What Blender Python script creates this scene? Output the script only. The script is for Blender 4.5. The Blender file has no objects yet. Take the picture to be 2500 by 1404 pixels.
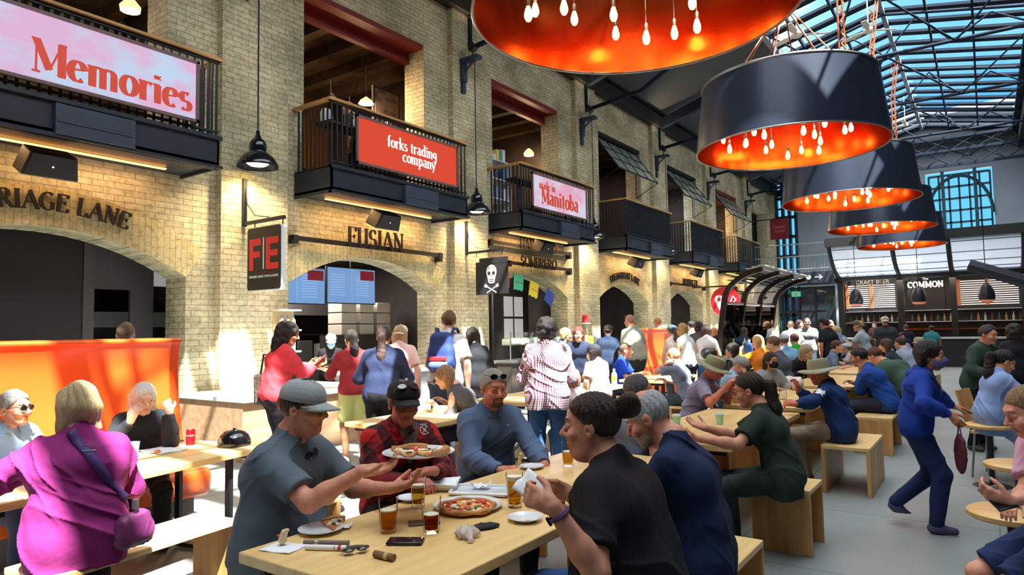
import bpy, math, random, colorsys
import numpy as np
from mathutils import Vector, Matrix
from math import sin, cos, pi, radians, sqrt
random.seed(7)
SC = bpy.context.scene
COL = SC.collection
# ---------------------------------------------------------------- camera
FPX = 1640.0
CAMR = np.array([[0.81658051, 0.05030365, 0.57503548], [0.57697242, -0.04128337, -0.81571963], [-0.01729428, 0.99788037, -0.06273502]])
CAMP = np.array([0, 0, 1.6])
cam_d = bpy.data.cameras.new('camera'); cam = bpy.data.objects.new('camera', cam_d); COL.objects.link(cam)
cam_d.sensor_width = 36; cam_d.lens = FPX / 2500 * 36; cam_d.clip_start = 0.05; cam_d.clip_end = 300
cam.matrix_world = Matrix([list(CAMR[i]) + [CAMP[i]] for i in range(3)] + [[0, 0, 0, 1]])
SC.camera = cam
def on(px, py, x=None, y=None, z=None):   # point of the place seen at a pixel, on a known plane
    d = CAMR @ np.array([px - 1250, 702 - py, -FPX])
    t = x / d[0] if x is not None else (y / d[1] if y is not None else (z - 1.6) / d[2])
    return CAMP + d * t
# ---------------------------------------------------------------- light
SC.view_settings.view_transform = 'Standard'; SC.view_settings.look = 'None'; SC.view_settings.gamma = 1
SC.view_settings.use_curve_mapping = False
SC.view_settings.exposure = 0.70
SC.cycles.use_denoising = True
SC.cycles.max_bounces = 7; SC.cycles.diffuse_bounces = 4; SC.cycles.glossy_bounces = 3; SC.cycles.transmission_bounces = 4
SC.cycles.transparent_max_bounces = 12; SC.cycles.caustics_reflective = False; SC.cycles.caustics_refractive = False
SC.cycles.sample_clamp_indirect = 4.0
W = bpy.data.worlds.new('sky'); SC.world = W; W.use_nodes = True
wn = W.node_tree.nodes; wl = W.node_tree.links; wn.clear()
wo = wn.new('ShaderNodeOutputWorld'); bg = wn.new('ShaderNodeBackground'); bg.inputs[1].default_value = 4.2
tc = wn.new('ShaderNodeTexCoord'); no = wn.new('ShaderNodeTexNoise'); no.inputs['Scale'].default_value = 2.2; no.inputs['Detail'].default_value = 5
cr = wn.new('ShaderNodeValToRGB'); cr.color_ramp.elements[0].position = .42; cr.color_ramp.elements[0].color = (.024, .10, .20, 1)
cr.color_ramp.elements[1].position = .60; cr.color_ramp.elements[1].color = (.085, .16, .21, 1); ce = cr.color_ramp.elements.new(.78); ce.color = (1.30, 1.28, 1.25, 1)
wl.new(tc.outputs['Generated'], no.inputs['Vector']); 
sxyz = wn.new('ShaderNodeSeparateXYZ'); wl.new(tc.outputs['Generated'], sxyz.inputs[0]); mr = wn.new('ShaderNodeMapRange'); mr.inputs[1].default_value = .30; mr.inputs[2].default_value = .72; mr.inputs[3].default_value = .50; mr.inputs[4].default_value = 0   # open blue north; unseen bright cloud overhead and behind added to light the hall
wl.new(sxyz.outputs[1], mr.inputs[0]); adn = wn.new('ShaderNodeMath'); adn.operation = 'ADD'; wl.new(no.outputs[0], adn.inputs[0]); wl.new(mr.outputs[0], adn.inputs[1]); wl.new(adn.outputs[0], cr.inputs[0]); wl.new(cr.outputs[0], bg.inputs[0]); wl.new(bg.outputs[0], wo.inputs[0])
sun_d = bpy.data.lights.new('sun', 'SUN'); sun = bpy.data.objects.new('sun', sun_d); COL.objects.link(sun)
sun_d.energy = 20; sun_d.angle = 0.01; sun_d.color = (1, .93, .82)
SUND = Vector((.51, -.24, 1)).normalized()
sun.rotation_euler = SUND.to_track_quat('Z', 'Y').to_euler(); sun.location = (8, -8, 20)
# ---------------------------------------------------------------- helpers
def srgb(r, g, b): return tuple((c / 255 / 12.92 if c / 255 <= .04045 else ((c / 255 + .055) / 1.055) ** 2.4) for c in (r, g, b))
MATS = {}
def mat(name, col=(200, 200, 200), rough=.6, metal=0, var=0, vscale=6, bump=0, bscale=40, emit=None, estr=0, spec=None, stretch=None, col2=None, trans=0, alpha=1, coat=0, sheen=0):
    if name in MATS: return MATS[name]
    m = bpy.data.materials.new(name); m.use_nodes = True; MATS[name] = m
    nt = m.node_tree; n = nt.nodes; l = nt.links; b = n['Principled BSDF']
    c = srgb(*col); b.inputs['Base Color'].default_value = (*c, 1); b.inputs['Roughness'].default_value = rough; b.inputs['Metallic'].default_value = metal
    if spec is not None: b.inputs['Specular IOR Level'].default_value = spec
    if coat: b.inputs['Coat Weight'].default_value = coat
    if sheen: b.inputs['Sheen Weight'].default_value = sheen
    if emit: b.inputs['Emission Color'].default_value = (*srgb(*emit), 1); b.inputs['Emission Strength'].default_value = estr
    if trans: b.inputs['Transmission Weight'].default_value = trans
    if alpha < 1: b.inputs['Alpha'].default_value = alpha
    if var or bump or col2:
        t = n.new('ShaderNodeTexCoord'); mp = n.new('ShaderNodeMapping'); l.new(t.outputs['Object'], mp.inputs[0])
        if stretch: mp.inputs['Scale'].default_value = stretch
    if var or col2:
        c2 = srgb(*col2) if col2 else tuple(max(0, x * (1 - var)) for x in c)
        nz = n.new('ShaderNodeTexNoise'); nz.inputs['Scale'].default_value = vscale; nz.inputs['Detail'].default_value = 4
        r = n.new('ShaderNodeValToRGB'); r.color_ramp.elements[0].position = .35; r.color_ramp.elements[1].position = .65
        r.color_ramp.elements[0].color = (*c2, 1); r.color_ramp.elements[1].color = (*tuple(min(1, x * (1 + (var or 0) * .4)) for x in c), 1)
        l.new(mp.outputs[0], nz.inputs['Vector']); l.new(nz.outputs[0], r.inputs[0]); l.new(r.outputs[0], b.inputs['Base Color'])
    if bump:
        nb = n.new('ShaderNodeTexNoise'); nb.inputs['Scale'].default_value = bscale; nb.inputs['Detail'].default_value = 3
        bp = n.new('ShaderNodeBump'); bp.inputs['Strength'].default_value = bump; bp.inputs['Distance'].default_value = .01
        l.new(mp.outputs[0], nb.inputs['Vector']); l.new(nb.outputs[0], bp.inputs['Height']); l.new(bp.outputs[0], b.inputs['Normal'])
    return m
def glassm(name, tint=(1, 1, 1), mixf=.12):
    if name in MATS: return MATS[name]
    m = bpy.data.materials.new(name); m.use_nodes = True; MATS[name] = m; n = m.node_tree.nodes; l = m.node_tree.links; n.clear()
    o = n.new('ShaderNodeOutputMaterial'); t = n.new('ShaderNodeBsdfTransparent'); g = n.new('ShaderNodeBsdfGlossy'); x = n.new('ShaderNodeMixShader'); f = n.new('ShaderNodeLayerWeight')
    f.inputs[0].default_value = mixf; t.inputs[0].default_value = (*tint, 1); g.inputs['Roughness'].default_value = .03
    l.new(f.outputs['Fresnel'], x.inputs[0]); l.new(t.outputs[0], x.inputs[1]); l.new(g.outputs[0], x.inputs[2]); l.new(x.outputs[0], o.inputs[0]); return m
class MB:
    def __init__(s): s.v = []; s.f = []; s.mi = []; s.M = None
    def add(s, vs, fs, mi=0):
        o = len(s.v)
        if s.M is not None: vs = [tuple(s.M @ Vector(p)) for p in vs]
        s.v += [tuple(p) for p in vs]; s.f += [tuple(o + i for i in f) for f in fs]; s.mi += [mi] * len(fs); return s
    def box(s, x0, x1, y0, y1, z0, z1, mi=0):
        if x0 > x1: x0, x1 = x1, x0
        if y0 > y1: y0, y1 = y1, y0
        if z0 > z1: z0, z1 = z1, z0
        return s.add([(x0, y0, z0), (x1, y0, z0), (x1, y1, z0), (x0, y1, z0), (x0, y0, z1), (x1, y0, z1), (x1, y1, z1), (x0, y1, z1)],
              [(3, 2, 1, 0), (4, 5, 6, 7), (0, 1, 5, 4), (1, 2, 6, 5), (2, 3, 7, 6), (3, 0, 4, 7)], mi)
    def tube(s, pts, r, seg=8, mi=0, closed=False, caps=True):
        pts = [Vector(p) for p in pts]; n = len(pts); rs = r if isinstance(r, (list, tuple)) else [r] * n
        vs = []; up = None
        for i, p in enumerate(pts):
            a = pts[(i - 1) % n] if (i > 0 or closed) else p; b = pts[(i + 1) % n] if (i < n - 1 or closed) else p
            d = (b - a).normalized()
            if up is None: up = d.orthogonal().normalized()
            u = (up - d * up.dot(d)); u = u.normalized() if u.length > 1e-6 else d.orthogonal().normalized(); up = u; w = d.cross(u)
            for k in range(seg):
                t = 2 * pi * k / seg; vs.append(p + (u * cos(t) + w * sin(t)) * rs[i])
        fs = []
        for i in range(n if closed else n - 1):
            j = (i + 1) % n
            for k in range(seg): fs.append((i * seg + k, i * seg + (k + 1) % seg, j * seg + (k + 1) % seg, j * seg + k))
        if caps and not closed: fs += [tuple(range(seg))[::-1], tuple((n - 1) * seg + k for k in range(seg))]
        return s.add(vs, fs, mi)
    def bar(s, a, b, w, h, mi=0, up=(0, 0, 1)):
        a = Vector(a); b = Vector(b); d = (b - a).normalized(); u = Vector(up); x = d.cross(u)
        x = x.normalized() if x.length > 1e-5 else Vector((1, 0, 0)); u = x.cross(d)
        vs = [p + x * sx * w / 2 + u * sz * h / 2 for p in (a, b) for sx, sz in ((-1, -1), (1, -1), (1, 1), (-1, 1))]
        return s.add(vs, [(3, 2, 1, 0), (4, 5, 6, 7), (0, 1, 5, 4), (1, 2, 6, 5), (2, 3, 7, 6), (3, 0, 4, 7)][:6], mi)
    def lathe(s, prof, c=(0, 0, 0), seg=24, mi=0, sx=1, sy=1, caps=False):
        vs = [(c[0] + r * cos(2 * pi * k / seg) * sx, c[1] + r * sin(2 * pi * k / seg) * sy, c[2] + z) for r, z in prof for k in range(seg)]
        fs = [(i * seg + k, i * seg + (k + 1) % seg, (i + 1) * seg + (k + 1) % seg, (i + 1) * seg + k) for i in range(len(prof) - 1) for k in range(seg)]
        if caps: fs += [tuple(range(seg))[::-1], tuple((len(prof) - 1) * seg + k for k in range(seg))]
        return s.add(vs, fs, mi)
    def prism(s, poly, t0, t1, ax='z', mi=0):   # closed polygon (a,b) extruded along an axis
        f = {'z': lambda a, b, t: (a, b, t), 'x': lambda a, b, t: (t, a, b), 'y': lambda a, b, t: (a, t, b)}[ax]; n = len(poly)
        vs = [f(a, b, t0) for a, b in poly] + [f(a, b, t1) for a, b in poly]
        return s.add(vs, [tuple(range(n))[::-1], tuple(range(n, 2 * n))] + [(i, (i + 1) % n, n + (i + 1) % n, n + i) for i in range(n)], mi)
    def build(s, name, mats, parent=None, smooth=True, bevel=0, ang=.6):
        me = bpy.data.meshes.new(name); me.from_pydata(s.v, [], s.f); me.validate()
        return finish(me, name, mats, parent, smooth, bevel, ang, s.mi if len(me.polygons) == len(s.mi) else None)
def finish(me, name, mats, parent=None, smooth=True, bevel=0, ang=.6, mi=None):
    if not isinstance(mats, (list, tuple)): mats = [mats]
    for m in mats: me.materials.append(m)
    if mi is not None and len(mats) > 1: me.polygons.foreach_set('material_index', np.array(mi, dtype=np.int32))
    if smooth:
        me.polygons.foreach_set('use_smooth', np.ones(len(me.polygons), dtype=bool))
        if ang: me.set_sharp_from_angle(angle=ang)
    me.update()
    o = bpy.data.objects.new(name, me); COL.objects.link(o)
    if parent: o.parent = parent
    if bevel:
        b = o.modifiers.new('bevel', 'BEVEL'); b.width = bevel; b.segments = 2; b.limit_method = 'ANGLE'; b.angle_limit = .7
    return o
def tag(o, label=None, cat=None, group=None, kind=None):
    if label: o['label'] = label
    if cat: o['category'] = cat
    if group: o['group'] = group
    if kind: o['kind'] = kind
    return o
def thing(name, label, cat, loc=(0, 0, 0), rz=0, group=None):
    o = bpy.data.objects.new(name, None); COL.objects.link(o); o.location = loc; o.rotation_euler = (0, 0, rz); o.empty_display_size = .1
    return tag(o, label, cat, group)
def dup(root, loc=None, rz=None, label=None, scale=None):
    def cp(o, par):
        c = o.copy(); COL.objects.link(c); c.parent = par
        for ch in [q for q in bpy.data.objects if q.parent == o]: cp(ch, c)
        return c
    c = cp(root, None)
    if loc is not None: c.location = loc
    if rz is not None: c.rotation_euler = (0, 0, rz)
    if label: c['label'] = label
    if scale: c.scale = scale
    return c
def text_mb(txt, size, depth, align='CENTER', bold=0, shear=0):
    cu = bpy.data.curves.new('lettering', 'FONT'); cu.body = txt; cu.size = size; cu.extrude = depth; cu.align_x = align; cu.align_y = 'CENTER'; cu.offset = bold; cu.shear = shear; cu.resolution_u = 3
    o = bpy.data.objects.new('lettering', cu); COL.objects.link(o); dg = bpy.context.evaluated_depsgraph_get()
    me = bpy.data.meshes.new_from_object(o.evaluated_get(dg)); vs = [tuple(v.co) for v in me.vertices]; fs = [tuple(p.vertices) for p in me.polygons]
    bpy.data.objects.remove(o); bpy.data.curves.remove(cu); bpy.data.meshes.remove(me); return vs, fs
# ================================================================ the building
def brickm(name, c1, c2, mort, rad=False):
    m = bpy.data.materials.new(name); m.use_nodes = True; n = m.node_tree.nodes; l = m.node_tree.links; b = n['Principled BSDF']; b.inputs['Roughness'].default_value = .85
    g = n.new('ShaderNodeNewGeometry'); sp = n.new('ShaderNodeSeparateXYZ'); sn = n.new('ShaderNodeSeparateXYZ'); l.new(g.outputs['Position'], sp.inputs[0]); l.new(g.outputs['Normal'], sn.inputs[0])
    ab = n.new('ShaderNodeMath'); ab.operation = 'ABSOLUTE'; l.new(sn.outputs[0], ab.inputs[0]); gt = n.new('ShaderNodeMath'); gt.operation = 'GREATER_THAN'; gt.inputs[1].default_value = .5; l.new(ab.outputs[0], gt.inputs[0])
    mx = n.new('ShaderNodeMix'); l.new(gt.outputs[0], mx.inputs['Factor']); l.new(sp.outputs[0], mx.inputs[2]); l.new(sp.outputs[1], mx.inputs[3])
    cb = n.new('ShaderNodeCombineXYZ')
    if rad: l.new(sp.outputs[2], cb.inputs[0]); l.new(mx.outputs[0], cb.inputs[1])
    else: l.new(mx.outputs[0], cb.inputs[0]); l.new(sp.outputs[2], cb.inputs[1])
    nd = n.new('ShaderNodeTexNoise'); nd.inputs['Scale'].default_value = 3; l.new(cb.outputs[0], nd.inputs['Vector'])
    br = n.new('ShaderNodeTexBrick'); br.inputs['Scale'].default_value = 1; br.inputs['Brick Width'].default_value = .27; br.inputs['Row Height'].default_value = .085; br.inputs['Mortar Size'].default_value = .006; br.inputs['Mortar Smooth'].default_value = .3; br.inputs['Bias'].default_value = -.1
    br.inputs['Color1'].default_value = (*srgb(*c1), 1); br.inputs['Color2'].default_value = (*srgb(*c2), 1); br.inputs['Mortar'].default_value = (*srgb(*mort), 1); l.new(cb.outputs[0], br.inputs['Vector'])
    n1 = n.new('ShaderNodeTexNoise'); n1.inputs['Scale'].default_value = .9; n1.inputs['Detail'].default_value = 6; l.new(cb.outputs[0], n1.inputs['Vector'])
    r1 = n.new('ShaderNodeValToRGB'); r1.color_ramp.elements[0].position = .38; r1.color_ramp.elements[0].color = (.50, .49, .44, 1); r1.color_ramp.elements[1].position = .62; r1.color_ramp.elements[1].color = (1.1, 1.07, 1.0, 1); l.new(n1.outputs[0], r1.inputs[0])
    m1 = n.new('ShaderNodeMix'); m1.data_type = 'RGBA'; m1.blend_type = 'MULTIPLY'; m1.inputs['Factor'].default_value = .8; l.new(br.outputs[0], m1.inputs['A']); l.new(r1.outputs[0], m1.inputs['B'])
    n2 = n.new('ShaderNodeTexNoise'); n2.inputs['Scale'].default_value = 14; n2.inputs['Detail'].default_value = 4; l.new(cb.outputs[0], n2.inputs['Vector'])
    r2 = n.new('ShaderNodeValToRGB'); r2.color_ramp.elements[0].position = .33; r2.color_ramp.elements[0].color = (.6, .55, .48, 1); r2.color_ramp.elements[1].position = .55; r2.color_ramp.elements[1].color = (1, 1, 1, 1); l.new(n2.outputs[0], r2.inputs[0])
    m2 = n.new('ShaderNodeMix'); m2.data_type = 'RGBA'; m2.blend_type = 'MULTIPLY'; m2.inputs['Factor'].default_value = .7; l.new(m1.outputs['Result'], m2.inputs['A']); l.new(r2.outputs[0], m2.inputs['B']); l.new(m2.outputs['Result'], b.inputs['Base Color'])
    iv = n.new('ShaderNodeMath'); iv.operation = 'SUBTRACT'; iv.inputs[0].default_value = 1; l.new(br.outputs['Fac'], iv.inputs[1]); ad = n.new('ShaderNodeMath'); ad.operation = 'MULTIPLY_ADD'; ad.inputs[1].default_value = .5; l.new(n2.outputs[0], ad.inputs[0]); l.new(iv.outputs[0], ad.inputs[2])
    bp = n.new('ShaderNodeBump'); bp.inputs['Strength'].default_value = .7; bp.inputs['Distance'].default_value = .012; l.new(ad.outputs[0], bp.inputs['Height']); l.new(bp.outputs[0], b.inputs['Normal'])
    return m
BRICK = brickm('buff_brick', (226, 217, 186), (200, 192, 162), (166, 160, 142))
BRICKR = brickm('arch_brick', (224, 210, 164), (208, 194, 148), (184, 172, 136), True)
black = mat('black_steel', (26, 28, 34), rough=.45, var=.2); blackm = mat('black_matte', (20, 20, 23), rough=.8); navy = mat('dark_blue_steel', (44, 58, 84), rough=.5)
darkp = mat('dark_panel', (34, 30, 32), rough=.6); greyp = mat('grey_panel', (70, 70, 76), rough=.6); steel = mat('steel', (170, 172, 176), rough=.3, metal=.9); whitep = mat('white_paint', (215, 218, 222), rough=.5)
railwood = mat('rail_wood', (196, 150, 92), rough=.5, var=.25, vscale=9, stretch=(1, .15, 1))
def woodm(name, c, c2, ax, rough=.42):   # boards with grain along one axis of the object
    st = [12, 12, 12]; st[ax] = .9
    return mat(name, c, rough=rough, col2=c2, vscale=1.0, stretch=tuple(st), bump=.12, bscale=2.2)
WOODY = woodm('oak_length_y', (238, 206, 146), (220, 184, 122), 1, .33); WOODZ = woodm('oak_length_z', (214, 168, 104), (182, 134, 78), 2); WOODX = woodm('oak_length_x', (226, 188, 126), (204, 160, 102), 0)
WX = -9.4; BAY = 5.4; C = [3.35 + BAY * k for k in range(7)]; YN, YF, XR = -7.0, 38.5, 5.3
# floor: polished concrete slabs with joints
fm = mat('polished_concrete', (138, 146, 146), rough=.5, var=.16, vscale=.8, bump=.03, bscale=30)
n = fm.node_tree.nodes; l = fm.node_tree.links; g = n.new('ShaderNodeNewGeometry'); br = n.new('ShaderNodeTexBrick'); br.offset = 0; br.inputs['Scale'].default_value = 1; br.inputs['Brick Width'].default_value = 1.6; br.inputs['Row Height'].default_value = 1.6; br.inputs['Mortar Size'].default_value = .006
br.inputs['Color1'].default_value = (1, 1, 1, 1); br.inputs['Color2'].default_value = (.93, .93, .93, 1); br.inputs['Mortar'].default_value = (.45, .45, .45, 1); l.new(g.outputs['Position'], br.inputs['Vector'])
mx = n.new('ShaderNodeMix'); mx.data_type = 'RGBA'; mx.blend_type = 'MULTIPLY'; mx.inputs['Factor'].default_value = 1; lk = fm.node_tree.nodes['Principled BSDF'].inputs['Base Color'].links[0]; src = lk.from_socket; l.remove(lk)
l.new(src, mx.inputs['A']); l.new(br.outputs[0], mx.inputs['B']); l.new(mx.outputs['Result'], n['Principled BSDF'].inputs['Base Color'])
tag(MB().box(WX - 4.4, XR + .2, YN - .2, YF + .2, -.15, 0).build('floor', fm, smooth=False), kind='structure')
# left wall, one bay after another, with an arch below and a window above
def arch(c, n=22): 
    hw, z0, rise = 1.83, 2.44, .53; R_ = (hw * hw + rise * rise) / (2 * rise); a = math.asin(hw / R_)
    return [(c + R_ * sin(t), z0 + rise - R_ + R_ * cos(t)) for t in np.linspace(-a, a, n)]
TH = .55; ZT = 9.15
wb = MB(); rv = MB()
def face(y0, y1, z0, z1, x=WX): wb.box(x - TH, x, y0, y1, z0, z1)
for k, c in enumerate(C[:7]):
    y0, y1 = c - 1.95, c + 2.28
    if k == 0: y0 = YN
    face(y0, c - 1.83, 0, ZT); face(c + 1.83, y1, 0, ZT)
    # between arch crown and window sill, then the lintel zone
    ap = arch(c); poly = [(c - 1.83, 4.3)] + ap[:] + [(c + 1.83, 4.3)]
    m_ = len(ap)
    for i in range(m_ - 1):
        (a0, b0), (a1, b1) = ap[i], ap[i + 1]
        wb.add([(WX, a0, b0), (WX, a1, b1), (WX, a1, 4.3), (WX, a0, 4.3), (WX - TH, a0, b0), (WX - TH, a1, b1), (WX - TH, a1, 4.3), (WX - TH, a0, 4.3)], [(0, 1, 2, 3), (7, 6, 5, 4), (0, 4, 5, 1)])
    face(c - 1.83, c - 1.53, 4.3, ZT); face(c + 1.50, c + 1.83, 4.3, ZT); face(c - 1.53, c + 1.50, 7.62, ZT)
tag(wb.build('wall_left', BRICK, smooth=False), kind='structure')
for k, c in enumerate(C[:7]):   # pilasters
    p = MB().box(WX - TH, WX + .14, c + 2.28, c + 3.45, 0, ZT); tag(p.build('trim_%d' % (k + 1), BRICK, smooth=False), kind='structure')
    ab_ = MB(); ap = arch(c, 26); hw, z0, rise = 1.83, 2.44, .53; R_ = (hw * hw + rise * rise) / (2 * rise); cz = z0 + rise - R_
    vs = []
    for a, b in ap:
        d = Vector((a - c, b - cz)).normalized(); vs += [(WX + .012, a, b), (WX + .012, a + d.x * .48, b + d.y * .48), (WX - TH, a, b)]
    fs = []
    for i in range(25): j = 3 * i; fs += [(j, j + 3, j + 4, j + 1), (j, j + 2, j + 5, j + 3)]
    ab_.add(vs, fs); o = ab_.build('trim_arch_%d' % (k + 1), BRICKR, smooth=False); tag(o, kind='structure')
# base plinth of the first pilaster
tag(MB().box(WX, WX + .42, 5.35, 6.75, 0, .42).build('trim_plinth', mat('pale_stone', (205, 205, 208), rough=.7, bump=.3), bevel=.01), kind='structure')
# rooms behind the arches and the upper floor
XB = WX - 4.2
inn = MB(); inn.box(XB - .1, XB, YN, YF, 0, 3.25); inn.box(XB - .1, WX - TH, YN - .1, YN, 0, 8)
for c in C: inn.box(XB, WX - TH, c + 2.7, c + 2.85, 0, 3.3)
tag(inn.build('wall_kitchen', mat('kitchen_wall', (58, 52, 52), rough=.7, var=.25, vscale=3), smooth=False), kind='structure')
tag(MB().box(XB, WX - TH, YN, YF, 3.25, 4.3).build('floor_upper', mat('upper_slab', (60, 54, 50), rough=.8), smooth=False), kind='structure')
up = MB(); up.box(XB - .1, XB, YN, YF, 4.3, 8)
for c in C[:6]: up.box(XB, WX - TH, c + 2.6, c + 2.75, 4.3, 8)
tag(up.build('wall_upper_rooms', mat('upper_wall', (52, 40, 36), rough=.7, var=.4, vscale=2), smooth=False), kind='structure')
cj = MB(); cj.box(XB, WX - TH, YN, YF, 7.75, 7.9)
for i in range(int((YF - YN) / .9)): cj.box(XB, WX - TH, YN + i * .9, YN + i * .9 + .22, 7.5, 7.76)
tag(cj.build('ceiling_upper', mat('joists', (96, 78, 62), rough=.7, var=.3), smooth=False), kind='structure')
redm = mat('red_steel', (122, 28, 30), rough=.5)
for k, c in enumerate(C[:6]): tag(MB().box(WX - TH, WX - .02, c - 1.53, c + 1.50, 7.52, 7.62).box(WX - TH, WX - .42, c - 1.53, c + 1.50, 7.3, 7.52).build('trim_lintel_%d' % (k + 1), redm if k < 3 or k == 5 else blackm, smooth=False), kind='structure')
# far, right and rear walls
pale = mat('pale_blue_wall', (150, 160, 176), rough=.8, var=.08, vscale=1)
fw = MB(); fw.box(XB, -9.2, YF, YF + .3, 0, 12); fw.box(-8.2, -2.15, YF, YF + .3, 0, 12); fw.box(.55, XR, YF, YF + .3, 0, 12); fw.box(-9.2, -8.2, YF, YF + .3, 9.6, 12); fw.box(-2.15, .55, YF, YF + .3, 0, 5.4); fw.box(-2.15, .55, YF, YF + .3, 8.9, 12)
tag(fw.build('wall_far', pale, smooth=False), kind='structure')
tag(MB().box(XR, XR + .3, YN, YF + .3, 0, 11.2).build('wall_right', mat('charcoal_wall', (62, 64, 70), rough=.8, var=.1), smooth=False), kind='structure')
tag(MB().box(XB, XR + .3, YN - .3, YN, 0, 12).build('wall_rear', mat('rear_wall', (110, 106, 98), rough=.8, var=.1), smooth=False), kind='structure')
# far windows: a tall one over the bar and a strip beside the brick wall
teal = mat('teal_frame', (18, 62, 74), rough=.5)
def gridwin(name, x0, x1, z0, z1, nx, nz, t=.07):
    m = MB()
    for i in range(nx + 1): x = x0 + (x1 - x0) * i / nx; m.box(x - t / 2, x + t / 2, YF - .05, YF + .2, z0, z1)
    for i in range(nz + 1): z = z0 + (z1 - z0) * i / nz; m.box(x0, x1, YF - .05, YF + .2, z - t / 2, z + t / 2)
    tag(m.build(name, teal, smooth=False), kind='structure')
gridwin('window_1', -2.0, .45, 5.8, 8.7, 6, 5, .08); gridwin('window_2', -9.2, -8.2, 0, 9.6, 3, 9, .16)
m = MB(); m.tube([(-.8 + 1.3 * cos(t), YF - .1, 6.7 + 1.9 * sin(t)) for t in np.linspace(0, pi, 20)], .07, 6); m.box(-1.5, -1.36, YF - .15, YF, 5.4, 8.9); m.box(-.2, -.06, YF - .15, YF, 5.4, 8.9)
tag(m.build('window_3', teal), kind='structure')
tag(MB().box(-2.15, .55, YF + .15, YF + .17, 5.4, 8.9).box(-9.2, -8.2, YF + .22, YF + .24, 0, 9.6).build('window_glass', glassm('glass_clear'), smooth=False), kind='structure')
# roof: glass ridge between two solid slopes
RX, RZ, EX0, EX1, EZ = -2.1, 11.0, -5.0, 1.45, 10.3
deck = mat('roof_deck', (66, 72, 78), rough=.8, var=.15, stretch=(.2, 6, 1))
rf = MB()
for (xa, za, xb, zb) in ((WX - .6, ZT, EX0, EZ), (EX1, EZ, XR + .3, 9.35)):
    rf.add([(xa, YN - .3, za), (xb, YN - .3, zb), (xb, YF + .3, zb), (xa, YF + .3, za), (xa, YN - .3, za + .25), (xb, YN - .3, zb + .25), (xb, YF + .3, zb + .25), (xa, YF + .3, za + .25)], [(3, 2, 1, 0), (4, 5, 6, 7), (0, 1, 5, 4), (1, 2, 6, 5), (2, 3, 7, 6), (3, 0, 4, 7)])
rf.box(XB, WX - TH + .02, YN, YF, 7.9, 8.1); rf.box(EX0, EX1, YF - 1.2, YF + .3, 10.2, 11.4); rf.box(EX0, EX1, YN - .3, -4, 10.3, 11.4)
tag(rf.build('ceiling', deck, smooth=False), kind='structure')
gl = MB(); gl.add([(EX0, -4, EZ + .12), (RX, -4, RZ + .12), (RX, YF - 1, RZ + .12), (EX0, YF - 1, EZ + .12), (EX1, -4, EZ + .12), (EX1, YF - 1, EZ + .12)], [(0, 1, 2, 3), (1, 4, 5, 2)])
tag(gl.build('window_skylight', glassm('glass_roof', (.90, .97, 1), .03), smooth=False), kind='structure')
pu = MB(); y = -3.6; i = 0; dsteel = mat('roof_steel', (24, 34, 50), rough=.8, spec=.2); wsteel = mat('pale_roof_steel', (120, 132, 150), rough=.5)
while y < YF - 1.2:
    for xa, za, xb, zb in ((EX0, EZ, RX, RZ), (RX, RZ, EX1, EZ)): pu.bar((xa, y, za - .02), (xb, y, zb - .02), .30, .08)
    y += .97
tag(pu.build('trim_purlins', dsteel, smooth=False), kind='structure')
lm = MB(); ld = MB()
for x, z, w, mm in ((RX, RZ - .03, .12, lm), (EX0, EZ - .03, .16, lm), (-4.3, 10.5, .06, ld), (-3.2, 10.75, .06, ld), (-1.0, 10.75, .06, ld), (.1, 10.5, .06, ld), (EX1 - .02, EZ - .05, .2, ld)): mm.box(x - w / 2, x + w / 2, -4, YF - 1, z - .14, z - .02)
tag(lm.build('trim_ridge', wsteel, smooth=False), kind='structure'); tag(ld.build('trim_mullions', dsteel, smooth=False), kind='structure')
tag(MB().box(WX + .02, WX + .28, YN, YF, 8.7, 9.1).box(EX1 + .1, EX1 + .4, YN, YF, 9.6, 10.2).box(XR - .3, XR, YN, YF, 8.5, 9.0).build('trim_eave_beam', blackm, smooth=False), kind='structure')
TY = [c + 2.87 - BAY for c in C] + [C[-1] + 2.87]
for k, y in enumerate(TY):   # one truss at every pilaster
    t = MB(); bz = 9.55; t.tube([(EX0 - .2, y, bz), (EX1 + .2, y, bz)], .055, 8); t.tube([(EX0, y, bz + .45), (RX, y, RZ - .2), (EX1, y, bz + .5)], .05, 8)
    t.bar((WX + .15, y, 8.8), (EX0, y, bz + .6), .18, .34); t.bar((XR - .1, y, 8.8), (EX1, y, bz + .6), .18, .34)
    t.bar((WX + .15, y, 7.95), (WX + 1.9, y, 8.15), .07, .09); t.bar((WX + .15, y, 7.95), (WX + .15, y, 8.9), .09, .09); t.bar((WX + 1.9, y, 8.15), (EX0, y, bz), .07, .1)
    for xa, xb in ((EX0, -4.2), (-4.2, RX), (RX, -.4), (-.4, EX1)):
        mz = RZ - .3 - abs((xa + xb) / 2 - RX) * .22; t.tube([(xa, y, bz), ((xa + xb) / 2, y, mz)], .025, 6); t.tube([((xa + xb) / 2, y, mz), (xb, y, bz)], .025, 6)
    tag(t.build('trim_truss_%d' % (k + 1), dsteel), kind='structure')
    b = MB()   # horizontal wind bracing between trusses
    if k < len(TY) - 1:
        yb = y + BAY
        for xa, xb in ((EX0, RX), (RX, EX1)):
            b.tube([(xa, y, bz - .02), ((xa + xb) / 2, yb, bz - .02)], .028, 6); b.tube([(xb, y, bz - .02), ((xa + xb) / 2, yb, bz - .02)], .028, 6)
        tag(b.build('trim_bracing_%d' % (k + 1), dsteel), kind='structure')
lat = MB()   # lattice girder that closes the glass roof at the far end
for z in (8.9, 9.6, 10.2): lat.box(WX, XR, 37.0, 37.12, z - .06, z + .06)
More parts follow.
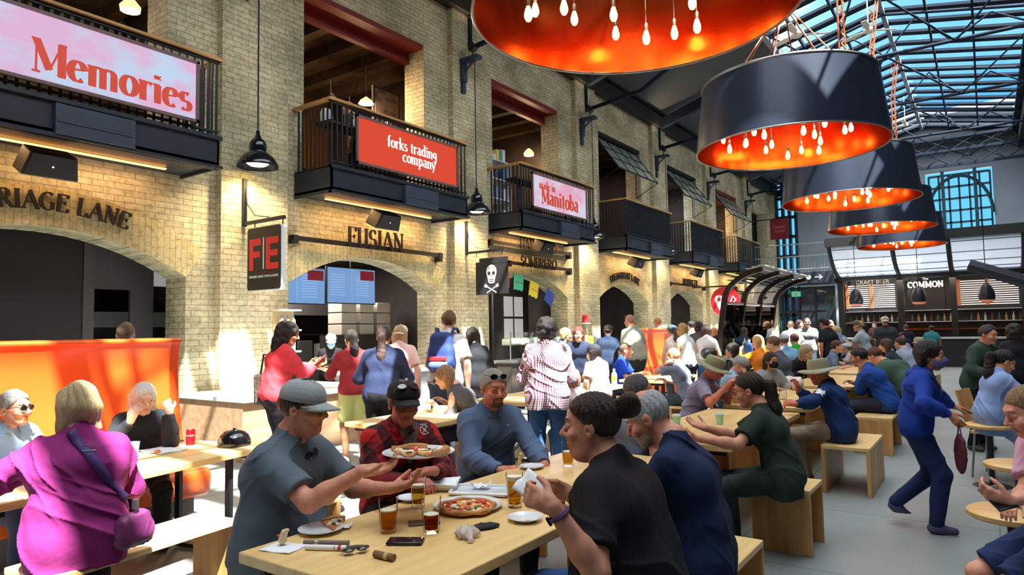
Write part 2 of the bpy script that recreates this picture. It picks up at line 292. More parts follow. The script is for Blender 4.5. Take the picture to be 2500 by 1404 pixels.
for i in range(14):
    x = WX + i * 1.05
    for za, zb in ((8.9, 9.6), (9.6, 10.2)): lat.tube([(x, 37.06, za), (x + 1.05, 37.06, zb)], .03, 5); lat.tube([(x + 1.05, 37.06, za), (x, 37.06, zb)], .03, 5)
tag(lat.build('trim_lattice', dsteel), kind='structure')
# ================================================================ people
F32 = np.float32
def V3(*a): return np.array(a, dtype=float)
def nrm(v): return v / (np.linalg.norm(v) + 1e-9)
def rc(a, b, ra, rb=None): return ('c', np.array(a, float), np.array(b, float), ra, ra if rb is None else rb)
def el(c, r, M=None): return ('e', np.array(c, float), np.array(r, float), M)
def sph(c, r): return ('c', np.array(c, float), np.array(c, float) + 1e-5, r, r)
def pdist(p, P):
    if p[0] == 'c':
        a, b = p[1].astype(F32), p[2].astype(F32); ba = b - a; q = P - a; t = np.clip(q @ ba / F32(ba @ ba), 0, 1)
        q -= t[:, None] * ba; return np.sqrt(np.einsum('ij,ij->i', q, q)) - (p[3] + (p[4] - p[3]) * t)
    q = P - p[1].astype(F32)
    if p[3] is not None: q = q @ p[3].astype(F32)
    r = p[2].astype(F32); k0 = np.sqrt(((q / r) ** 2).sum(1)); k1 = np.sqrt(((q / (r * r)) ** 2).sum(1)) + 1e-6
    return k0 * (k0 - 1) / k1
def pbound(p):
    if p[0] == 'c': return (p[1] + p[2]) / 2, np.linalg.norm(p[1] - p[2]) / 2 + max(p[3], p[4])
    return p[1], max(p[2])
def field(ops, P, disp=None):
    d = np.full(len(P), 9.0, F32)
    for op, p, k in ops:
        if op == 'p':   # keep the side n.x < c
            d = np.maximum(d, P @ np.array(p[:3], F32) - F32(p[3])); continue
        c, R = pbound(p); dc = np.sqrt(((P - c.astype(F32)) ** 2).sum(1)) - R
        if op == 'u':
            m = dc < d + k
            if not m.any(): continue
            b = pdist(p, P[m]); a = d[m]; h = np.clip(.5 + .5 * (b - a) / max(k, 1e-6), 0, 1); d[m] = b + (a - b) * h - k * h * (1 - h)
        else:
            m = dc < k + .02
            if not m.any(): continue
            b = -pdist(p, P[m]); a = d[m]; h = np.clip(.5 - .5 * (b - a) / max(k, 1e-6), 0, 1); d[m] = b + (a - b) * h + k * h * (1 - h)
    if disp is not None: d = d + disp(P)
    return d
def nets(f, lo, hi, h):
    lo = np.array(lo, float); n = np.maximum(np.ceil((np.array(hi) - lo) / h / 4).astype(int), 1)
    bi = np.stack(np.meshgrid(*[np.arange(k) for k in n], indexing='ij'), -1).reshape(-1, 3)
    cd = f((lo + (bi * 4 + 2) * h).astype(F32)); act = np.abs(cd) < 5.6 * h
    S = n * 4 + 1; D = np.repeat(np.repeat(np.repeat(cd.reshape(n), 4, 0), 4, 1), 4, 2); D = np.pad(D, ((0, 1),) * 3, mode='edge').astype(F32)
    mk = np.zeros(S, bool); ab = bi[act] * 4
    for i in range(5):
        for j in range(5):
            for k in range(5): mk[ab[:, 0] + i, ab[:, 1] + j, ab[:, 2] + k] = True
    ix = np.argwhere(mk); D[mk] = f((lo + ix * h).astype(F32)); ins = D < 0
    c = [ins[i:S[0] - 1 + i, j:S[1] - 1 + j, k:S[2] - 1 + k] for i in (0, 1) for j in (0, 1) for k in (0, 1)]
    s = sum(x.astype(np.int8) for x in c); A = np.argwhere((s > 0) & (s < 8))
    if len(A) == 0: return np.zeros((0, 3)), np.zeros((0, 4), int)
    cs = [(i, j, k) for i in (0, 1) for j in (0, 1) for k in (0, 1)]; vals = [D[A[:, 0] + i, A[:, 1] + j, A[:, 2] + k] for i, j, k in cs]
    acc = np.zeros((len(A), 3)); cnt = np.zeros(len(A))
    for a in range(8):
        for b in range(a + 1, 8):
            pa, pb = np.array(cs[a]), np.array(cs[b])
            if np.abs(pa - pb).sum() != 1: continue
            va, vb = vals[a], vals[b]; m = (va < 0) != (vb < 0); t = va[m] / (va[m] - vb[m]); acc[m] += pa + (pb - pa) * t[:, None]; cnt[m] += 1
    V = lo + (A + acc / cnt[:, None]) * h; idx = np.full(S - 1, -1, np.int64); idx[A[:, 0], A[:, 1], A[:, 2]] = np.arange(len(A))
    Q = []
    for ax in range(3):
        sl0 = [slice(None)] * 3; sl1 = [slice(None)] * 3; sl0[ax] = slice(0, -1); sl1[ax] = slice(1, None)
        o = [x for x in range(3) if x != ax]; E = ins[tuple(sl0)] != ins[tuple(sl1)]; I = np.argwhere(E)
        I = I[(I[:, o[0]] > 0) & (I[:, o[1]] > 0) & (I[:, o[0]] < S[o[0]] - 1) & (I[:, o[1]] < S[o[1]] - 1)]
        if len(I) == 0: continue
        q = []
        for da, db in ((0, 0), (-1, 0), (-1, -1), (0, -1)):
            J = I.copy(); J[:, o[0]] += da; J[:, o[1]] += db; q.append(idx[J[:, 0], J[:, 1], J[:, 2]])
        q = np.stack(q, 1); fl = ins[I[:, 0], I[:, 1], I[:, 2]]
        if ax == 1: fl = ~fl
        q[fl] = q[fl][:, ::-1]; Q.append(q[:, ::-1])
    Q = np.concatenate(Q); return V, Q[(Q >= 0).all(1)]
def opbounds(ops, pad):
    lo = np.full(3, 9.); hi = np.full(3, -9.)
    for op, p, k in ops:
        if op != 'u': continue
        if p[0] == 'c':
            lo = np.minimum(lo, np.minimum(p[1] - p[3], p[2] - p[4])); hi = np.maximum(hi, np.maximum(p[1] + p[3], p[2] + p[4]))
        else:
            lo = np.minimum(lo, p[1] - max(p[2])); hi = np.maximum(hi, p[1] + max(p[2]))
    return lo - pad, hi + pad
def npmesh(name, V, Q, mats, parent, mi=None):
    me = bpy.data.meshes.new(name); me.vertices.add(len(V)); me.vertices.foreach_set('co', np.asarray(V, F32).ravel())
    me.loops.add(Q.size); me.loops.foreach_set('vertex_index', Q.ravel().astype(np.int32)); me.polygons.add(len(Q))
    me.polygons.foreach_set('loop_start', np.arange(0, Q.size, 4, dtype=np.int32)); me.update(calc_edges=True)
    return finish(me, name, mats, parent, True, 0, 0, mi)
def sdf_obj(name, ops, h, mats, parent, disp=None, pad=.02, clip=None):
    lo, hi = opbounds(ops, pad)
    if clip is not None: lo = np.maximum(lo, clip[0]); hi = np.minimum(hi, clip[1])
    V, Q = nets(lambda P: field(ops, P, disp), lo, hi, h)
    return npmesh(name, V, Q, mats, parent)
def folds(amp, seed, fr=1.0):
    a = seed * 1.7
    def f(P):
        x, y, z = P[:, 0] * fr, P[:, 1] * fr, P[:, 2] * fr
        w = np.sin(9 * z + 5 * x + a) + .8 * np.sin(13 * y - 7 * z + 2 * a)
        r = 1 - np.abs(np.sin(15 * z + 8 * x + 2.1 * w + a)); r2 = 1 - np.abs(np.sin(21 * x - 12 * y + 11 * z + 1.7 * w + 2 * a)); g_ = .5 + .5 * np.sin(5 * x + 4 * y - 6 * z + a)
        return (-amp * (1.9 * r ** 3 * g_ + 1.6 * r2 ** 3 * (1 - g_) - .5 + .4 * np.sin(26 * z + 13 * x + 2.3 * w))).astype(F32)
    return f
_rn = np.random.RandomState(5); _K = _rn.normal(size=(40, 3)); _K /= np.linalg.norm(_K, axis=1)[:, None]; _PH = _rn.uniform(0, 6.28, 40)
def pn(P, fr, n=9, o=0): return sum(np.sin(P @ (_K[o + i] * fr * (.7 + .08 * i)).astype(F32) + F32(_PH[o + i])) for i in range(n)) / n ** .5
def skinm(tone):
    name = 'skin_%d_%d_%d' % tone
    if name in MATS: return MATS[name]
    m = mat(name, tone, rough=.5, var=.13, vscale=22, bump=.10, bscale=160, spec=.35)
    b = m.node_tree.nodes['Principled BSDF']; b.inputs['Subsurface Weight'].default_value = .06; b.inputs['Subsurface Radius'].default_value = (.02, .008, .004)
    return m
def lipm(tone): return mat('lips_%d_%d_%d' % tone, (max(0, tone[0] - 22), max(0, tone[1] - 45), max(0, tone[2] - 38)), rough=.42)
def hairm(c): return mat('hair_%d_%d_%d' % c, c, rough=.42, var=.5 if sum(c) < 450 else .22, vscale=14, stretch=(9, 9, .7), bump=.9, bscale=30)
def cloth(c, bump=.35, rough=.85, **k): return mat('cloth_%d_%d_%d' % tuple(c), c, rough=rough, var=.14, vscale=5, bump=bump, bscale=18, spec=.25, **k)
def checkm(name, base, c1, c2, s, w=.5, ax=(0, 2)):   # woven check: bands in two directions of the body's own coordinates
    if name in MATS: return MATS[name]
    m = mat(name, base, rough=.85, bump=.3, bscale=18); n = m.node_tree.nodes; l = m.node_tree.links; b = n['Principled BSDF']
    t = n.new('ShaderNodeTexCoord'); sp = n.new('ShaderNodeSeparateXYZ'); l.new(t.outputs['Object'], sp.inputs[0])
    sm = n.new('ShaderNodeMath'); sm.operation = 'ADD'; l.new(sp.outputs[0], sm.inputs[0]); l.new(sp.outputs[1], sm.inputs[1])
    outs = []
    for src in (sm.outputs[0], sp.outputs[2]):
        a = n.new('ShaderNodeMath'); a.operation = 'MULTIPLY'; a.inputs[1].default_value = s; l.new(src, a.inputs[0])
        f = n.new('ShaderNodeMath'); f.operation = 'FRACT'; l.new(a.outputs[0], f.inputs[0]); g = n.new('ShaderNodeMath'); g.operation = 'LESS_THAN'; g.inputs[1].default_value = w; l.new(f.outputs[0], g.inputs[0]); outs.append(g)
    m1 = n.new('ShaderNodeMix'); m1.data_type = 'RGBA'; m1.inputs['A'].default_value = (*srgb(*base), 1); m1.inputs['B'].default_value = (*srgb(*c1), 1); l.new(outs[0].outputs[0], m1.inputs['Factor'])
    m2 = n.new('ShaderNodeMix'); m2.data_type = 'RGBA'; m2.inputs['B'].default_value = (*srgb(*c2), 1); l.new(m1.outputs['Result'], m2.inputs['A'])
    hf = n.new('ShaderNodeMath'); hf.operation = 'MULTIPLY'; hf.inputs[1].default_value = .62; l.new(outs[1].outputs[0], hf.inputs[0]); l.new(hf.outputs[0], m2.inputs['Factor']); l.new(m2.outputs['Result'], b.inputs['Base Color'])
    return m
def rot3(yaw, pitch, roll):   # columns: right, forward, up
    cy, sy, cp, sp, cr_, sr = cos(yaw), sin(yaw), cos(pitch), sin(pitch), cos(roll), sin(roll)
    Z = np.array([[cy, -sy, 0], [sy, cy, 0], [0, 0, 1]]); X = np.array([[1, 0, 0], [0, cp, -sp], [0, sp, cp]]); Y = np.array([[cr_, 0, sr], [0, 1, 0], [-sr, 0, cr_]])
    return Z @ X @ Y
def ik(S, T, l1, l2, pole):
    v = T - S; d = np.linalg.norm(v); dm = min(d, (l1 + l2) * .985); u = v / (d + 1e-9); T = S + u * dm
    a = (l1 * l1 - l2 * l2 + dm * dm) / (2 * dm); hh = sqrt(max(l1 * l1 - a * a, 0)); p = pole - u * (pole @ u); p = nrm(p); return S + u * a + p * hh, T
def hand_ops(Wr, d, n, curl, sc, side, fine=True, spread=1.0):
    d = nrm(d); n = nrm(n - d * (n @ d)); w = np.cross(d, n) * side; ops = []   # w points to the thumb side
    L = sc
    for q, (off, ln) in enumerate(((.028, .078), (.010, .084), (-.008, .080), (-.025, .072))):
        K = Wr + d * .088 * L + w * off * L; ops.append(('u', rc(Wr + d * .012 + w * off * .55 * L, K, .0155 * L, .0125 * L), .012))
        if not fine: 
            ops.append(('u', rc(K, K + nrm(d * cos(curl) + n * sin(curl)) * ln * .8 * L, .011 * L, .009 * L), .004)); continue
        p = K; a = curl * .8 + q * .06; c0 = w * off * 1.6 * spread
        for j, fr in enumerate((.46, .30, .24)):
            dir_ = nrm(d * cos(a) + n * sin(a) + c0); e = p + dir_ * ln * fr * L * 1.05
            ops.append(('u', rc(p, e, (.0098 - .0008 * j) * L, (.0090 - .0010 * j) * L), .0035 if j else .008)); p = e; a += curl * (1.1 if j == 0 else .8)
    t0 = Wr + d * .022 * L + w * .022 * L; t1 = t0 + nrm(d * .62 + w * .62 + n * .38) * .045 * L; t2 = t1 + nrm(d * .85 + w * .22 + n * .45) * .032 * L; t3 = t2 + nrm(d * .85 + w * .0 + n * .55) * .026 * L
    ops += [('u', rc(t0, t1, .0165 * L, .012 * L), .012), ('u', rc(t1, t2, .0112 * L, .0102 * L), .004), ('u', rc(t2, t3, .010 * L, .0082 * L), .004)]
    return ops
LOD = [dict(b=.011, h=.0034, hd=.0036, s=.0068, hr=.005), dict(b=.02, h=.0095, hd=.009, s=.017, hr=.013), dict(b=.03, h=.015, hd=.014, s=.025, hr=.02)]
NP = [0]
def person(label, loc, face=0, pose='sit', H=1.75, g=1.0, lean=8, hunch=6, seat=.46, yaw=0, pitch=0, roll=0, R=None, L=None, Rd=None, Ld=None, Rn=None, Ln=None, curlR=.5, curlL=.5, poleR=None, poleL=None,
           skin=(205, 150, 125), top=None, sleeve='short', hem=None, bottom=None, legs='long', hair=('short', (60, 42, 32)), hat=None, beard=None, mask=None, glasses=None, bust=0, shoes=(60, 60, 65), lod=1, legtilt=0, feet=None, hood=None, belly=0, knees=None, group=None, fold=1.0, collar=False, headfwd=0, parts=None, headxy=None, ztop=None, basez=0):
    NP[0] += 1; sd = NP[0]; D = LOD[lod]; s = H / 1.75
    _1, _2 = radians(lean), radians(lean + hunch); _m = (_1 + _2) / 2; _u = nrm(V3(0, sin(_2), cos(_2)) * .9 + V3(0, .25 + headfwd, .35))
    if ztop is not None:
        K = .15 * cos(_1) + .19 * cos(_m) + .165 * cos(_2) + .152 * _u[2]; up3 = rot3(radians(yaw), radians(-pitch), radians(roll))[2, 2]
        for _ in range(6):
            base = (seat + .105 * g ** .5) if pose == 'sit' else .945 * s; s = s * .3 + .7 * (s + (ztop - basez - (base + s * K + .122 * s ** .45 * max(up3, .8))) / (K + (.945 if pose != 'sit' else 0) + .06))
        s = min(max(s, .80), 1.14)
    if headxy is not None:
        fwd = s * (.15 * sin(_1) + .19 * sin(_m) + .165 * sin(_2) + .152 * _u[1]); fa = radians(face); loc = (headxy[0] + sin(fa) * fwd, headxy[1] - cos(fa) * fwd)
    rz = radians(face); root = thing('person', label, 'person', (loc[0], loc[1], basez), rz, group); ROT = np.array([[cos(rz), -sin(rz), 0], [sin(rz), cos(rz), 0], [0, 0, 1]])
    def loc_(p): return np.array(p[1:], float) if p[0] == 'l' else ROT.T @ (np.array(p, float) - np.array([loc[0], loc[1], basez]))
    pz = (.945 * s if pose != 'sit' else seat + .105 * g ** .5)
    P0 = V3(0, 0, pz); l1 = radians(lean); l2 = radians(lean + hunch)
    u1 = V3(0, sin(l1), cos(l1)); u2 = V3(0, sin(l2), cos(l2)); waist = P0 + u1 * .15 * s; chest = waist + (u1 + u2) / 2 * .19 * s; nb = chest + u2 * .165 * s; sh = nb - u2 * .045 * s
    sw = .158 * s * (1 + .45 * (g - 1)); f2 = V3(0, cos(l2), -sin(l2)); f1 = V3(0, cos(l1), -sin(l1))
    HM = rot3(radians(yaw), radians(-pitch), radians(roll)); hc = nb + nrm(u2 * .9 + V3(0, .25 + headfwd, .35)) * .152 * s   # head centre
    hs = s ** .45
    tor = [('u', rc(P0 + V3(-.085, 0, 0) * s, P0 + V3(.085, 0, 0) * s, .108 * s * g), 0), ('u', rc(waist + V3(-.055, 0, 0) * s * g + f1 * belly * .5, waist + V3(.055, 0, 0) * s * g + f1 * belly * .5, .105 * s * g + belly * .5), .07),
           ('u', rc(chest + V3(-.075, 0, 0) * s * g, chest + V3(.075, 0, 0) * s * g, .112 * s * (.5 + .5 * g)), .07), ('u', rc(sh + V3(-sw * .82, 0, -.03), sh + V3(sw * .82, 0, -.03), .056 * s), .06)]
    if belly: tor.append(('u', sph((P0 + waist) / 2 + f1 * (.05 + belly), .115 * s * g), .06))
    if bust:
        for q in (-1, 1): tor.append(('u', sph(chest + f2 * (.085 * s) + V3(q * .068 * s, 0, -.0), .06 * s * bust), .04))
    trap = [('u', rc(sh + V3(-sw * .55, -.01, .0), nb + V3(0, -.015, .03), .045 * s, .05 * s), .05), ('u', rc(sh + V3(sw * .55, -.01, 0), nb + V3(0, -.015, .03), .045 * s, .05 * s), .05)]
    neck = [('u', rc(nb + V3(0, -.005, -.02), hc + HM @ V3(0, -.028, -.05) * hs, .056 * s * (.6 + .4 * g), .051 * s * (.7 + .3 * g)), .02)]
    # arms
    arms = {}
    for q, T, dd, nn, pol in ((1, R, Rd, Rn, poleR), (-1, L, Ld, Ln, poleL)):
        S = sh + V3(q * sw, 0, -.02 * s)
        if T is None:
            T = (V3(q * .16, .36, .80 if seat < .5 else .9) if pose == 'sit' else V3(q * (.25 + .02 * g), .03, pz - .10 * s))
            if pose == 'sit': dd = V3(-q * .4, 1, -.1) if dd is None else dd
        else: T = loc_(T)
        pl = V3(q * .55, -.35, -.8) if pol is None else ROT.T @ np.array(pol, float)
        E, Wr = ik(S, T, .285 * s, .25 * s, pl); fd = nrm(Wr - E); hd = fd if dd is None else (nrm(dd) if T is None or (q > 0 and Rd is None) or (q < 0 and Ld is None) else nrm(ROT.T @ np.array(dd, float)))
        hn = (V3(-q * .35, .2, -1) if pose == 'sit' else V3(-q, .15, 0)) if nn is None else ROT.T @ np.array(nn, float)
        arms[q] = (S, E, Wr, hd, hn)
    arm_ops = []
    for q in (1, -1):
        S, E, Wr, hd, hn = arms[q]; ag = .75 + .25 * g; cv = .011 if (top is not None and sleeve != 'none') else 0; cl = .008 if (top is not None and sleeve == 'long') else 0
        arm_ops += [('u', rc(S, E, .050 * s * ag - cv, .040 * s * ag - cl), .03), ('u', rc(E + (Wr - E) * .0, E + (Wr - E) * .35, .039 * s * ag, .040 * s * ag), .02), ('u', rc(E + (Wr - E) * .3, Wr, .039 * s * ag, .0255 * s), .02)]
    palm = []
    for q in (1, -1):
        S, E, Wr, hd, hn = arms[q]; palm += [('u', rc(Wr, Wr + hd * .05 * s, .024 * s, .026 * s), .012)]
    # legs
    lg = {}
    if pose == 'sit':
        for q in (-1, 1):
            hp = P0 + V3(q * .092 * s, .02, -.01); kn = V3(q * .13 * s, .43 * s, .50 * s) if knees is None else V3(*knees[(q + 1) // 2]); an = V3(q * .13 * s, .40 * s, .09) if feet is None else V3(*feet[(q + 1) // 2]); lg[q] = (hp, kn, an)
    else:
        for q in (-1, 1):
            hp = P0 + V3(q * .09 * s, 0, -.03 * s); an = V3(q * .105 * s, -.02, .085) if feet is None else V3(*feet[(q + 1) // 2]); kn, an = ik(hp, an, .43 * s, .43 * s, V3(q * .1, 1, 0)); lg[q] = (hp, kn, an)
    leg_ops = []
    gg = .6 + .4 * g
    for q in (-1, 1):
        hp, kn, an = lg[q]; leg_ops += [('u', rc(hp, kn, .082 * s * gg - .01 * (bottom is not None), .056 * s * gg - .012 * (legs == 'long')), .03), ('u', rc(kn, kn + (an - kn) * .38 + V3(0, -.012, 0), .054 * s * gg - .01 * (legs == 'long'), .056 * s * gg - .01 * (legs == 'long')), .02), ('u', rc(kn + (an - kn) * .35, an, .054 * s * gg, .036 * s), .02)]
    # head
    def hp_(x, y, z): return hc + HM @ (V3(x, y, z) * hs)
    hd_ = [('u', el(hp_(0, -.012, .03), V3(.076, .097, .089) * hs, HM), .02), ('u', el(hp_(0, .022, -.045), V3(.058 + .008 * (g - 1), .066, .068) * hs, HM), .035), ('u', rc(hp_(-.018, .062, -.098), hp_(.018, .062, -.098), .020 * hs), .03)]
    if g > 1.15: hd_ += [('u', rc(hp_(-.02, .035, -.105), hp_(.02, .035, -.105), .032), .03)]
    for q in (-1, 1):
        hd_ += [('u', el(hp_(q * .078, -.008, -.01), V3(.010, .020, .032) * hs, HM), .008), ('u', rc(hp_(q * .047, .066, -.03), hp_(q * .038, .074, -.038), .020 * hs), .02)]
    if lod < 2:
        hd_ += [('u', rc(hp_(0, .088, .008), hp_(0, .113, -.030), .0085 * hs, .0125 * hs), .012), ('u', rc(hp_(-.03, .082, .026), hp_(.03, .082, .026), .012 * hs), .02)]
        for q in (-1, 1): hd_ += [('s', sph(hp_(q * .032, .104, .004), .0155 * hs), .012), ('u', sph(hp_(q * .0125, .099, -.034), .0075 * hs), .008)]
        hd_ += [('u', rc(hp_(-.019, .083, -.0645), hp_(.019, .083, -.0645), .0058 * hs), .006), ('u', rc(hp_(-.015, .083, -.0755), hp_(.015, .083, -.0755), .0068 * hs), .006), ('u', sph(hp_(0, .087, -.062), .0065 * hs), .006),
                ('s', rc(hp_(-.022, .094, -.0695), hp_(.022, .094, -.0695), .0028 * hs), .003)]
        if lod == 0:
            for q in (-1, 1): hd_ += [('s', sph(hp_(q * .086, .0, -.012), .010 * hs), .006)] + ([('u', el(hp_(q * .032, .0790, .0030), V3(.0165, .0150, .0135) * hs, HM), .004), ('s', rc(hp_(q * .0225, .0965, .0015), hp_(q * .0415, .0925, .0015), .0046 * hs), .0015)])
    else: hd_ += [('u', sph(hp_(0, .100, -.022), .016 * hs), .015)]
    body_c = [(a, b if b[0] != 'c' else ('c', b[1], b[2], b[3] - .014, b[4] - .014), c) for a, b, c in tor] + [(a, ('c', b[1], b[2], b[3] - .008, b[4] - .002), c) for a, b, c in trap] + neck + arm_ops + palm + leg_ops
    coll = []
    lo, hi = opbounds(body_c, .02); boxes = []
    r_ = .155 * hs; boxes.append((hc - V3(r_, r_, .125 * hs), hc + V3(r_, r_, .16), D['h'], body_c + hd_))
    if lod < 2 or parts == 'hands':
        for q in (1, -1):
            S, E, Wr, hd, hn = arms[q]; c = Wr + hd * .075 * s; r2 = .125 * s; boxes.append((c - r2, c + r2, D['hd'], body_c + hand_ops(Wr, hd, hn, curlR if q == 1 else curlL, s * .98, q, True)))
    else:
        for q in (1, -1):
            S, E, Wr, hd, hn = arms[q]; body_c = body_c + hand_ops(Wr, hd, hn, curlR, s, q, False)[:4]
    V, Q = nets(lambda P: field(body_c, P), lo, hi + (0, 0, .02), D['b']); AV = [V]; AQ = [];
    if len(Q):
        cen = V[Q].mean(1); keep = np.ones(len(Q), bool)
        for b in boxes: keep &= ~((cen > b[0]) & (cen < b[1])).all(1)
        AQ.append(Q[keep])
    off = len(V)
    for b in boxes:
        e = D['b'] * 1.1; v, q_ = nets(lambda P: field(b[3], P), b[0] - e, b[1] + e, b[2])
        # drop what lies in the other boxes' reach or deep beyond this box
        AV.append(v); AQ.append(q_ + off); off += len(v)
    V = np.concatenate(AV); Q = np.concatenate(AQ); mats = [skinm(skin)]; mi = None
    if lod < 2:
        cen = (V[Q].mean(1) - hc) @ HM / hs; mi = ((np.abs(cen[:, 0]) < .027 - np.abs(cen[:, 2] + .07) * 1.4) & (cen[:, 1] > .0865) & (cen[:, 2] < -.058) & (cen[:, 2] > -.083)).astype(np.int32); mats = [skinm(skin), lipm(skin)]
    npmesh('body', V, Q, mats, root, mi)
    M4 = Matrix.Translation(Vector(hc)) @ Matrix([[*(HM[i] * hs), 0] for i in range(3)] + [[0, 0, 0, 1]])
    if lod == 0:
        for q in (-1, 1):
            m = MB(); m.M = M4 @ Matrix.Translation((q * .0320, .0800, .0025)) @ Matrix.Rotation(-pi / 2, 4, 'X')
            m.lathe([(.0125 * sin(t), .0125 * cos(t)) for t in (0.001, .18, .44)], (0, 0, 0), 12, 1); m.lathe([(.0125 * sin(t), .0125 * cos(t)) for t in (.44, .8, 1.2, 1.7, 2.4, 3.1)], (0, 0, 0), 12, 0)
            m.build('eye', [mat('eye_white', (225, 220, 215), rough=.15), mat('iris_brown', (45, 32, 25), rough=.1)], root)
            e = MB(); e.M = M4; e.tube([(q * .016, .0935, .027), (q * .032, .0925, .0325), (q * .048, .079, .027)], [.0028, .004, .002], 6); e.build('eyebrow', hairm(hair[1] if hair else (90, 70, 60)), root)
    # clothes
    if top is not None:
        h0 = pz - .085 if hem is None else hem; inf = .014 + .004 * (lod == 0)
        up_ = [(a, ('c', b[1], b[2], b[3] + inf, b[4] + inf), c) for a, b, c in tor] + [(a, ('c', b[1] - V3(0, 0, .004), b[2] - V3(0, 0, .014), b[3] + .01, b[4] + .008), c) for a, b, c in trap]
        if hem is not None and hem < pz - .1: up_.append(('u', rc(P0 + V3(-.08, 0, 0) * s, V3(-.085 * s, 0, hem), (.112 * g) * s), .05)); up_.append(('u', rc(P0 + V3(.08, 0, 0) * s, V3(.085 * s, 0, hem), (.112 * g) * s), .05))
        up_.append(('p', (0, 0, -1, -h0), 0))
        if pose == 'sit': pass
        for q in (1, -1):
            S, E, Wr, hd, hn = arms[q]; ag = .75 + .25 * g; loose = .016 + (.010 if sleeve == 'short' else .004); n0 = len(up_)
            if sleeve == 'short':
                e = S + (E - S) * .82; sl = [('u', rc(S, e, .053 * s * ag + .010, .046 * s * ag + loose), .035)]; pl = nrm(E - S); cut = e @ pl - .02
            elif sleeve == 'half': sl = [('u', rc(S, E, .053 * s * ag + .012, .043 * s * ag + loose), .035), ('u', rc(E, E + (Wr - E) * .3, .04 * s * ag + loose, .04 * s * ag + loose), .03)]; pl = nrm(Wr - E); cut = (E + (Wr - E) * .3) @ pl
            elif sleeve == 'none': sl = []; pl = None
            else: sl = [('u', rc(S, E, .053 * s * ag + .012, .043 * s * ag + loose), .035), ('u', rc(E, E + (Wr - E) * .4, .043 * s * ag + loose, .042 * s * ag + loose), .03), ('u', rc(E + (Wr - E) * .35, E + (Wr - E) * .97, .042 * s * ag + loose, .031 * s + .008), .03)]; pl = nrm(Wr - E); cut = (E + (Wr - E) * .95) @ pl
            arms[q] = (S, E, Wr, hd, hn, sl, pl, cut if pl is not None else 0)
        dsp = folds(.0058 * fold, sd) if lod < 2 else (folds(.004, sd) if lod == 1 else None)
        def ftop(P, ops=up_):
            d = field(ops, P)
            for q in (1, -1):
                sl, pl, cut = arms[q][5:]
                if not sl: continue
                b = field(sl, P); b = np.maximum(b, P @ pl.astype(F32) - F32(cut)); k = .035; hh_ = np.clip(.5 + .5 * (b - d) / k, 0, 1); d = b + (d - b) * hh_ - k * hh_ * (1 - hh_)
            if dsp is not None: d = d + dsp(P)
            nk = np.sqrt(((P - (nb + V3(0, .045, .072)).astype(F32)) ** 2).sum(1)) - .062 * s; return np.maximum(d, -nk)
        allo = up_ + sum([list(arms[q][5]) for q in (1, -1)], []); lo, hi = opbounds(allo, .03); lo[2] = max(lo[2], h0 - .03) if sleeve in ('none',) else lo[2]
        V, Q = nets(ftop, lo, hi, D['s']); npmesh('shirt' if not hood else 'hoodie', V, Q, [top if not isinstance(top, tuple) else cloth(top)], root)
        if hood: 
            hcn = nb + V3(0, -.055, .0); sdf_obj('hood', [('u', rc(hcn + V3(-.07, .03, .0), hcn + V3(0, -.02, -.035), .035, .045), .03), ('u', rc(hcn + V3(.07, .03, .0), hcn + V3(0, -.02, -.035), .035, .045), .03), ('u', rc(hcn + V3(-.065, .06, -.005), hcn + V3(-.03, .115, -.045), .026, .02), .02), ('u', rc(hcn + V3(.065, .06, -.005), hcn + V3(.03, .115, -.045), .026, .02), .02)], D['s'], [top if not isinstance(top, tuple) else cloth(top)], root, folds(.004, sd + 3))
        if collar:
            m = MB(); R0 = .066 * s; c0 = nb + V3(0, 0, .015); pr = []
            for q in (-1, 1):
                m.add([c0 + V3(q * R0 * 1.0 * sin(t), -R0 * cos(t) * 1.0, .03 - .012 * t) for t in np.linspace(0, 2.7, 8)] + [c0 + V3(q * (R0 + .026) * sin(t), -(R0 + .026) * cos(t), -.005 - .016 * t) for t in np.linspace(0, 2.7, 8)], [(i, i + 1, i + 9, i + 8) for i in range(7)])
            o = m.build('collar', top if not isinstance(top, tuple) else cloth(top), root); sm = o.modifiers.new('thick', 'SOLIDIFY'); sm.thickness = .004
    if bottom is not None:
        bm = bottom if not isinstance(bottom, tuple) else cloth(bottom)
        po = [('u', rc(P0 + V3(-.08, 0, -.005) * s, P0 + V3(.08, 0, -.005) * s, .112 * s * g + (.006 if hem is None else -.008)), 0)]
        def fb(P):
            d = field(po, P)
            for q in (-1, 1):
                hp, kn, an = lg[q]
                if legs == 'long': b = field([('u', rc(hp, kn, .088 * s * gg + .012, .062 * s * gg + .012), .03), ('u', rc(kn, an, .062 * s * gg + .012, .046 * s + .014), .03)], P); b = np.maximum(b, -(P[:, 2] - F32(.055)) if feet is None else b)
                elif legs == 'shorts': e = hp + (kn - hp) * .82; b = field([('u', rc(hp, e, .09 * s * gg + .014, .075 * s * gg + .02), .03)], P); pl = nrm(kn - hp); b = np.maximum(b, P @ pl.astype(F32) - F32(e @ pl + .02))
                else: e = hp + (kn - hp) * .6; b = field([('u', rc(hp, e, .10 * s * gg + .014, .12 * s * gg), .06)], P); pl = nrm(kn - hp); b = np.maximum(b, P @ pl.astype(F32) - F32(e @ pl))
                k = .05 if legs != 'skirt' else .1; hh_ = np.clip(.5 + .5 * (b - d) / k, 0, 1); d = b + (d - b) * hh_ - k * hh_ * (1 - hh_)
            d = np.maximum(d, P[:, 2] - F32(pz + .09)); return d + (folds(.004, sd + 9)(P) if lod < 2 else 0)
        al = po + [('u', rc(lg[q][0], lg[q][1], .13 * s, .12 * s), 0) for q in (-1, 1)] + ([('u', rc(lg[q][1], lg[q][2], .12, .08), 0) for q in (-1, 1)] if legs == 'long' else [])
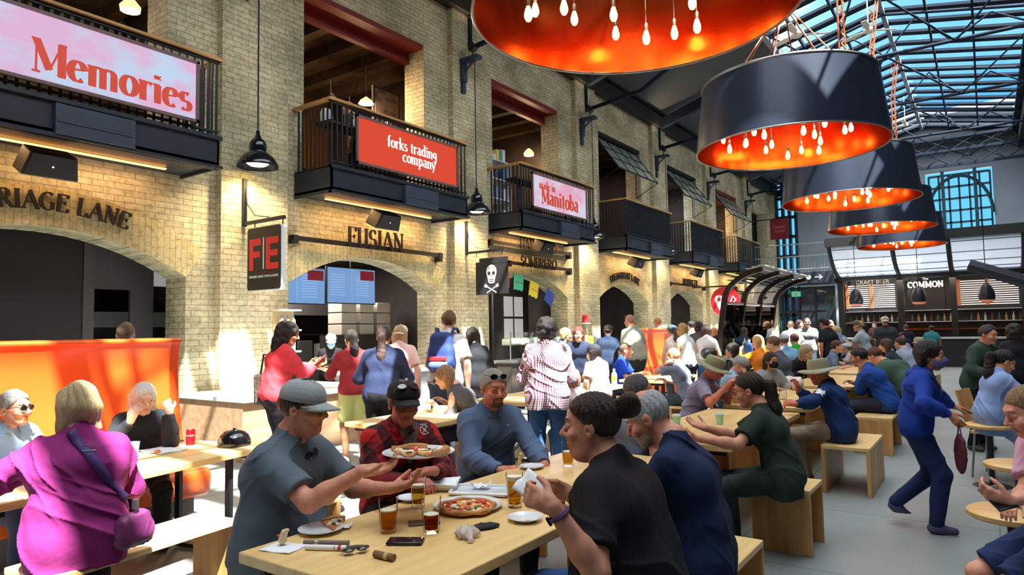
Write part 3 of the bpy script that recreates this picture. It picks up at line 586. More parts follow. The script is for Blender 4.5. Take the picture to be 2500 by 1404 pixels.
        lo, hi = opbounds(al, .02); V, Q = nets(fb, lo, hi, D['s'] * 1.15); npmesh({'long': 'trousers', 'shorts': 'shorts', 'skirt': 'skirt'}[legs], V, Q, [bm], root)
    if shoes is not None:
        for q in (-1, 1):
            hp, kn, an = lg[q]; fz = max(an[2] - .085, 0); td = V3(q * .12, 1, 0) if feet is None or len(feet) < 3 else nrm(np.array(feet[2 + (q + 1) // 2], float)); td = nrm(td)
            b0 = V3(an[0], an[1], an[2] - .045) - td * .03; sdf_obj('shoe', [('u', rc(b0, b0 + td * .17 * s + V3(0, 0, -.008), .043 * s, .034 * s), 0), ('u', rc(an, b0 + td * .04, .042 * s, .042), .03), ('p', (0, 0, -1, -(an[2] - .083)), 0)], .010 if lod == 0 else .016, [mat('shoe_%d_%d_%d' % shoes, shoes, rough=.6)], root)
    if hair:
        st, hcol = hair[0], hair[1]; hm = hairm(hcol); ho = []
        plane = lambda zf, sl: ('p', tuple(list((HM @ nrm(V3(0, sl, -1)))) + [float((HM @ nrm(V3(0, sl, -1))) @ hp_(0, .08, zf))]), 0)
        th = {'buzz': .003, 'short': .009, 'balding': .003}.get(st, .012)
        cap_ = ('u', el(hp_(0, -.015, .031), V3(.077 + th, .098 + th, .090 + th) * hs, HM), 0)
        facecut = ('s', el(hp_(0, .105, -.03), V3(.060, .075, .098) * hs, HM), .01)
        if st in ('short', 'buzz'): ho = [cap_, plane(.066, .95)]
        elif st == 'balding': ho = [cap_, ('s', el(hp_(0, .03, .11), V3(.062, .10, .075) * hs, HM), .01), plane(.03, .75)]
        elif st == 'curly': ho = [cap_, ('u', el(hp_(0, -.035, .03), V3(.105, .115, .105) * hs, HM), .01), ('u', el(hp_(0, -.06, -.05), V3(.105, .08, .08) * hs, HM), .05)] + ([('u', el(hp_(0, -.065, -.06 - hair[2] * .5), V3(.125, .085, .06 + hair[2] * .5) * hs, HM), .05)] if len(hair) > 2 else []) + [facecut]
        elif st in ('bob', 'long', 'messy'):
            ln = {'bob': .11, 'messy': .09, 'long': .27}[st] if len(hair) < 3 else hair[2]
            vol = 1.16 if st == 'messy' else 1.0; ho = [('u', el(hp_(0, -.018 * vol, .032), V3(.088, .108, .099) * hs * vol, HM), 0)]; 
            dn = HM.T @ V3(0, 0, -1); dn = nrm(dn * .8 + V3(0, -.12, -.3))
            for x in (-1, -.4, .4, 1): a = V3(x * .062, -.045 - .03 * (1 - abs(x)), .0); ho.append(('u', rc(hp_(*a), hp_(*(a + dn * ln + V3(x * .015, 0, 0))), .043 * hs, .028), .03))
            ho.append(facecut)
        elif st in ('pony', 'bun'):
            ho = [('u', el(hp_(0, -.015, .031), V3(.086, .107, .098) * hs, HM), 0), plane(.072, .9)] 
        lo, hi = opbounds(ho, .02); fr = 1.0
        def hd2(P):
            q = (P - hc.astype(F32)) @ HM.astype(F32); a = np.arctan2(q[:, 0], -q[:, 1] + .02)
            if st == 'curly': return (.0075 * pn(q, 85)).astype(F32)
            if st == 'messy': return (.0045 * pn(q, 55) + .003 * np.sin(a * 22 + 30 * q[:, 2] + 2 * pn(q, 30))).astype(F32)
            if st == 'short': return (.0035 * pn(q, 60) + .0018 * np.sin(a * 30 + 30 * q[:, 2])).astype(F32)
            return (.0022 * np.sin(a * 26 + 8 * q[:, 2] * 4) + .0015 * np.sin(a * 61 + 20 * q[:, 2])).astype(F32) * (0.2 if st == 'buzz' else 1)
        if lod == 2 and st not in ('curly',): hd2 = None
        V, Q = nets(lambda P: field(ho, P, hd2), lo, hi, D['hr'] if lod else .006); npmesh('hair', V, Q, [hm], root)
        if st == 'pony':
            dn = HM.T @ V3(0, -.12, -1); ln = .28 if len(hair) < 3 else hair[2]; a = hp_(0, -.115, .035); b = hp_(0, -.15, .0); c = b + V3(0, -.02, -ln * .5); e = c + V3(.01, .01, -ln * .5)
            sdf_obj('ponytail', [('u', rc(a, b, .022, .036), .01), ('u', rc(b, c, .040, .052), .03), ('u', rc(c, e, .052, .022), .03)], D['hr'], [hm], root, folds(.004, 3, 2.5))
        if st == 'bun': sdf_obj('bun', [('u', sph(hp_(0, -.125, .06), .036 * hs), .01), ('u', el(hp_(.0, -.155, .075), V3(.05, .042, .052) * hs, HM), .03)], .007 if lod == 0 else D['hr'], [hm], root, lambda P: (.003 * np.sin(90 * P[:, 0] + 60 * P[:, 2])).astype(F32))
    if beard:
        sdf_obj('beard', [('u', el(hp_(0, .030, -.062), V3(.056, .070, .058) * hs, HM), .0), ('u', rc(hp_(-.02, .066, -.1), hp_(.02, .066, -.1), .022), .02), ('u', rc(hp_(-.026, .078, -.053), hp_(.026, .078, -.053), .010), .01), ('s', el(hp_(0, .100, -.068), V3(.021, .02, .010), HM), .004), ('s', el(hp_(0, .11, -.02), V3(.06, .06, .026), HM), .01), ('p', tuple(list(HM @ nrm(V3(0, -.6, 1))) + [float((HM @ nrm(V3(0, -.6, 1))) @ hp_(0, .03, -.045))]), 0)] if beard[0] == 'full' else
                [('u', rc(hp_(-.018, .068, -.096), hp_(.018, .068, -.096), .024 * hs), .0), ('u', rc(hp_(-.024, .082, -.056), hp_(.024, .082, -.056), .008), .006), ('u', rc(hp_(-.030, .078, -.058), hp_(-.024, .072, -.09), .008), .006), ('u', rc(hp_(.030, .078, -.058), hp_(.024, .072, -.09), .008), .006), ('s', el(hp_(0, .100, -.069), V3(.019, .02, .009), HM), .003)], .005 if lod == 0 else .01, [hairm(beard[1])], root)
    if mask: sdf_obj('face_mask', [('u', el(hp_(0, .045, -.05), V3(.069, .073, .064) * hs, HM), 0), ('u', rc(hp_(0, .09, -.01), hp_(0, .118, -.035), .012, .016), .02), ('p', tuple(list(HM @ V3(0, -1, 0)) + [float((HM @ V3(0, -1, 0)) @ hp_(0, .03, 0))]), 0), ('p', tuple(list(HM @ V3(0, 0, 1)) + [float((HM @ V3(0, 0, 1)) @ hp_(0, 0, -.004))]), 0)], .006 if lod == 0 else .01, [cloth(mask)], root)
    if glasses:
        gl = MB(); gl.M = M4; zz = .0 if glasses != 'up' else .085; yy = .105 if glasses != 'up' else .085
        dark = mat('sunglass_lens', (25, 28, 35), rough=.08, spec=.8); fm = mat('glasses_frame', (30, 28, 30), rough=.3)
        for q in (-1, 1):
            pts = [(q * .033 + .024 * cos(t), yy - .006 * abs(cos(t)) * (1 if q * cos(t) > 0 else -.2), zz + .003 + .017 * sin(t)) for t in np.linspace(0, 2 * pi, 15)[:-1]]
            gl.tube(pts, .0016, 5, 0, True); gl.tube([(q * .057, yy - .006, zz + .008), (q * .078, yy - .05, zz + .01), (q * .08, yy - .10, zz + .004)], .0018, 5, 0)
            if glasses in ('sun', 'up'): gl.add(pts, [tuple(range(14))], 1)
        gl.tube([(-.01, yy, zz + .006), (.01, yy, zz + .006)], .0018, 5, 0); gl.build('sunglasses' if glasses in ('sun', 'up') else 'glasses', [fm, dark], root)
    if hat:
        kind, hcol = hat[0], hat[1]; hm = mat('hat_%d_%d_%d' % hcol, hcol, rough=.85, bump=.3, bscale=60, var=.1)
        m = MB(); tilt = hat[2] if len(hat) > 2 else 0; m.M = M4 @ Matrix.Rotation(tilt, 4, 'X') @ (Matrix.Rotation(pi, 4, 'Z') if kind == 'cap_back' else Matrix.Identity(4)); N = 28
        if kind.startswith('cap'):
            pr = [(1, 0), (1.0, .03), (.97, .055), (.88, .085), (.70, .112), (.42, .130), (.12, .137), (.001, .138)]
            vs = [(r * .093 * cos(2 * pi * k / N), -.012 + r * .111 * sin(2 * pi * k / N), .035 + z * .70) for r, z in pr for k in range(N)]; m.add(vs, [(i * N + k, i * N + (k + 1) % N, (i + 1) * N + (k + 1) % N, (i + 1) * N + k) for i in range(len(pr) - 1) for k in range(N)])
            m.lathe([(.001, .006), (.007, .005), (.008, 0)], (0, -.012, .131), 8); o = m.build('cap', hm, root); o.modifiers.new('thick', 'SOLIDIFY').thickness = .003
            b = MB(); b.M = m.M; n_ = 15; vs = []
            for r in (0, .35, .7, 1):
                for t in np.linspace(-1.25, 1.25, n_): x = .090 * sin(t) * (1 - .06 * r); y0 = -.012 + .110 * cos(t); vs.append((x, y0 + r * .082 * (cos(t * 1.05) ** .6 if abs(t) < 1.45 else 0), .040 - 3.2 * x * x - .018 * r))
            b.add(vs, [(i * n_ + k, i * n_ + k + 1, (i + 1) * n_ + k + 1, (i + 1) * n_ + k) for i in range(3) for k in range(n_ - 1)]); o = b.build('brim', hm, root); o.modifiers.new('thick', 'SOLIDIFY').thickness = .004
        else:
            w = hat[3] if len(hat) > 3 else .075; pr = [(1.0 + w / .1, -.022), (1 + .6 * w / .1, -.008), (1.02, 0), (1.0, .03), (.97, .07), (.86, .098), (.5, .104), (.001, .100)]
            vs = [(r * .097 * cos(2 * pi * k / N), -.012 + r * .114 * sin(2 * pi * k / N), .035 + z + (.014 * cos(4 * pi * k / N + 3.14) * (r - 1) / .6 if r > 1.05 else 0)) for r, z in pr for k in range(N)]
            m.add(vs, [(i * N + k, i * N + (k + 1) % N, (i + 1) * N + (k + 1) % N, (i + 1) * N + k) for i in range(len(pr) - 1) for k in range(N)]); o = m.build('sun_hat', hm, root); o.modifiers.new('thick', 'SOLIDIFY').thickness = .003
    return dict(root=root, arms=arms, M4=M4, hc=hc, nb=nb, ROT=ROT, chest=chest, f2=f2, u2=u2, legs=lg, sh=sh, loc=loc, H=s * 1.75)
# ================================================================ lettering drawn with a broad nib
def arcp(cx, cy, rx, ry, a0, a1, n=12): return [(cx + rx * cos(radians(a0 + (a1 - a0) * i / n)), cy + ry * sin(radians(a0 + (a1 - a0) * i / n))) for i in range(n + 1)]
GL = {  # width, strokes (points, weight), serif spots
 'A': (.82, [([(.06, 0), (.38, 1)], .45), ([(.38, 1), (.74, 0)], 1), ([(.17, .34), (.6, .34)], 1)], [(.06, 0), (.74, 0)]),
 'B': (.68, [([(.14, 0), (.14, 1)], 1), ([(.14, 1)] + arcp(.34, .76, .22, .24, 90, -90, 8) + [(.14, .52)], .9), ([(.14, .52)] + arcp(.36, .26, .26, .26, 90, -90, 8) + [(.14, 0)], .9)], []),
 'C': (.78, [(arcp(.42, .5, .34, .5, 48, 312, 18), 1), ([(.66, .98), (.66, .72)], .4)], []),
 'E': (.68, [([(.14, 0), (.14, 1)], 1), ([(.05, 1), (.58, 1), (.58, .82)], .7), ([(.14, .52), (.46, .52)], .7), ([(.46, .42), (.46, .62)], .4), ([(.05, 0), (.6, 0), (.6, .2)], .7)], []),
 'F': (.64, [([(.14, 0), (.14, 1)], 1), ([(.05, 1), (.56, 1), (.56, .80)], .7), ([(.14, .52), (.44, .52)], .7), ([(.44, .42), (.44, .62)], .4)], [(.14, 0)]),
 'G': (.82, [(arcp(.42, .5, .34, .5, 48, 300, 18) + [(.66, .1)], 1), ([(.66, .05), (.66, .42)], .9), ([(.5, .42), (.76, .42)], .7)], []),
 'H': (.86, [([(.16, 0), (.16, 1)], 1), ([(.68, 0), (.68, 1)], 1), ([(.16, .52), (.68, .52)], .7)], [(.16, 0), (.68, 0), (.16, 1), (.68, 1)]),
 'I': (.38, [([(.18, 0), (.18, 1)], 1)], [(.18, 0), (.18, 1)]),
 'L': (.64, [([(.14, 0), (.14, 1)], 1), ([(.05, 0), (.56, 0), (.56, .22)], .7)], [(.14, 1)]),
 'M': (1.0, [([(.14, 0), (.14, 1)], .45), ([(.14, 1), (.5, .12)], 1), ([(.5, .12), (.84, 1)], .45), ([(.84, 1), (.84, 0)], 1)], [(.14, 0), (.84, 0), (.12, 1), (.86, 1)]),
 'N': (.84, [([(.14, 0), (.14, 1)], .45), ([(.14, 1), (.68, 0)], 1), ([(.68, 0), (.68, 1)], .45)], [(.14, 0), (.12, 1), (.68, 1)]),
 'O': (.86, [(arcp(.43, .5, .35, .5, 0, 360, 24), 1)], []),
 'R': (.76, [([(.14, 0), (.14, 1)], 1), ([(.05, 1), (.3, 1)] + arcp(.34, .75, .22, .25, 90, -90, 8) + [(.14, .5)], .9), ([(.34, .5), (.68, 0)], 1)], [(.14, 0), (.68, 0)]),
 'S': (.62, [(arcp(.3, .74, .2, .26, 40, 250, 10) + arcp(.3, .26, .22, .26, 80, -140, 10), 1), ([(.48, .98), (.48, .78)], .4), ([(.1, .02), (.1, .24)], .4)], []),
 'T': (.74, [([(.36, 0), (.36, 1)], 1), ([(.06, .8), (.06, 1), (.66, 1), (.66, .8)], .6)], [(.36, 0)]),
 'U': (.82, [([(.16, 1), (.16, .32)] + arcp(.4, .3, .24, .3, 180, 360, 10) + [(.66, 1)], .9)], [(.16, 1), (.66, 1)]),
 'a': (.60, [([(.42, 0), (.42, .5)] + arcp(.27, .5, .15, .16, 0, 150, 6), 1), (arcp(.26, .17, .17, .17, 70, 360, 12), .9)], [(.46, 0)]),
 'b': (.64, [([(.14, 0), (.14, 1.05)], 1), (arcp(.32, .32, .2, .32, -160, 160, 14), 1)], [(.1, 1.05)]),
 'c': (.54, [(arcp(.3, .32, .22, .32, 50, 310, 12), 1)], []),
 'd': (.66, [([(.48, 0), (.48, 1.05)], 1), (arcp(.3, .32, .2, .32, 20, 340, 14), 1)], [(.44, 1.05), (.52, 0)]),
 'e': (.58, [([(.1, .36), (.48, .40)], .8), (arcp(.29, .32, .21, .32, 12, 310, 14), 1)], []),
 'f': (.42, [([(.18, 0), (.18, .8)] + arcp(.33, .8, .15, .22, 180, 60, 6), 1), ([(.04, .62), (.36, .62)], .8)], [(.18, 0)]),
 'g': (.60, [(arcp(.28, .38, .19, .25, 0, 360, 14), 1), ([(.48, .62), (.48, -.1)] + arcp(.3, -.12, .18, .2, 0, -150, 8), .9)], []),
 'i': (.34, [([(.16, 0), (.16, .62)], 1), (arcp(.16, .88, .035, .04, 0, 360, 6), .9)], [(.16, 0), (.12, .62)]),
 'k': (.64, [([(.14, 0), (.14, 1.05)], 1), ([(.48, .62), (.16, .28)], .7), ([(.28, .38), (.54, 0)], 1)], [(.14, 0), (.1, 1.05), (.54, 0), (.48, .62)]),
 'm': (.98, [([(.14, 0), (.14, .62)], 1), ([(.14, .48)] + arcp(.3, .46, .16, .17, 150, 0, 6) + [(.46, 0)], .95), ([(.46, .48)] + arcp(.63, .46, .17, .17, 150, 0, 6) + [(.80, 0)], .95)], [(.14, 0), (.46, 0), (.8, 0), (.1, .62)]),
 'n': (.66, [([(.14, 0), (.14, .62)], 1), ([(.14, .48)] + arcp(.32, .46, .17, .17, 150, 0, 6) + [(.49, 0)], .95)], [(.14, 0), (.49, 0), (.1, .62)]),
 'o': (.62, [(arcp(.31, .32, .22, .32, 0, 360, 18), 1)], []),
 'p': (.64, [([(.14, -.35), (.14, .62)], 1), (arcp(.32, .32, .2, .32, -160, 160, 14), 1)], [(.14, -.35), (.1, .62)]),
 'r': (.48, [([(.14, 0), (.14, .62)], 1), ([(.14, .46)] + arcp(.32, .46, .15, .16, 150, 40, 6), .9)], [(.14, 0), (.1, .62)]),
 's': (.48, [(arcp(.24, .47, .14, .16, 40, 250, 8) + arcp(.24, .16, .16, .16, 80, -140, 8), .95)], []),
 't': (.42, [([(.18, .85), (.18, .12)] + arcp(.28, .12, .1, .12, 180, 300, 5), 1), ([(.04, .62), (.36, .62)], .8)], []),
 'y': (.62, [([(.08, .62), (.3, 0)], 1), ([(.52, .62), (.22, -.3), (.1, -.32)], .6)], [(.08, .62), (.52, .62)]),
 ' ': (.4, [], [])}
def lettering(m, txt, at_, h, thick=.17, thin=.055, d=.03, mi=0, track=0, path=None, rot=None):
    """at_(u, v, w) -> point in space; u along the line, v up, w out of the wall. path(u) -> (u0, v0, angle) bends the line"""
    tot = sum(GL[c][0] + track for c in txt); x = 0
    for ch in txt:
        w, st, se = GL[ch]; cx = x + w / 2
        if path: pu, pv, an = path((cx - tot / 2) * h)
        def tf(p):
            if path: dx = (x + p[0] - cx) * h; dy = p[1] * h; return (pu + dx * cos(an) - dy * sin(an), pv + dx * sin(an) + dy * cos(an))
            return ((x + p[0] - tot / 2) * h, p[1] * h)
        segs = []; dd = d
        for pts, wt in st:   # every stroke is one ribbon whose breadth follows its direction
            n_ = len(pts); Lf, Rt = [], []; closed = n_ > 8 and abs(pts[0][0] - pts[-1][0]) + abs(pts[0][1] - pts[-1][1]) < 1e-4; dd += d * .02
            for i, p in enumerate(pts):
                ds = []
                for a, b in (((pts[i - 1] if i else (pts[-2] if closed else None)), p), (p, (pts[i + 1] if i < n_ - 1 else (pts[1] if closed else None)))):
                    if a is None or b is None: continue
                    l_ = sqrt((b[0] - a[0]) ** 2 + (b[1] - a[1]) ** 2)
                    if l_ > 1e-5: ds.append(((b[0] - a[0]) / l_, (b[1] - a[1]) / l_))
                if not ds: continue
                if len(ds) == 2 and ds[0][0] * ds[1][0] + ds[0][1] * ds[1][1] < .55:   # a sharp corner: finish this ribbon, start the next
                    for q in ds:
                        t = max(thin, thin + (thick * wt - thin) * abs(q[1])) if wt > .5 else thin * 1.2; Lf.append((p[0] - q[1] * t / 2, p[1] + q[0] * t / 2)); Rt.append((p[0] + q[1] * t / 2, p[1] - q[0] * t / 2))
                    continue
                ux, uy = sum(q[0] for q in ds), sum(q[1] for q in ds); l_ = sqrt(ux * ux + uy * uy) + 1e-9; ux, uy = ux / l_, uy / l_
                t = max(thin, thin + (thick * wt - thin) * abs(uy) ** 1.2) if wt > .5 else thin * 1.2; Lf.append((p[0] - uy * t / 2, p[1] + ux * t / 2)); Rt.append((p[0] + uy * t / 2, p[1] - ux * t / 2))
            k_ = len(Lf); P = [tf(q) for q in Lf + Rt]; m.add([at_(u, v, 0) for u, v in P] + [at_(u, v, dd) for u, v in P], [f_ for i in range(k_ - 1) for f_ in ((2 * k_ + i, 3 * k_ + i, 3 * k_ + i + 1, 2 * k_ + i + 1), (i, i + 1, 2 * k_ + i + 1, 2 * k_ + i), (k_ + i + 1, k_ + i, 3 * k_ + i, 3 * k_ + i + 1))] + [(0, 2 * k_, 3 * k_, k_), (k_ - 1, 2 * k_ - 1, 4 * k_ - 1, 3 * k_ - 1)], mi)
        for sx, sy in se: q = thin * .7; segs.append([(sx - .11, sy - q), (sx + .11, sy - q), (sx + .11, sy + q), (sx - .11, sy + q)])
        for sg in segs:
            P = [tf(p) for p in sg]; m.add([at_(u, v, 0) for u, v in P] + [at_(u, v, d) for u, v in P], [(3, 2, 1, 0), (4, 5, 6, 7), (0, 1, 5, 4), (1, 2, 6, 5), (2, 3, 7, 6), (3, 0, 4, 7)], mi)
        x += w + track
    return tot * h
def onwall(y0, z0, x0): return lambda u, v, w: (x0 + w, y0 + u, z0 + v)   # faces +x; reading direction is +y as seen from the hall
def sanswall(m, txt, size, y0, z0, x0, d=.01, mi=0, bold=0, align='CENTER'):
    vs, fs = text_mb(txt, size, d, align, bold); m.add([(x0 + v[2], y0 + v[0], z0 + v[1]) for v in vs], fs, mi)
def sansfront(m, txt, size, x0, y0, z0, d=.01, mi=0, bold=0, align='CENTER'):   # faces -y
    vs, fs = text_mb(txt, size, d, align, bold); m.add([(x0 + v[0], y0 - v[2], z0 + v[1]) for v in vs], fs, mi)
def light(name, kind, loc, e, col=(1, .75, .45), size=.1, spot=None, rot=None, parent=None, sy=None):
    d = bpy.data.lights.new(name, kind); o = bpy.data.objects.new(name, d); COL.objects.link(o); o.location = loc; d.energy = e; d.color = col
    if kind == 'AREA': d.size = size; 
    elif kind != 'SUN': d.shadow_soft_size = size
    if kind == 'AREA' and sy: d.shape = 'RECTANGLE'; d.size_y = sy
    if spot: d.spot_size = spot; d.spot_blend = .7
    if rot: o.rotation_euler = rot
    if parent: o.parent = parent
    return o
bulbm = mat('warm_bulb', (255, 214, 150), emit=(255, 200, 130), estr=28); tubem = mat('led_strip', (255, 240, 220), emit=(255, 225, 190), estr=5); warmstrip = mat('amber_strip', (255, 190, 110), emit=(255, 170, 80), estr=4)
coralm = mat('coral_ink', (60, 14, 10), emit=(236, 82, 60), estr=.42, rough=.5)
# ---------------------------------------------------------------- balconies
balname = ['wide balcony with the long pink screen at upper left', 'black steel balcony with the plain orange screen', 'black steel balcony carrying the small pale pink screen', 'black balcony with dense bars and no screen, right of the pink screen', 'fifth black balcony along the brick wall, light grey wall behind it', 'last small black balcony before the far corner']
for k in range(6):
    c = C[k]; b = thing('balcony', balname[k], 'balcony', (WX, c, 4.3), 0, None); xo = .95; hw = 1.72 if k else 1.75; y0 = -hw if k else -4.2
    MB().box(0, xo, y0, hw, -.40, -.36).box(xo - .03, xo, y0, hw, -.45, -.02).box(0, xo, hw - .03, hw, -.45, -.02).box(0, xo, y0, y0 + .03, -.45, -.02).box(xo - .08, xo + .05, y0, hw + .03, -.45, -.41).box(xo - .08, xo + .04, y0, hw + .03, -.05, -.0).build('floor_frame', mat('balcony_steel', (36, 42, 54), rough=.45, var=.15), b)
    MB().box(-.02, xo, y0, hw, -.03, .0).build('deck', blackm, b)
    m = MB(); n = int((hw - y0) / .105)
    for i in range(n + 1): y = y0 + .03 + (hw - y0 - .06) * i / n; m.bar((xo - .03, y, 0), (xo - .03, y, 1.04), .018, .03, 0, (0, 1, 0))
    for yy in (y0 + .03, hw - .03):
        for i in range(1, 9): m.bar((xo - .03 - i * .105, yy, 0), (xo - .03 - i * .105, yy, 1.04), .03, .018, 0, (0, 1, 0))
    m.box(xo - .05, xo - .01, y0, hw, .05, .08).box(xo - .05, xo - .01, y0, hw, 1.02, 1.06); m.build('baluster_grille', black, b, smooth=False)
    MB().box(xo - .09, xo + .03, y0 - .04, hw + .05, 1.06, 1.10).box(0, xo, hw - .06, hw + .05, 1.06, 1.10).box(0, xo, y0 - .05, y0 + .06, 1.06, 1.10).build('handrail', railwood, b, bevel=.008)
    if k == 3 or k == 4: MB().box(xo - .075, xo - .065, y0 + .05, hw - .05, .03, 1.04).build('dark_screen', mat('mesh_screen', (24, 26, 32), rough=.7), b)
    MB().box(xo - .02, xo + .07, -.1 if k else -.25, .78 if k else .62, -.42, -.07).box(xo + .06, xo + .085, -.08 if k else -.23, .76 if k else .6, -.28, -.26).build('junction_box', mat('box_blue_grey', (52, 62, 80), rough=.5), b, bevel=.008)
    MB().box(xo * .30, xo * .36, y0 + .4, hw - .4, -.43, -.415).build('light_strip', warmstrip, b)
    light('balcony_glow', 'AREA', (xo * .35, (y0 + hw) / 2, -.45), 18, (1, .60, .26), .12, parent=b, sy=(hw - y0 - .8)).rotation_euler = (0, 0, 0)
# screens
def screen(k, label, y0, y1, art, bg_c, bg2):
    c = C[k]; z0, z1 = 4.40, 5.22; x = WX + .98; s = thing('led_screen', label, 'screen', (x, (y0 + y1) / 2, z0)); hy = (y1 - y0) / 2; h = z1 - z0
    MB().box(0, .06, -hy, hy, 0, .035).box(0, .06, -hy, hy, h - .035, h).box(0, .06, -hy, -hy + .035, 0, h).box(0, .06, hy - .035, hy, 0, h).box(0, .02, -hy, hy, 0, h).build('frame', mat('rose_brown_frame', (112, 88, 88), rough=.5), s)
    pm = mat('screen_' + str(k), (18, 18, 20), emit=bg_c, estr=.54, rough=.5, spec=.1)
    if bg2:
        n = pm.node_tree.nodes; l = pm.node_tree.links; t = n.new('ShaderNodeTexCoord'); mp = n.new('ShaderNodeMapping'); mp.inputs['Scale'].default_value = (1, .8, 1.8); no = n.new('ShaderNodeTexNoise'); no.inputs['Scale'].default_value = 1.6; no.inputs['Detail'].default_value = 4
        r = n.new('ShaderNodeValToRGB'); r.color_ramp.elements[0].position = .42; r.color_ramp.elements[1].position = .6; r.color_ramp.elements[0].color = (*srgb(*bg2), 1); r.color_ramp.elements[1].color = (*srgb(*bg_c), 1)
        l.new(t.outputs['Object'], mp.inputs[0]); l.new(mp.outputs[0], no.inputs['Vector']); l.new(no.outputs[0], r.inputs[0]); l.new(r.outputs[0], n['Principled BSDF'].inputs['Emission Color'])
    MB().box(.02, .03, -hy + .03, hy - .03, .03, h - .03).build('display', pm, s, smooth=False)
    m = MB(); art(m, hy, h); m.build('lettering', coralm if k != 1 else mat('white_ink', (245, 245, 245), emit=(245, 245, 245), estr=.55), s, smooth=False)
    return s
def art0(m, hy, h): lettering(m, 'Memories', lambda u, v, w: (.032 + w, 1.18 + u, .13 + v), .36, .24, .05, .006)
def art1(m, hy, h):
    lettering(m, 'forks trading', lambda u, v, w: (.032 + w, .05 + u, .44 + v), .19, .17, .06, .006); lettering(m, 'company', lambda u, v, w: (.032 + w, .22 + u, .24 + v), .19, .17, .06, .006)
def art2(m, hy, h):
    lettering(m, 'made in', lambda u, v, w: (.032 + w, -.62 + u, .50 + v), .17, .22, .05, .006); lettering(m, 'Manitoba', lambda u, v, w: (.032 + w, -.02 + u, .16 + v), .36, .24, .06, .006)
s = screen(0, 'long pink and pale blue screen reading Memories on the left balcony', .4, 4.76, art0, (205, 225, 252), (236, 190, 226))
m = MB(); px_ = .10   # faint pink outline of a landmark arch on the screen
for a, b in (((-.6, .3), (-.2, .62)), ((-.2, .62), (.02, .48)), ((.02, .48), (.02, .1)), ((-.45, .1), (-.45, .42)), ((-.3, .1), (-.3, .52)), ((-.15, .1), (-.15, .55)), ((-.6, .3), (.02, .36)), ((-.6, .22), (.02, .28))): m.bar((.034, a[0] - .25, a[1] + .05), (.034, b[0] - .25, b[1] + .05), .004, .012)
m.build('line_drawing', mat('faint_pink', (236, 170, 205), emit=(236, 170, 205), estr=.45), s)
screen(1, 'solid orange red screen with white lettering forks trading company', 7.49, 10.1, art1, (232, 78, 52), None)
screen(2, 'small pink and white screen reading made in Manitoba', 12.76, 15.33, art2, (226, 222, 246), (240, 178, 204))
# ---------------------------------------------------------------- speakers, pendant lamps, wall brackets
spkm = mat('speaker_black', (30, 28, 30), rough=.6)
names = ['under the wide left balcony', 'above the word FUSIAN', 'hiding part of the word above the skull flag', 'above the pointed passage lettering', 'above the fifth arch', 'above the last arch']
for k in range(6):
    t = thing('loudspeaker', 'tilted black box loudspeaker ' + names[k], 'loudspeaker', (WX + .5, C[k] - .12, 3.64)); m = MB(); m.M = Matrix.Rotation(.45, 4, 'Y')
    m.prism([(-.30, -.14), (-.24, .15), (.24, .15), (.30, -.14)], -.16, .14, 'x'); m.build('cabinet', spkm, t, bevel=.02)
    g = MB(); g.M = m.M; g.prism([(-.27, -.12), (-.22, .13), (.22, .13), (.27, -.12)], .141, .15, 'x'); g.build('grille', mat('speaker_grille', (44, 42, 45), rough=.8), t)
    g = MB(); g.M = m.M; g.lathe([(.001, .0), (.012, 0)], (0, 0, 0), 8); g.v = [(.152, y, x) for x, y, z in g.v]; g.M = None; g2 = MB(); g2.M = m.M; g2.add(g.v, g.f); g2.build('badge', mat('badge', (240, 240, 240), emit=(240, 240, 240), estr=1.5), t)
    MB().bar((-.12, 0, .08), (-.12, 0, .19), .05, .03).build('mount_arm', black, t)
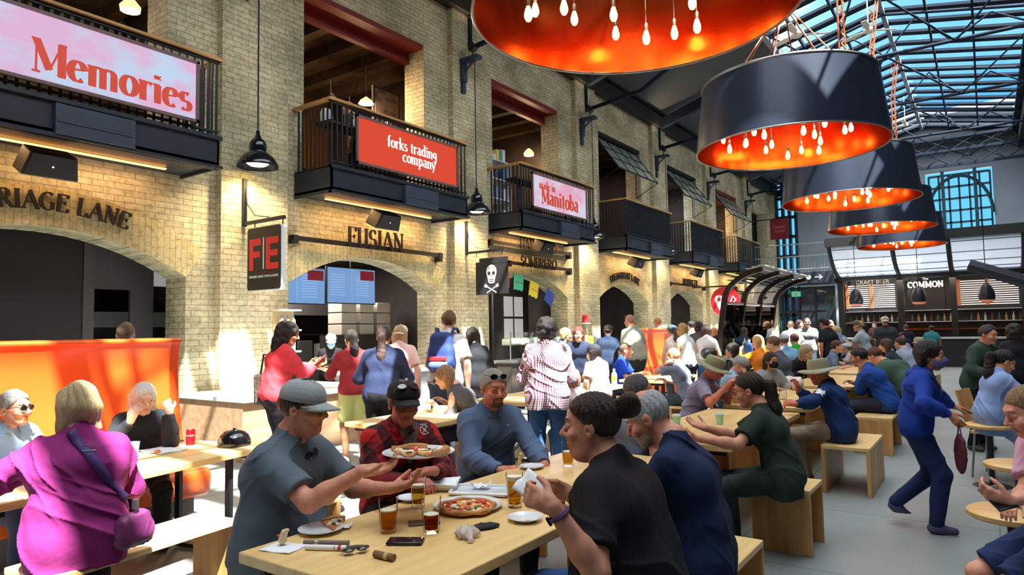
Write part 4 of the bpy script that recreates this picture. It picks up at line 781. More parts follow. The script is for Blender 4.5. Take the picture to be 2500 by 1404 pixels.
for k in range(6):
    y = 6.0 + BAY * k - (.35 if k > 2 else 0); w = ['beside the red and black sign', 'left of the small pink screen', 'right of the small pink screen', 'right of the fourth balcony', 'fifth along the wall', 'sixth and farthest along the wall'][k]
    t = thing('pendant_lamp', 'black enamel barn lamp on a long cord ' + w, 'pendant lamp', (WX + .5, 6.0 + BAY * k - .05 * k, 4.12))
    m = MB(); m.lathe([(.30, 0), (.302, .03), (.285, .07), (.25, .13), (.20, .19), (.15, .225), (.125, .24)], seg=28); m.lathe([(.29, .005), (.275, .07), (.24, .125), (.19, .18), (.12, .225)][::-1], seg=28); m.build('lamp_shade', mat('black_enamel', (18, 24, 34), rough=.15, coat=.5), t)
    MB().lathe([(.125, .24), (.13, .30), (.125, .36), (.10, .41), (.06, .44), (.045, .48), (.03, .50), (.028, .56), (.001, .56)], seg=20).build('cap', mat('black_enamel'), t)
    MB().tube([(0, 0, .55), (0, 0, 3.4)], .012, 6).build('cord', black, t)
    MB().lathe([(.001, .02), (.12, .03), (.16, .06), (.1, .1), (.001, .12)], seg=16).build('bulb', mat('lamp_glow', (255, 240, 200), emit=(255, 225, 160), estr=14), t)
    light('lamp_light', 'SPOT', (0, 0, .02), 240 if k < 3 else 150, (1, .74, .40), .08, 2.6, parent=t)
    b = thing('wall_bracket', 'blue grey iron bracket with uplight on the brick pier, ' + ['first', 'second', 'third', 'fourth', 'fifth', 'sixth'][k] + ' pier from the left', 'bracket', (WX + .14, 6.0 + BAY * k - .05 * k, 6.95))
    MB().box(0, .07, -.06, .06, -.1, .5).box(0, .1, -.075, .075, .15, .62).build('back_plate', navy, b, bevel=.01)
    m = MB(); m.tube([(.05, 0, .2), (.14, 0, .42), (.34, 0, .56)], .028, 6); m.box(0, .5, -.09, .09, .58, .66); m.build('arm', navy, b)
    m = MB(); m.tube([(.30, 0, .66), (.32, 0, .78)], .02, 6); m.tube([(.36, 0, .80), (.24, 0, .98)], .075, 10); m.build('spotlight', black, b)
    light('uplight', 'SPOT', (.24, 0, 1.02), 60, (1, .70, .42), .05, 1.9, (pi - .5, 0, -pi / 2), parent=b)
# ---------------------------------------------------------------- shop signs on the wall
letm = mat('iron_letters', (24, 20, 20), rough=.6)
def barsign(c, z, txt, h, label, y_off=0, yb=(-1.83, 1.9), dz=-.02):
    t = thing('shop_sign', label, 'sign', (WX + .1, c, z)); MB().box(0, .03, yb[0], yb[1], -.03, .05).box(-.1, .04, yb[0], yb[0] + .1, -.08, .06).box(-.1, .04, yb[1] - .12, yb[1] - .02, -.12, .06).build('bar', letm, t)
    m = MB(); lettering(m, txt, lambda u, v, w: (.03 + w, y_off + u, dz + v), h, .155, .045, .03); m.build('letters', letm, t, smooth=False)
barsign(C[1], 3.17, 'FUSIAN', .345, 'iron letters FUSIAN on a black bar over the second arch', .02)
barsign(C[2], 3.64, 'HABANERO', .27, 'iron letters HABANERO on the upper black bar over the third arch', .22, dz=-.05)
barsign(C[2], 3.20, 'SOMBRERO', .27, 'iron letters SOMBRERO on the lower black bar over the third arch', .22, (-1.1, 1.9), dz=-.05)
barsign(C[4], 3.17, 'NUBURGER', .26, 'small iron letters NUBURGER on a black bar over the fifth arch', .1)
barsign(C[5], 3.17, 'BURRITO', .24, 'tiny iron letters on a black bar over the last arch', .1)
def archsign(c, txt, h, label, off=0, R_=3.55, zc=3.12):
    t = thing('shop_sign', label, 'sign', (WX + .03, c, 0)); m = MB(); cz = zc - R_
    lettering(m, txt, lambda u, v, w: (w, u, v), h, .19, .06, .03, path=lambda u: (R_ * sin((u + off) / R_), cz + R_ * cos((u + off) / R_), -(u + off) / R_)); m.build('letters', letm, t, smooth=False)
archsign(C[0], 'CARRIAGE LANE', .215, 'iron letters CARRIAGE LANE bent over the first arch', .02, 3.6, 3.17)
archsign(C[3], 'STEAMBOAT LANE', .20, 'small iron letters STEAMBOAT LANE bent over the fourth arch', 0, 3.0, 3.16)
def hangbracket(y, label):
    t = thing('sign_bracket', label, 'bracket', (WX + .14, y, 3.29)); MB().box(0, .05, -.03, .03, -.04, .70).bar((0, 0, 0), (1.02, 0, 0), .045, .05).build('arm', black, t)
    MB().tube([(.05, 0, .55), (.10, 0, .3), (.3, 0, .1), (.65, 0, .04)], .009, 6).tube([(.98, 0, -.02), (.98, 0, -.1)], .008, 6).tube([(.3, 0, -.02), (.3, 0, -.1)], .008, 6).build('scroll', black, t)
hangbracket(6.0, 'black iron bracket holding the red and black FE sign'); hangbracket(11.4, 'black iron bracket holding the skull flag')
s = thing('hanging_sign', 'black sign with big red letters FE and white edge', 'sign', (WX + .72, 6.0, 2.72))
def rrect(w, h, r, n=5):
    p = []
    for cx, cz, a in ((w - r, h - r, 0), (-w + r, h - r, 90), (-w + r, -h + r, 180), (w - r, -h + r, 270)): p += [(cx + r * cos(radians(a + 90 * i / n)), cz + r * sin(radians(a + 90 * i / n))) for i in range(n + 1)]
    return p
MB().prism(rrect(.42, .48, .05), -.035, .035, 'y').build('edge', mat('sign_white', (225, 235, 240), rough=.3), s)
MB().prism(rrect(.405, .465, .045), -.042, .042, 'y').build('panel', mat('sign_black', (26, 20, 22), rough=.5), s)
m = MB()
for x0, x1, z0, z1 in ((-.35, -.25, -.17, .30), (-.25, -.06, .20, .30), (-.25, -.09, .02, .11), (.06, .16, -.17, .30), (.16, .36, .20, .30), (.16, .34, .02, .11), (.16, .36, -.17, -.08)):
    if x0 == .06: m.build('letter', mat('sign_red', (222, 40, 48), rough=.5), s); m = MB()
    m.box(x0, x1, -.046, -.04, z0, z1)
m.build('letter', mat('sign_red'), s); MB().box(-.012, .012, -.047, -.04, -.16, .31).build('divider', mat('sign_white'), s)
m = MB(); sansfront(m, 'FUSIAN EXPERIENCE', .052, 0, -.043, -.215, .001, align='CENTER'); m.build('line_red', mat('sign_dark_red', (110, 40, 40)), s, smooth=False)
m = MB(); sansfront(m, 'INFUSED ASIAN TAPAS & SUSHI', .050, 0, -.043, -.27, .001, bold=.001); m.build('line_white', mat('sign_white'), s, smooth=False)
f = thing('hanging_flag', 'black cloth flag with white sugar skull and crossed forks', 'flag', (WX + .82, 11.4, 2.72))
MB().box(-.40, .45, -.008, .008, -.36, .34).box(-.30, .45, -.01, .01, .30, .42).build('cloth', mat('flag_black', (28, 28, 34), rough=.9), f)
wm = mat('flag_white', (235, 235, 235)); m = MB(); m.prism([(.135 * cos(t) + .02, .12 + .15 * sin(t)) for t in np.linspace(-.5, pi + .5, 20)] + [(-.07, -.04), (-.06, -.11), (-.02, -.13), (.06, -.13), (.10, -.11), (.11, -.04)], -.013, -.009, 'y'); m.build('skull', wm, f, smooth=False)
m = MB()
for q in (-1, 1):
    m.prism([(.02 + q * .06 + .04 * cos(t), .09 + .04 * sin(t)) for t in np.linspace(0, 2 * pi, 12)[:-1]], -.016, -.0135, 'y'); m.prism([(.02 + q * .06 + .012 * cos(t), .20 + .012 * sin(t)) for t in np.linspace(0, 2 * pi, 8)[:-1]], -.016, -.0135, 'y')
m.prism([(.02, .06), (.035, .03), (.005, .03)], -.016, -.0135, 'y'); m.box(-.045, .085, -.016, -.0135, -.045, -.038).box(-.045, .085, -.016, -.0135, -.085, -.078)
for i in range(7): m.box(-.045 + i * .0205, -.041 + i * .0205, -.016, -.0135, -.11, -.02)
m.build('eye_sockets', mat('flag_black'), f, smooth=False)
m = MB()
for q in (-1, 1):
    a = Vector((.02 - q * .13, -.011, -.33)); b = Vector((.02 + q * .13, -.011, -.19)); m.bar(a, b, .004, .022, 0, (0, 0, 1)); d = (b - a).normalized(); w_ = Vector((-d.z, 0, d.x)); m.bar(b - w_ * .03, b + w_ * .03, .004, .02, 0, d)
    for i in (-1, -.33, .33, 1): m.bar(b + w_ * .028 * i, b + w_ * .028 * i + d * .06, .004, .009, 0, w_)
m.build('crossed_forks', wm, f, smooth=False)
# paper flags in the third arch
for i, (yy, zz, col, nm, rr) in enumerate(((12.95, 2.78, (206, 46, 66), 'red', .0), (13.55, 2.75, (70, 190, 150), 'green', .1), (14.22, 2.60, (222, 206, 60), 'yellow', .25), (14.95, 2.43, (28, 70, 160), 'blue', .5))):
    t = thing('paper_flag', nm + ' cut paper flag strung across the third arch', 'paper flag', (WX + .05, yy, zz), 0, None); m = MB(); m.M = Matrix.Rotation(-rr, 4, 'X')
    m.prism([(-.2, .2), (.2, .2), (.2, -.16), (.12, -.2), (.04, -.17), (-.04, -.2), (-.12, -.17), (-.2, -.2)], -.004, .004, 'x'); m.build('sheet', mat('paper_' + nm, col, rough=.8), t, smooth=False)
    m2 = MB(); m2.M = m.M
    for j in range(4): m2.prism([(-.12 + j * .08, -.02), (-.10 + j * .08, .03), (-.08 + j * .08, -.02)], .0045, .006, 'x')
    m2.build('cutouts', mat('paper_dark', tuple(int(v * .5) for v in col)), t, smooth=False)
tag(MB().tube([(WX + .03, 12.3, 2.98), (WX + .03, 13.5, 2.96), (WX + .03, 14.3, 2.8), (WX + .03, 15.5, 2.42)], .006, 5).build('flag_string', mat('string', (200, 200, 190))), 'thin string holding the coloured paper flags', 'string')
# ---------------------------------------------------------------- copper shades
coppr = mat('copper_lining', (206, 92, 42), rough=.20, metal=1, bump=.25, bscale=3); shell = mat('shade_shell', (42, 50, 68), rough=.32, metal=.35, bump=.04, bscale=5)
rimm = mat('shade_rim', (120, 116, 118), rough=.3, metal=.8); filam = mat('edison_bulb', (255, 190, 110), emit=(255, 176, 96), estr=13); brass = mat('bulb_socket', (150, 130, 110), rough=.35, metal=.8)
slab = ['huge drum shade with copper lining cut off by the top edge', 'large black drum shade with copper lining, second from the front', 'middle black drum shade with copper lining, third from the front', 'fourth black drum shade, partly behind the third', 'last and farthest black drum shade with copper lining']
SHY = [5.14, 10.67, 16.08, 21.41, 26.70]; random.seed(3); SPOT = []
bl = []
rr_ = random.Random(11)
for i in range(20):
    a = i * 2.4; r = .22 + .85 * sqrt((i + .5) / 20); bl.append((r * cos(a), r * sin(a), .0 + rr_.random() * .34))
proto = None
for i, y in enumerate(SHY):
    if proto is None:
        t = thing('drum_pendant', slab[i], 'pendant lamp', (-2.315, y, 4.27), 0, 'copper lined drum shades down the hall'); proto = t
        MB().lathe([(1.37, 0), (1.25, 1.0)], seg=72).build('shell', shell, t, ang=None); MB().lathe([(1.235, 1.0), (1.355, .005)], seg=72).build('lining', coppr, t, ang=None)
        m = MB(); m.tube([(1.366 * cos(a), 1.366 * sin(a), 0) for a in np.linspace(0, 2 * pi, 73)[:-1]], .014, 6, 0, True); m.tube([(1.245 * cos(a), 1.245 * sin(a), 1.0) for a in np.linspace(0, 2 * pi, 73)[:-1]], .022, 6, 0, True); m.build('rim', rimm, t)
        m = MB()
        for a in np.linspace(0, 2 * pi, 13)[:-1]: m.tube([(.14 * cos(a), .14 * sin(a), .96), (1.24 * cos(a), 1.24 * sin(a), .96)], .012, 5)
        m.tube([(.6 * cos(a), .6 * sin(a), .96) for a in np.linspace(0, 2 * pi, 41)[:-1]], .012, 5, 0, True); m.tube([(.14 * cos(a), .14 * sin(a), .96) for a in np.linspace(0, 2 * pi, 21)[:-1]], .02, 5, 0, True); m.build('spoke_frame', black, t)
        for bx, by, bz in bl:
            b = MB().lathe([(.001, -.065), (.020, -.058), (.034, -.03), (.036, 0), (.026, .04), (.016, .07)], (bx, by, bz), 10).build('bulb', filam, t)
            MB().lathe([(.018, .07), (.02, .13), (.008, .15)], (bx, by, bz), 8).tube([(bx, by, bz + .14), (bx, by, .96)], .005, 5).build('socket', brass, b)
        m = MB(); 
        for a in np.linspace(0, 2 * pi, 9)[:-1]: m.tube([(.9 * cos(a), .9 * sin(a), .98), (.05 * cos(a), .05 * sin(a), 2.2)], .012, 5)
        for q in (-1, 1): m.tube([(.05 * q, 0, 2.2), (.06 * q, .05, 3.3), (.05 * q, 0, 4.4), (.05 * q, 0, 5.2), (.03 * q + .2, 0, 6.62)], .022, 6)
        for q in range(16): m.tube([(0, 0, 2.2 + q * .26), (.08, .03, 2.33 + q * .26), (0, .0, 2.46 + q * .26)], .02, 5)
        m.build('copper_cable', mat('copper_cable', (170, 96, 66), rough=.4, metal=.6), t)
        light('shade_light', 'POINT', (0, 0, .35), 2.5, (1, .62, .30), .25, parent=t)
    else: dup(proto, (-2.315, y, 4.27), 0, slab[i])
# ceiling fans
for i, (px_, py_, yy) in enumerate(((2120, 75, 18.5), (2210, 305, 30.5), (1945, 85, 15.5))):
    P = on(px_, py_, y=yy); t = thing('ceiling_fan', ['white three bladed ceiling fan near the glass ridge', 'small white ceiling fan beyond the third drum shade', 'white ceiling fan right of the huge front shade'][i], 'ceiling fan', tuple(P)); wf = mat('fan_white', (205, 205, 200), rough=.5)
    MB().lathe([(.001, -.06), (.10, -.05), (.12, 0), (.09, .07), (.02, .1), (.02, .1)], seg=16).build('motor', wf, t); MB().tube([(0, 0, .08), (0, 0, 10.6 - P[2])], .015, 6).build('rod', wf, t)
    for q in range(3):
        m = MB(); m.M = Matrix.Rotation(q * 2.094 + .5, 4, 'Z') @ Matrix.Rotation(.18, 4, 'X'); m.prism([(.1, -.03), (.3, -.075), (.68, -.06), (.68, .06), (.3, .075), (.1, .03)], -.006, .006, 'z'); m.build('blade', wf, t)
# ================================================================ behind the arches
kdark = mat('kitchen_dark', (40, 36, 38), rough=.6); kst = mat('kitchen_steel', (120, 122, 126), rough=.35, metal=.7); bright = mat('lit_display', (255, 240, 215), emit=(255, 236, 205), estr=1.2)
t = thing('partition', 'tall dark panel wall standing inside the first arch', 'partition', (-10.25, 3.2, 0)); MB().box(-.08, 0, -.55, .98, 0, 3.2).build('panel', darkp, t); MB().box(-.06, .02, .98, 1.12, 0, 3.2).build('post', mat('grey_post', (78, 74, 76)), t); MB().box(-.06, 0, 1.62, 1.95, 0, 3.2).box(-.06, 0, 1.12, 1.62, 2.28, 3.2).build('side_panel', greyp, t)
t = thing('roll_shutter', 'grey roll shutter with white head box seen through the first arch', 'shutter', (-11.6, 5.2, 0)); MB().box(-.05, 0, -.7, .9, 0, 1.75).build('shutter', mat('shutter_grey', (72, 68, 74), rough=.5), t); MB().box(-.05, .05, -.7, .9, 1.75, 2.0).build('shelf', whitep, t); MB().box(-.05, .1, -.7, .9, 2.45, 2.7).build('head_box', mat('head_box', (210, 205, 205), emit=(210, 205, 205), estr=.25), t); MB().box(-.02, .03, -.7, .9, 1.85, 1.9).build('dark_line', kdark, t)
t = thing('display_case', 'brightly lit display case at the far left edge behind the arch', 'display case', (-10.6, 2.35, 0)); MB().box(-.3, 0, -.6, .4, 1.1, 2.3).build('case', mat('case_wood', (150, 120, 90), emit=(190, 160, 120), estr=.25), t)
for z in (1.3, 1.6, 1.9): MB().box(0, .04, -.6, .4, z, z + .02).build('shelf', whitep, t)
for k, (c, mats_) in enumerate(((C[1], 0), (C[2], 1), (C[3], 2), (C[4], 3), (C[5], 4))):
    e = [110, 80, 12, 45, 30][k]
    lg_ = light('kitchen_light', 'AREA', (-11.6, c, 3.15), e, (1, .88, .72), 1.6, sy=2.4)
    kf = thing('kitchen_unit', ['steel kitchen line with hood behind the second arch', 'steel kitchen line behind the third arch', 'dark shop fitting behind the fourth arch', 'steel kitchen line behind the fifth arch', 'steel kitchen line behind the sixth arch'][k], 'kitchen unit', (-12.6, c, 0))
    MB().box(-.6, 0, -2.2, 2.1, 0, .9).build('worktop', kst, kf, bevel=.01); MB().prism([(-.9, 2.0), (.25, 2.0), (.1, 2.4), (-.9, 2.6)], -2.0, 2.0, 'y').build('hood', mat('hood_dark', (62, 58, 60), rough=.4, metal=.4), kf)
    r = random.Random(k + 5)
    for i in range(6): y_ = -1.9 + i * .7; MB().box(-.5, -.15, y_, y_ + .25 + .3 * r.random(), .9, 1.15 + .5 * r.random()).build('appliance', [kst, whitep, kdark, mat('box_tan', (170, 140, 110))][r.randrange(4)], kf, bevel=.02)
    MB().box(-.9, -.6, -2.0, 2.0, 1.55, 1.58).build('shelf', kst, kf)
t = thing('takeout_boxes', 'tall stack of white food boxes inside the second arch', 'boxes', (-11.2, 10.0, 0)); MB().box(-.3, .3, -.75, 1.0, 0, 1.55).build('steel_base', kdark, t)
for i in range(9): MB().box(-.22, .22, -.6 + (i % 3) * .5, -.2 + (i % 3) * .5, 1.55 + (i // 3) * .24, 1.77 + (i // 3) * .24).build('box', mat('carton', (205, 198, 190), rough=.8), t, bevel=.01)
scr = mat('menu_blue', (112, 150, 200), emit=(105, 145, 200), estr=.42, rough=.2)
def menu(lab, y0, y1, z0, z1, x, red=True):
    t = thing('menu_screen', lab, 'screen', (x, (y0 + y1) / 2, z0)); h = z1 - z0; w = (y1 - y0) / 2; MB().box(-.05, 0, -w, w, 0, h).build('bezel', black, t, bevel=.006); MB().box(0, .004, -w + .02, w - .02, .02, h - .02).build('display', scr, t)
    m = MB()
    for q in (-.9, .1):
        for i in range(9): m.box(.005, .007, w * q + .03, w * q + w * .6, h - .16 - i * .05, h - .15 - i * .05)
    m.box(.005, .007, -.01, -.004, .03, h - .03); m.build('menu_lines', mat('menu_line', (150, 180, 220), emit=(150, 180, 220), estr=.45), t, smooth=False)
    if red: MB().box(.006, .009, w - .42, w - .05, h - .24, h - .05).build('red_field', mat('menu_red', (120, 24, 40), emit=(110, 20, 36), estr=.3), t); MB().tube([(-.03, 0, h), (-.03, 0, h + .4)], .02, 6).build('mount', black, t)
    return t
menu('pale blue menu screen on the left, partly hidden by the second arch', 7.2, 8.50, 2.14, 2.84, -10.4); menu('pale blue menu screen on the right under the second arch', 8.53, 9.80, 2.17, 2.90, -10.4)
menu('small white menu screen hanging under the fifth arch', 24.6, 25.9, 2.0, 2.75, -10.4, False)
for i in range(4):
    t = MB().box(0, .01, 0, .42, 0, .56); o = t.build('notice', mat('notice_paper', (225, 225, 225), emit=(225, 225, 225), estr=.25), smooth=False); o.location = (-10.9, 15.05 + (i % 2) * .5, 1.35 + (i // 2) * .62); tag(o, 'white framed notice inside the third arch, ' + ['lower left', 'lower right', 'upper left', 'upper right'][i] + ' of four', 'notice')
tag(MB().box(-10.98, -10.92, 14.6, 16.3, 0, 3.2).build('partition', greyp), 'grey partition carrying four notices inside the third arch', 'partition')
# counters
cw = mat('counter_white', (222, 226, 230), rough=.3); cwood = woodm('counter_ply', (190, 150, 120), (165, 124, 92), 1, .5)
def counter(lab, x0, x1, y0, y1, z, top=cw, base=cwood):
    t = thing('counter', lab, 'counter', ((x0 + x1) / 2, (y0 + y1) / 2, 0)); a, b = (x1 - x0) / 2, (y1 - y0) / 2
    MB().box(-a, a, -b, b, z - .06, z).build('worktop', top, t, bevel=.008); MB().box(-a + .05, a - .06, -b + .02, b - .02, 0, z - .06).build('base', base, t); return t
counter('white topped wooden counter beside the first brick pier where customers order', -9.2, -7.6, 4.95, 7.35, .80)
counter('white counter with grey panels running along the second arch', -9.0, -8.2, 7.5, 11.0, .95, cw, mat('counter_grey', (160, 166, 172), rough=.4))
counter('steel topped counter under the third arch with sauce bottles', -9.1, -8.45, 12.0, 15.9, .92, kst, mat('counter_dark', (64, 56, 52), rough=.6))
counter('counter under the fifth arch', -9.1, -8.6, 22.9, 26.6, .95, kst, kdark); counter('counter under the last arch', -9.1, -8.6, 28.4, 32.0, .95, kst, kdark)
gcl = glassm('glass_clear')
def guard(lab, x, y0, y1, z0, h):
    t = thing('sneeze_guard', lab, 'glass guard', (x, y0, z0)); L_ = y1 - y0; n = max(1, int(L_ / .9)); MB().box(0, .008, 0, L_, 0, h).build('front_pane', gcl, t, smooth=False); MB().box(-.4, 0, 0, .008, 0, h).build('side_pane', gcl, t, smooth=False); MB().box(-.4, .0, 0, L_, h * .52, h * .52 + .008).build('shelf', gcl, t, smooth=False)
    for i in range(n + 1): MB().box(-.01, .015, i * L_ / n - .01, i * L_ / n + .01, 0, h + .02).build('post', steel, t)
guard('glass guard on the counter under the third arch', -8.6, 12.1, 15.4, .92, .62); guard('glass guard on the counter of the second arch', -8.35, 8.6, 10.9, .95, .42)
for i in range(5): t = thing('food_box', ['white box of greens', 'green salad tub', 'clear tub of lettuce', 'white tub of onions', 'pale tub of toppings'][i] + ' on the glass shelf under the third arch', 'food box', (-8.82, 12.5 + i * .55, 1.25)); MB().box(-.16, .1, -.2, .2, 0, .13).build('tub', mat('tub_white', (215, 228, 225), rough=.4), t, bevel=.01); MB().box(-.14, .08, -.18, .18, .12, .16).build('filling', mat('greens', (120, 175, 110) if i < 3 else (225, 225, 215), rough=.8, bump=1, bscale=50), t)
def bottle(lab, x, y, z, h, r, col, capc=(220, 60, 40), labc=None, clear=False):
    t = thing('bottle', lab, 'bottle', (x, y, z)); bm_ = mat('bottle_%d_%d_%d' % col, col, rough=.15, trans=.5 if clear else 0)
    MB().lathe([(.001, 0), (r, 0), (r, h * .62), (r * .85, h * .72), (r * .4, h * .84), (r * .36, h * .9)], seg=16).build('body', bm_, t); MB().lathe([(r * .42, h * .88), (r * .42, h), (.001, h)], seg=12).build('cap', mat('cap_%d_%d_%d' % capc, capc, rough=.4), t)
    if labc: MB().lathe([(r * 1.02, h * .25), (r * 1.02, h * .55)], seg=16).build('paper_label', mat('label_%d_%d_%d' % labc, labc), t)
    return t
for i, (y_, col, cc, h) in enumerate(((13.35, (196, 40, 28), (60, 160, 60), .2), (13.6, (206, 60, 30), (210, 40, 30), .22), (13.95, (222, 210, 170), (240, 240, 240), .24), (14.2, (206, 120, 60), (200, 60, 30), .2), (14.5, (180, 60, 40), (20, 20, 20), .18))):
    bottle(['red hot sauce bottle with green cap', 'orange red sauce bottle with red cap', 'cream sauce bottle with white cap', 'amber sauce bottle with red cap', 'dark red sauce bottle with black cap'][i] + ' on the steel counter', -8.5, y_, .92, h, .035, col, cc)
t = thing('utensil_bin', 'steel bin of cutlery on the steel counter', 'bin', (-8.52, 12.9, .92)); MB().lathe([(.001, 0), (.07, 0), (.075, .18), (.068, .18), (.065, .01)], seg=16).build('bin', steel, t)
r = random.Random(4)
for i in range(9): a = r.random() * 6.28; MB().tube([(.03 * cos(a), .03 * sin(a), .05), (.06 * cos(a), .06 * sin(a), .26)], .005, 5).build('fork_handle', steel, t)
t = thing('wall_shelf', 'two tier shelf of drinks on the first brick pier', 'shelf', (WX + .14, 6.55, 1.3))
for z in (0, .34, .66): MB().box(-.0, .22, -.02, .36, z, z + .025).build('board', whitep, t)
MB().box(0, .02, -.02, .36, 0, .66).build('back_board', mat('shelf_back', (190, 165, 120)), t)
for i in range(6): z = 1.325 if i < 3 else 1.665; bottle(['small yellow drink', 'pale green drink', 'clear water bottle', 'white bottle with blue cap', 'pink drink', 'lemon drink'][i] + ' on the shelf of the first pier', WX + .27, 6.6 + (i % 3) * .11, z, .22, .035, [(220, 200, 80), (170, 200, 130), (190, 205, 215), (225, 230, 235), (210, 120, 120), (226, 214, 120)][i], (60, 130, 200))
for i in range(3):
    t = thing('merchandise_rack', ['red and white packets', 'yellow bag', 'glass jar'][i] + ' on the pier right of the third arch', 'packet', (WX + .2, 16.6 + i * .28, 1.75 if i == 0 else 1.15)); MB().box(-.06, .1, -.15, .12, -.02, .0).build('shelf', whitep, t); MB().lathe([(.001, 0), (.09, 0), (.09, .2), (.06, .24), (.001, .24)], seg=12).build('packet', mat('packet%d' % i, [(200, 40, 50), (200, 210, 60), (190, 200, 205)][i]), t)
# upper floor contents
wl_ = mat('shade_cream', (236, 210, 150), emit=(255, 205, 130), estr=1.2)
def hanging(lab, x, y, z, kind, e):
    t = thing('shop_lamp', lab, 'lamp', (x, y, z)); MB().lathe([(.16, 0), (.12, .07), (.05, .12), (.03, .14)] if kind else [(.14, -.02), (.15, .05), (.08, .14), (.03, .18)], seg=20).build('lamp_shade', wl_, t); MB().lathe([(.001, -.04), (.05, -.01), (.04, .05), (.001, .06)], seg=12).build('bulb', bulbm, t); MB().tube([(0, 0, .12), (0, 0, 7.5 - z)], .008, 5).build('cord', black, t); light('lamp_light', 'POINT', (0, 0, -.1), e, (1, .70, .38), .08, parent=t)
hanging('cream saucer lamp hanging in the second upper opening', -10.55, 9.7, 6.45, True, 90); hanging('cream bell lamp hanging in the third upper opening', -10.6, 16.0, 6.65, False, 60); hanging('small lamp in the last upper opening', -10.7, 31.3, 6.7, True, 50); hanging('warm lamp at the top of the first upper opening', -10.6, 4.9, 6.65, False, 50)
for i, (y_, z) in enumerate(((9.05, 6.55), (9.55, 6.35))):
    t = thing('track_spot', 'small bright track spotlight left of the saucer lamp, ' + ['upper', 'lower'][i] + ' one', 'spotlight', (-10.9, y_, z)); MB().tube([(0, 0, 0), (.06, .03, -.1)], .05, 10).build('can', black, t); MB().lathe([(.001, 0), (.045, 0)], (.065, .033, -.105), 10).build('lens', bulbm, t); MB().tube([(0, 0, 0), (0, 0, .3)], .012, 5).build('stem', black, t)
light('room_light', 'AREA', (-11.6, 8.6, 7.3), 60, (1, .66, .36), 2); light('room_light', 'AREA', (-11.6, 14.2, 7.3), 50, (1, .75, .5), 2); light('room_light', 'AREA', (-11.6, 3.0, 7.3), 60, (1, .8, .6), 2); light('room_light', 'AREA', (-11.6, 24.9, 7.3), 120, (.9, .95, 1), 2); light('room_light', 'AREA', (-11.6, 30.3, 7.3), 60, (1, .6, .4), 2); light('room_light', 'AREA', (-11.6, 19.5, 7.3), 40, (1, .75, .6), 2)
foil = mat('gold_foil', (180, 120, 60), rough=.25, metal=.9, bump=1.0, bscale=6)
tag(MB().box(-13.4, -13.36, 7.2, 11, 5.6, 7.4).build('foil_panel', foil, smooth=False), 'crinkled gold foil panel on the back wall of the second upper room', 'panel')
t = thing('picture_board', 'large dark framed board behind the second balcony', 'board', (-10.6, 10.0, 5.2)); MB().box(-.05, 0, -.05, .75, 0, 1.75).build('frame', black, t); MB().box(0, .01, 0, .70, .05, 1.70).build('collage', mat('collage', (110, 84, 70), rough=.7, col2=(46, 40, 42), vscale=5), t)
t = thing('goods_shelf', 'long white shelf of goods in the third upper opening', 'shelf', (-10.0, 13.4, 4.3)); sw_ = mat('shelf_white', (205, 210, 216), rough=.5)
for z in (.02, .55, 1.05, 1.52): MB().box(-.25, .2, -.75, .55, z, z + .035).build('board', sw_, t)
for y_ in (-.75, .53): MB().box(-.25, .2, y_, y_ + .02, 0, 1.55).build('side', sw_, t)
r = random.Random(8); gc = [(70, 120, 180), (230, 232, 235), (40, 50, 70), (180, 60, 60), (150, 190, 220), (225, 205, 120), (120, 90, 160), (90, 160, 150)]
for q, z in enumerate((4.355, 4.885, 5.385, 5.855)):
    for i in range(9):
        w = .05 + .05 * r.random(); h = .14 + .2 * r.random(); y_ = 12.74 + i * .13; g_ = gc[r.randrange(8)]; o = MB().box(-.08, .08, -w, w * .2, 0, h).build('boxed_goods', mat('goods_%d_%d_%d' % g_, g_, rough=.6), bevel=.006); o.location = (-9.95, y_, z)
        tag(o, 'small boxed souvenir on the white shelf, shelf tier %s from the floor' % ['one', 'two', 'three', 'four'][q], 'box', 'boxed goods on the upper shelf')
for k, (y_, col, lab) in enumerate(((7.95, (200, 205, 215), 'tiny pale figurine'), (9.2, (215, 200, 235), 'lilac bag'), (8.7, (210, 215, 220), 'grey cap'), (15.2, (206, 150, 160), 'pink plush cat box'), (15.42, (90, 110, 190), 'blue books'))):
    o = MB().lathe([(.001, 0), (.12, .0), (.14, .12), (.09, .24), (.001, .27)], seg=12, sx=.7).build('trinket', mat('trk%d' % k, col, rough=.7)); o.location = (WX + .25, y_, 5.42 - .15 * (k > 9)); tag(o, lab + ' behind the handrail of the ' + ('second' if k < 3 else 'third') + ' balcony', 'trinket'); o.location.x = WX - .3; o.location.z = 5.45
for k in (1, 2): tag(MB().box(WX - .5, WX - .08, C[k] - .9 + .5 * (k > 1), C[k] + 1.0 + .6 * (k > 1) * 0 + .45 * (k > 1), 5.40, 5.449).box(WX - .32, WX - .26, C[k] - .1, C[k] + .1, 4.3, 5.41).build('display_table', darkp), 'dark display table behind the ' + ('second' if k == 1 else 'third') + ' balcony', 'table')
t = thing('handbag', 'dark leather handbag on a hook in the first upper opening', 'bag', (-10.2, 4.6, 5.65)); MB().prism([(-.28, 0), (.28, 0), (.22, .3), (-.22, .3)], -.08, .08, 'x').build('bag_body', mat('bag_dark', (40, 36, 36), rough=.5), t, bevel=.03); MB().tube([(0, -.12, .3), (0, -.1, .5), (0, 0, .58), (0, .1, .5), (0, .12, .3)], .012, 6).build('strap', mat('bag_dark'), t)
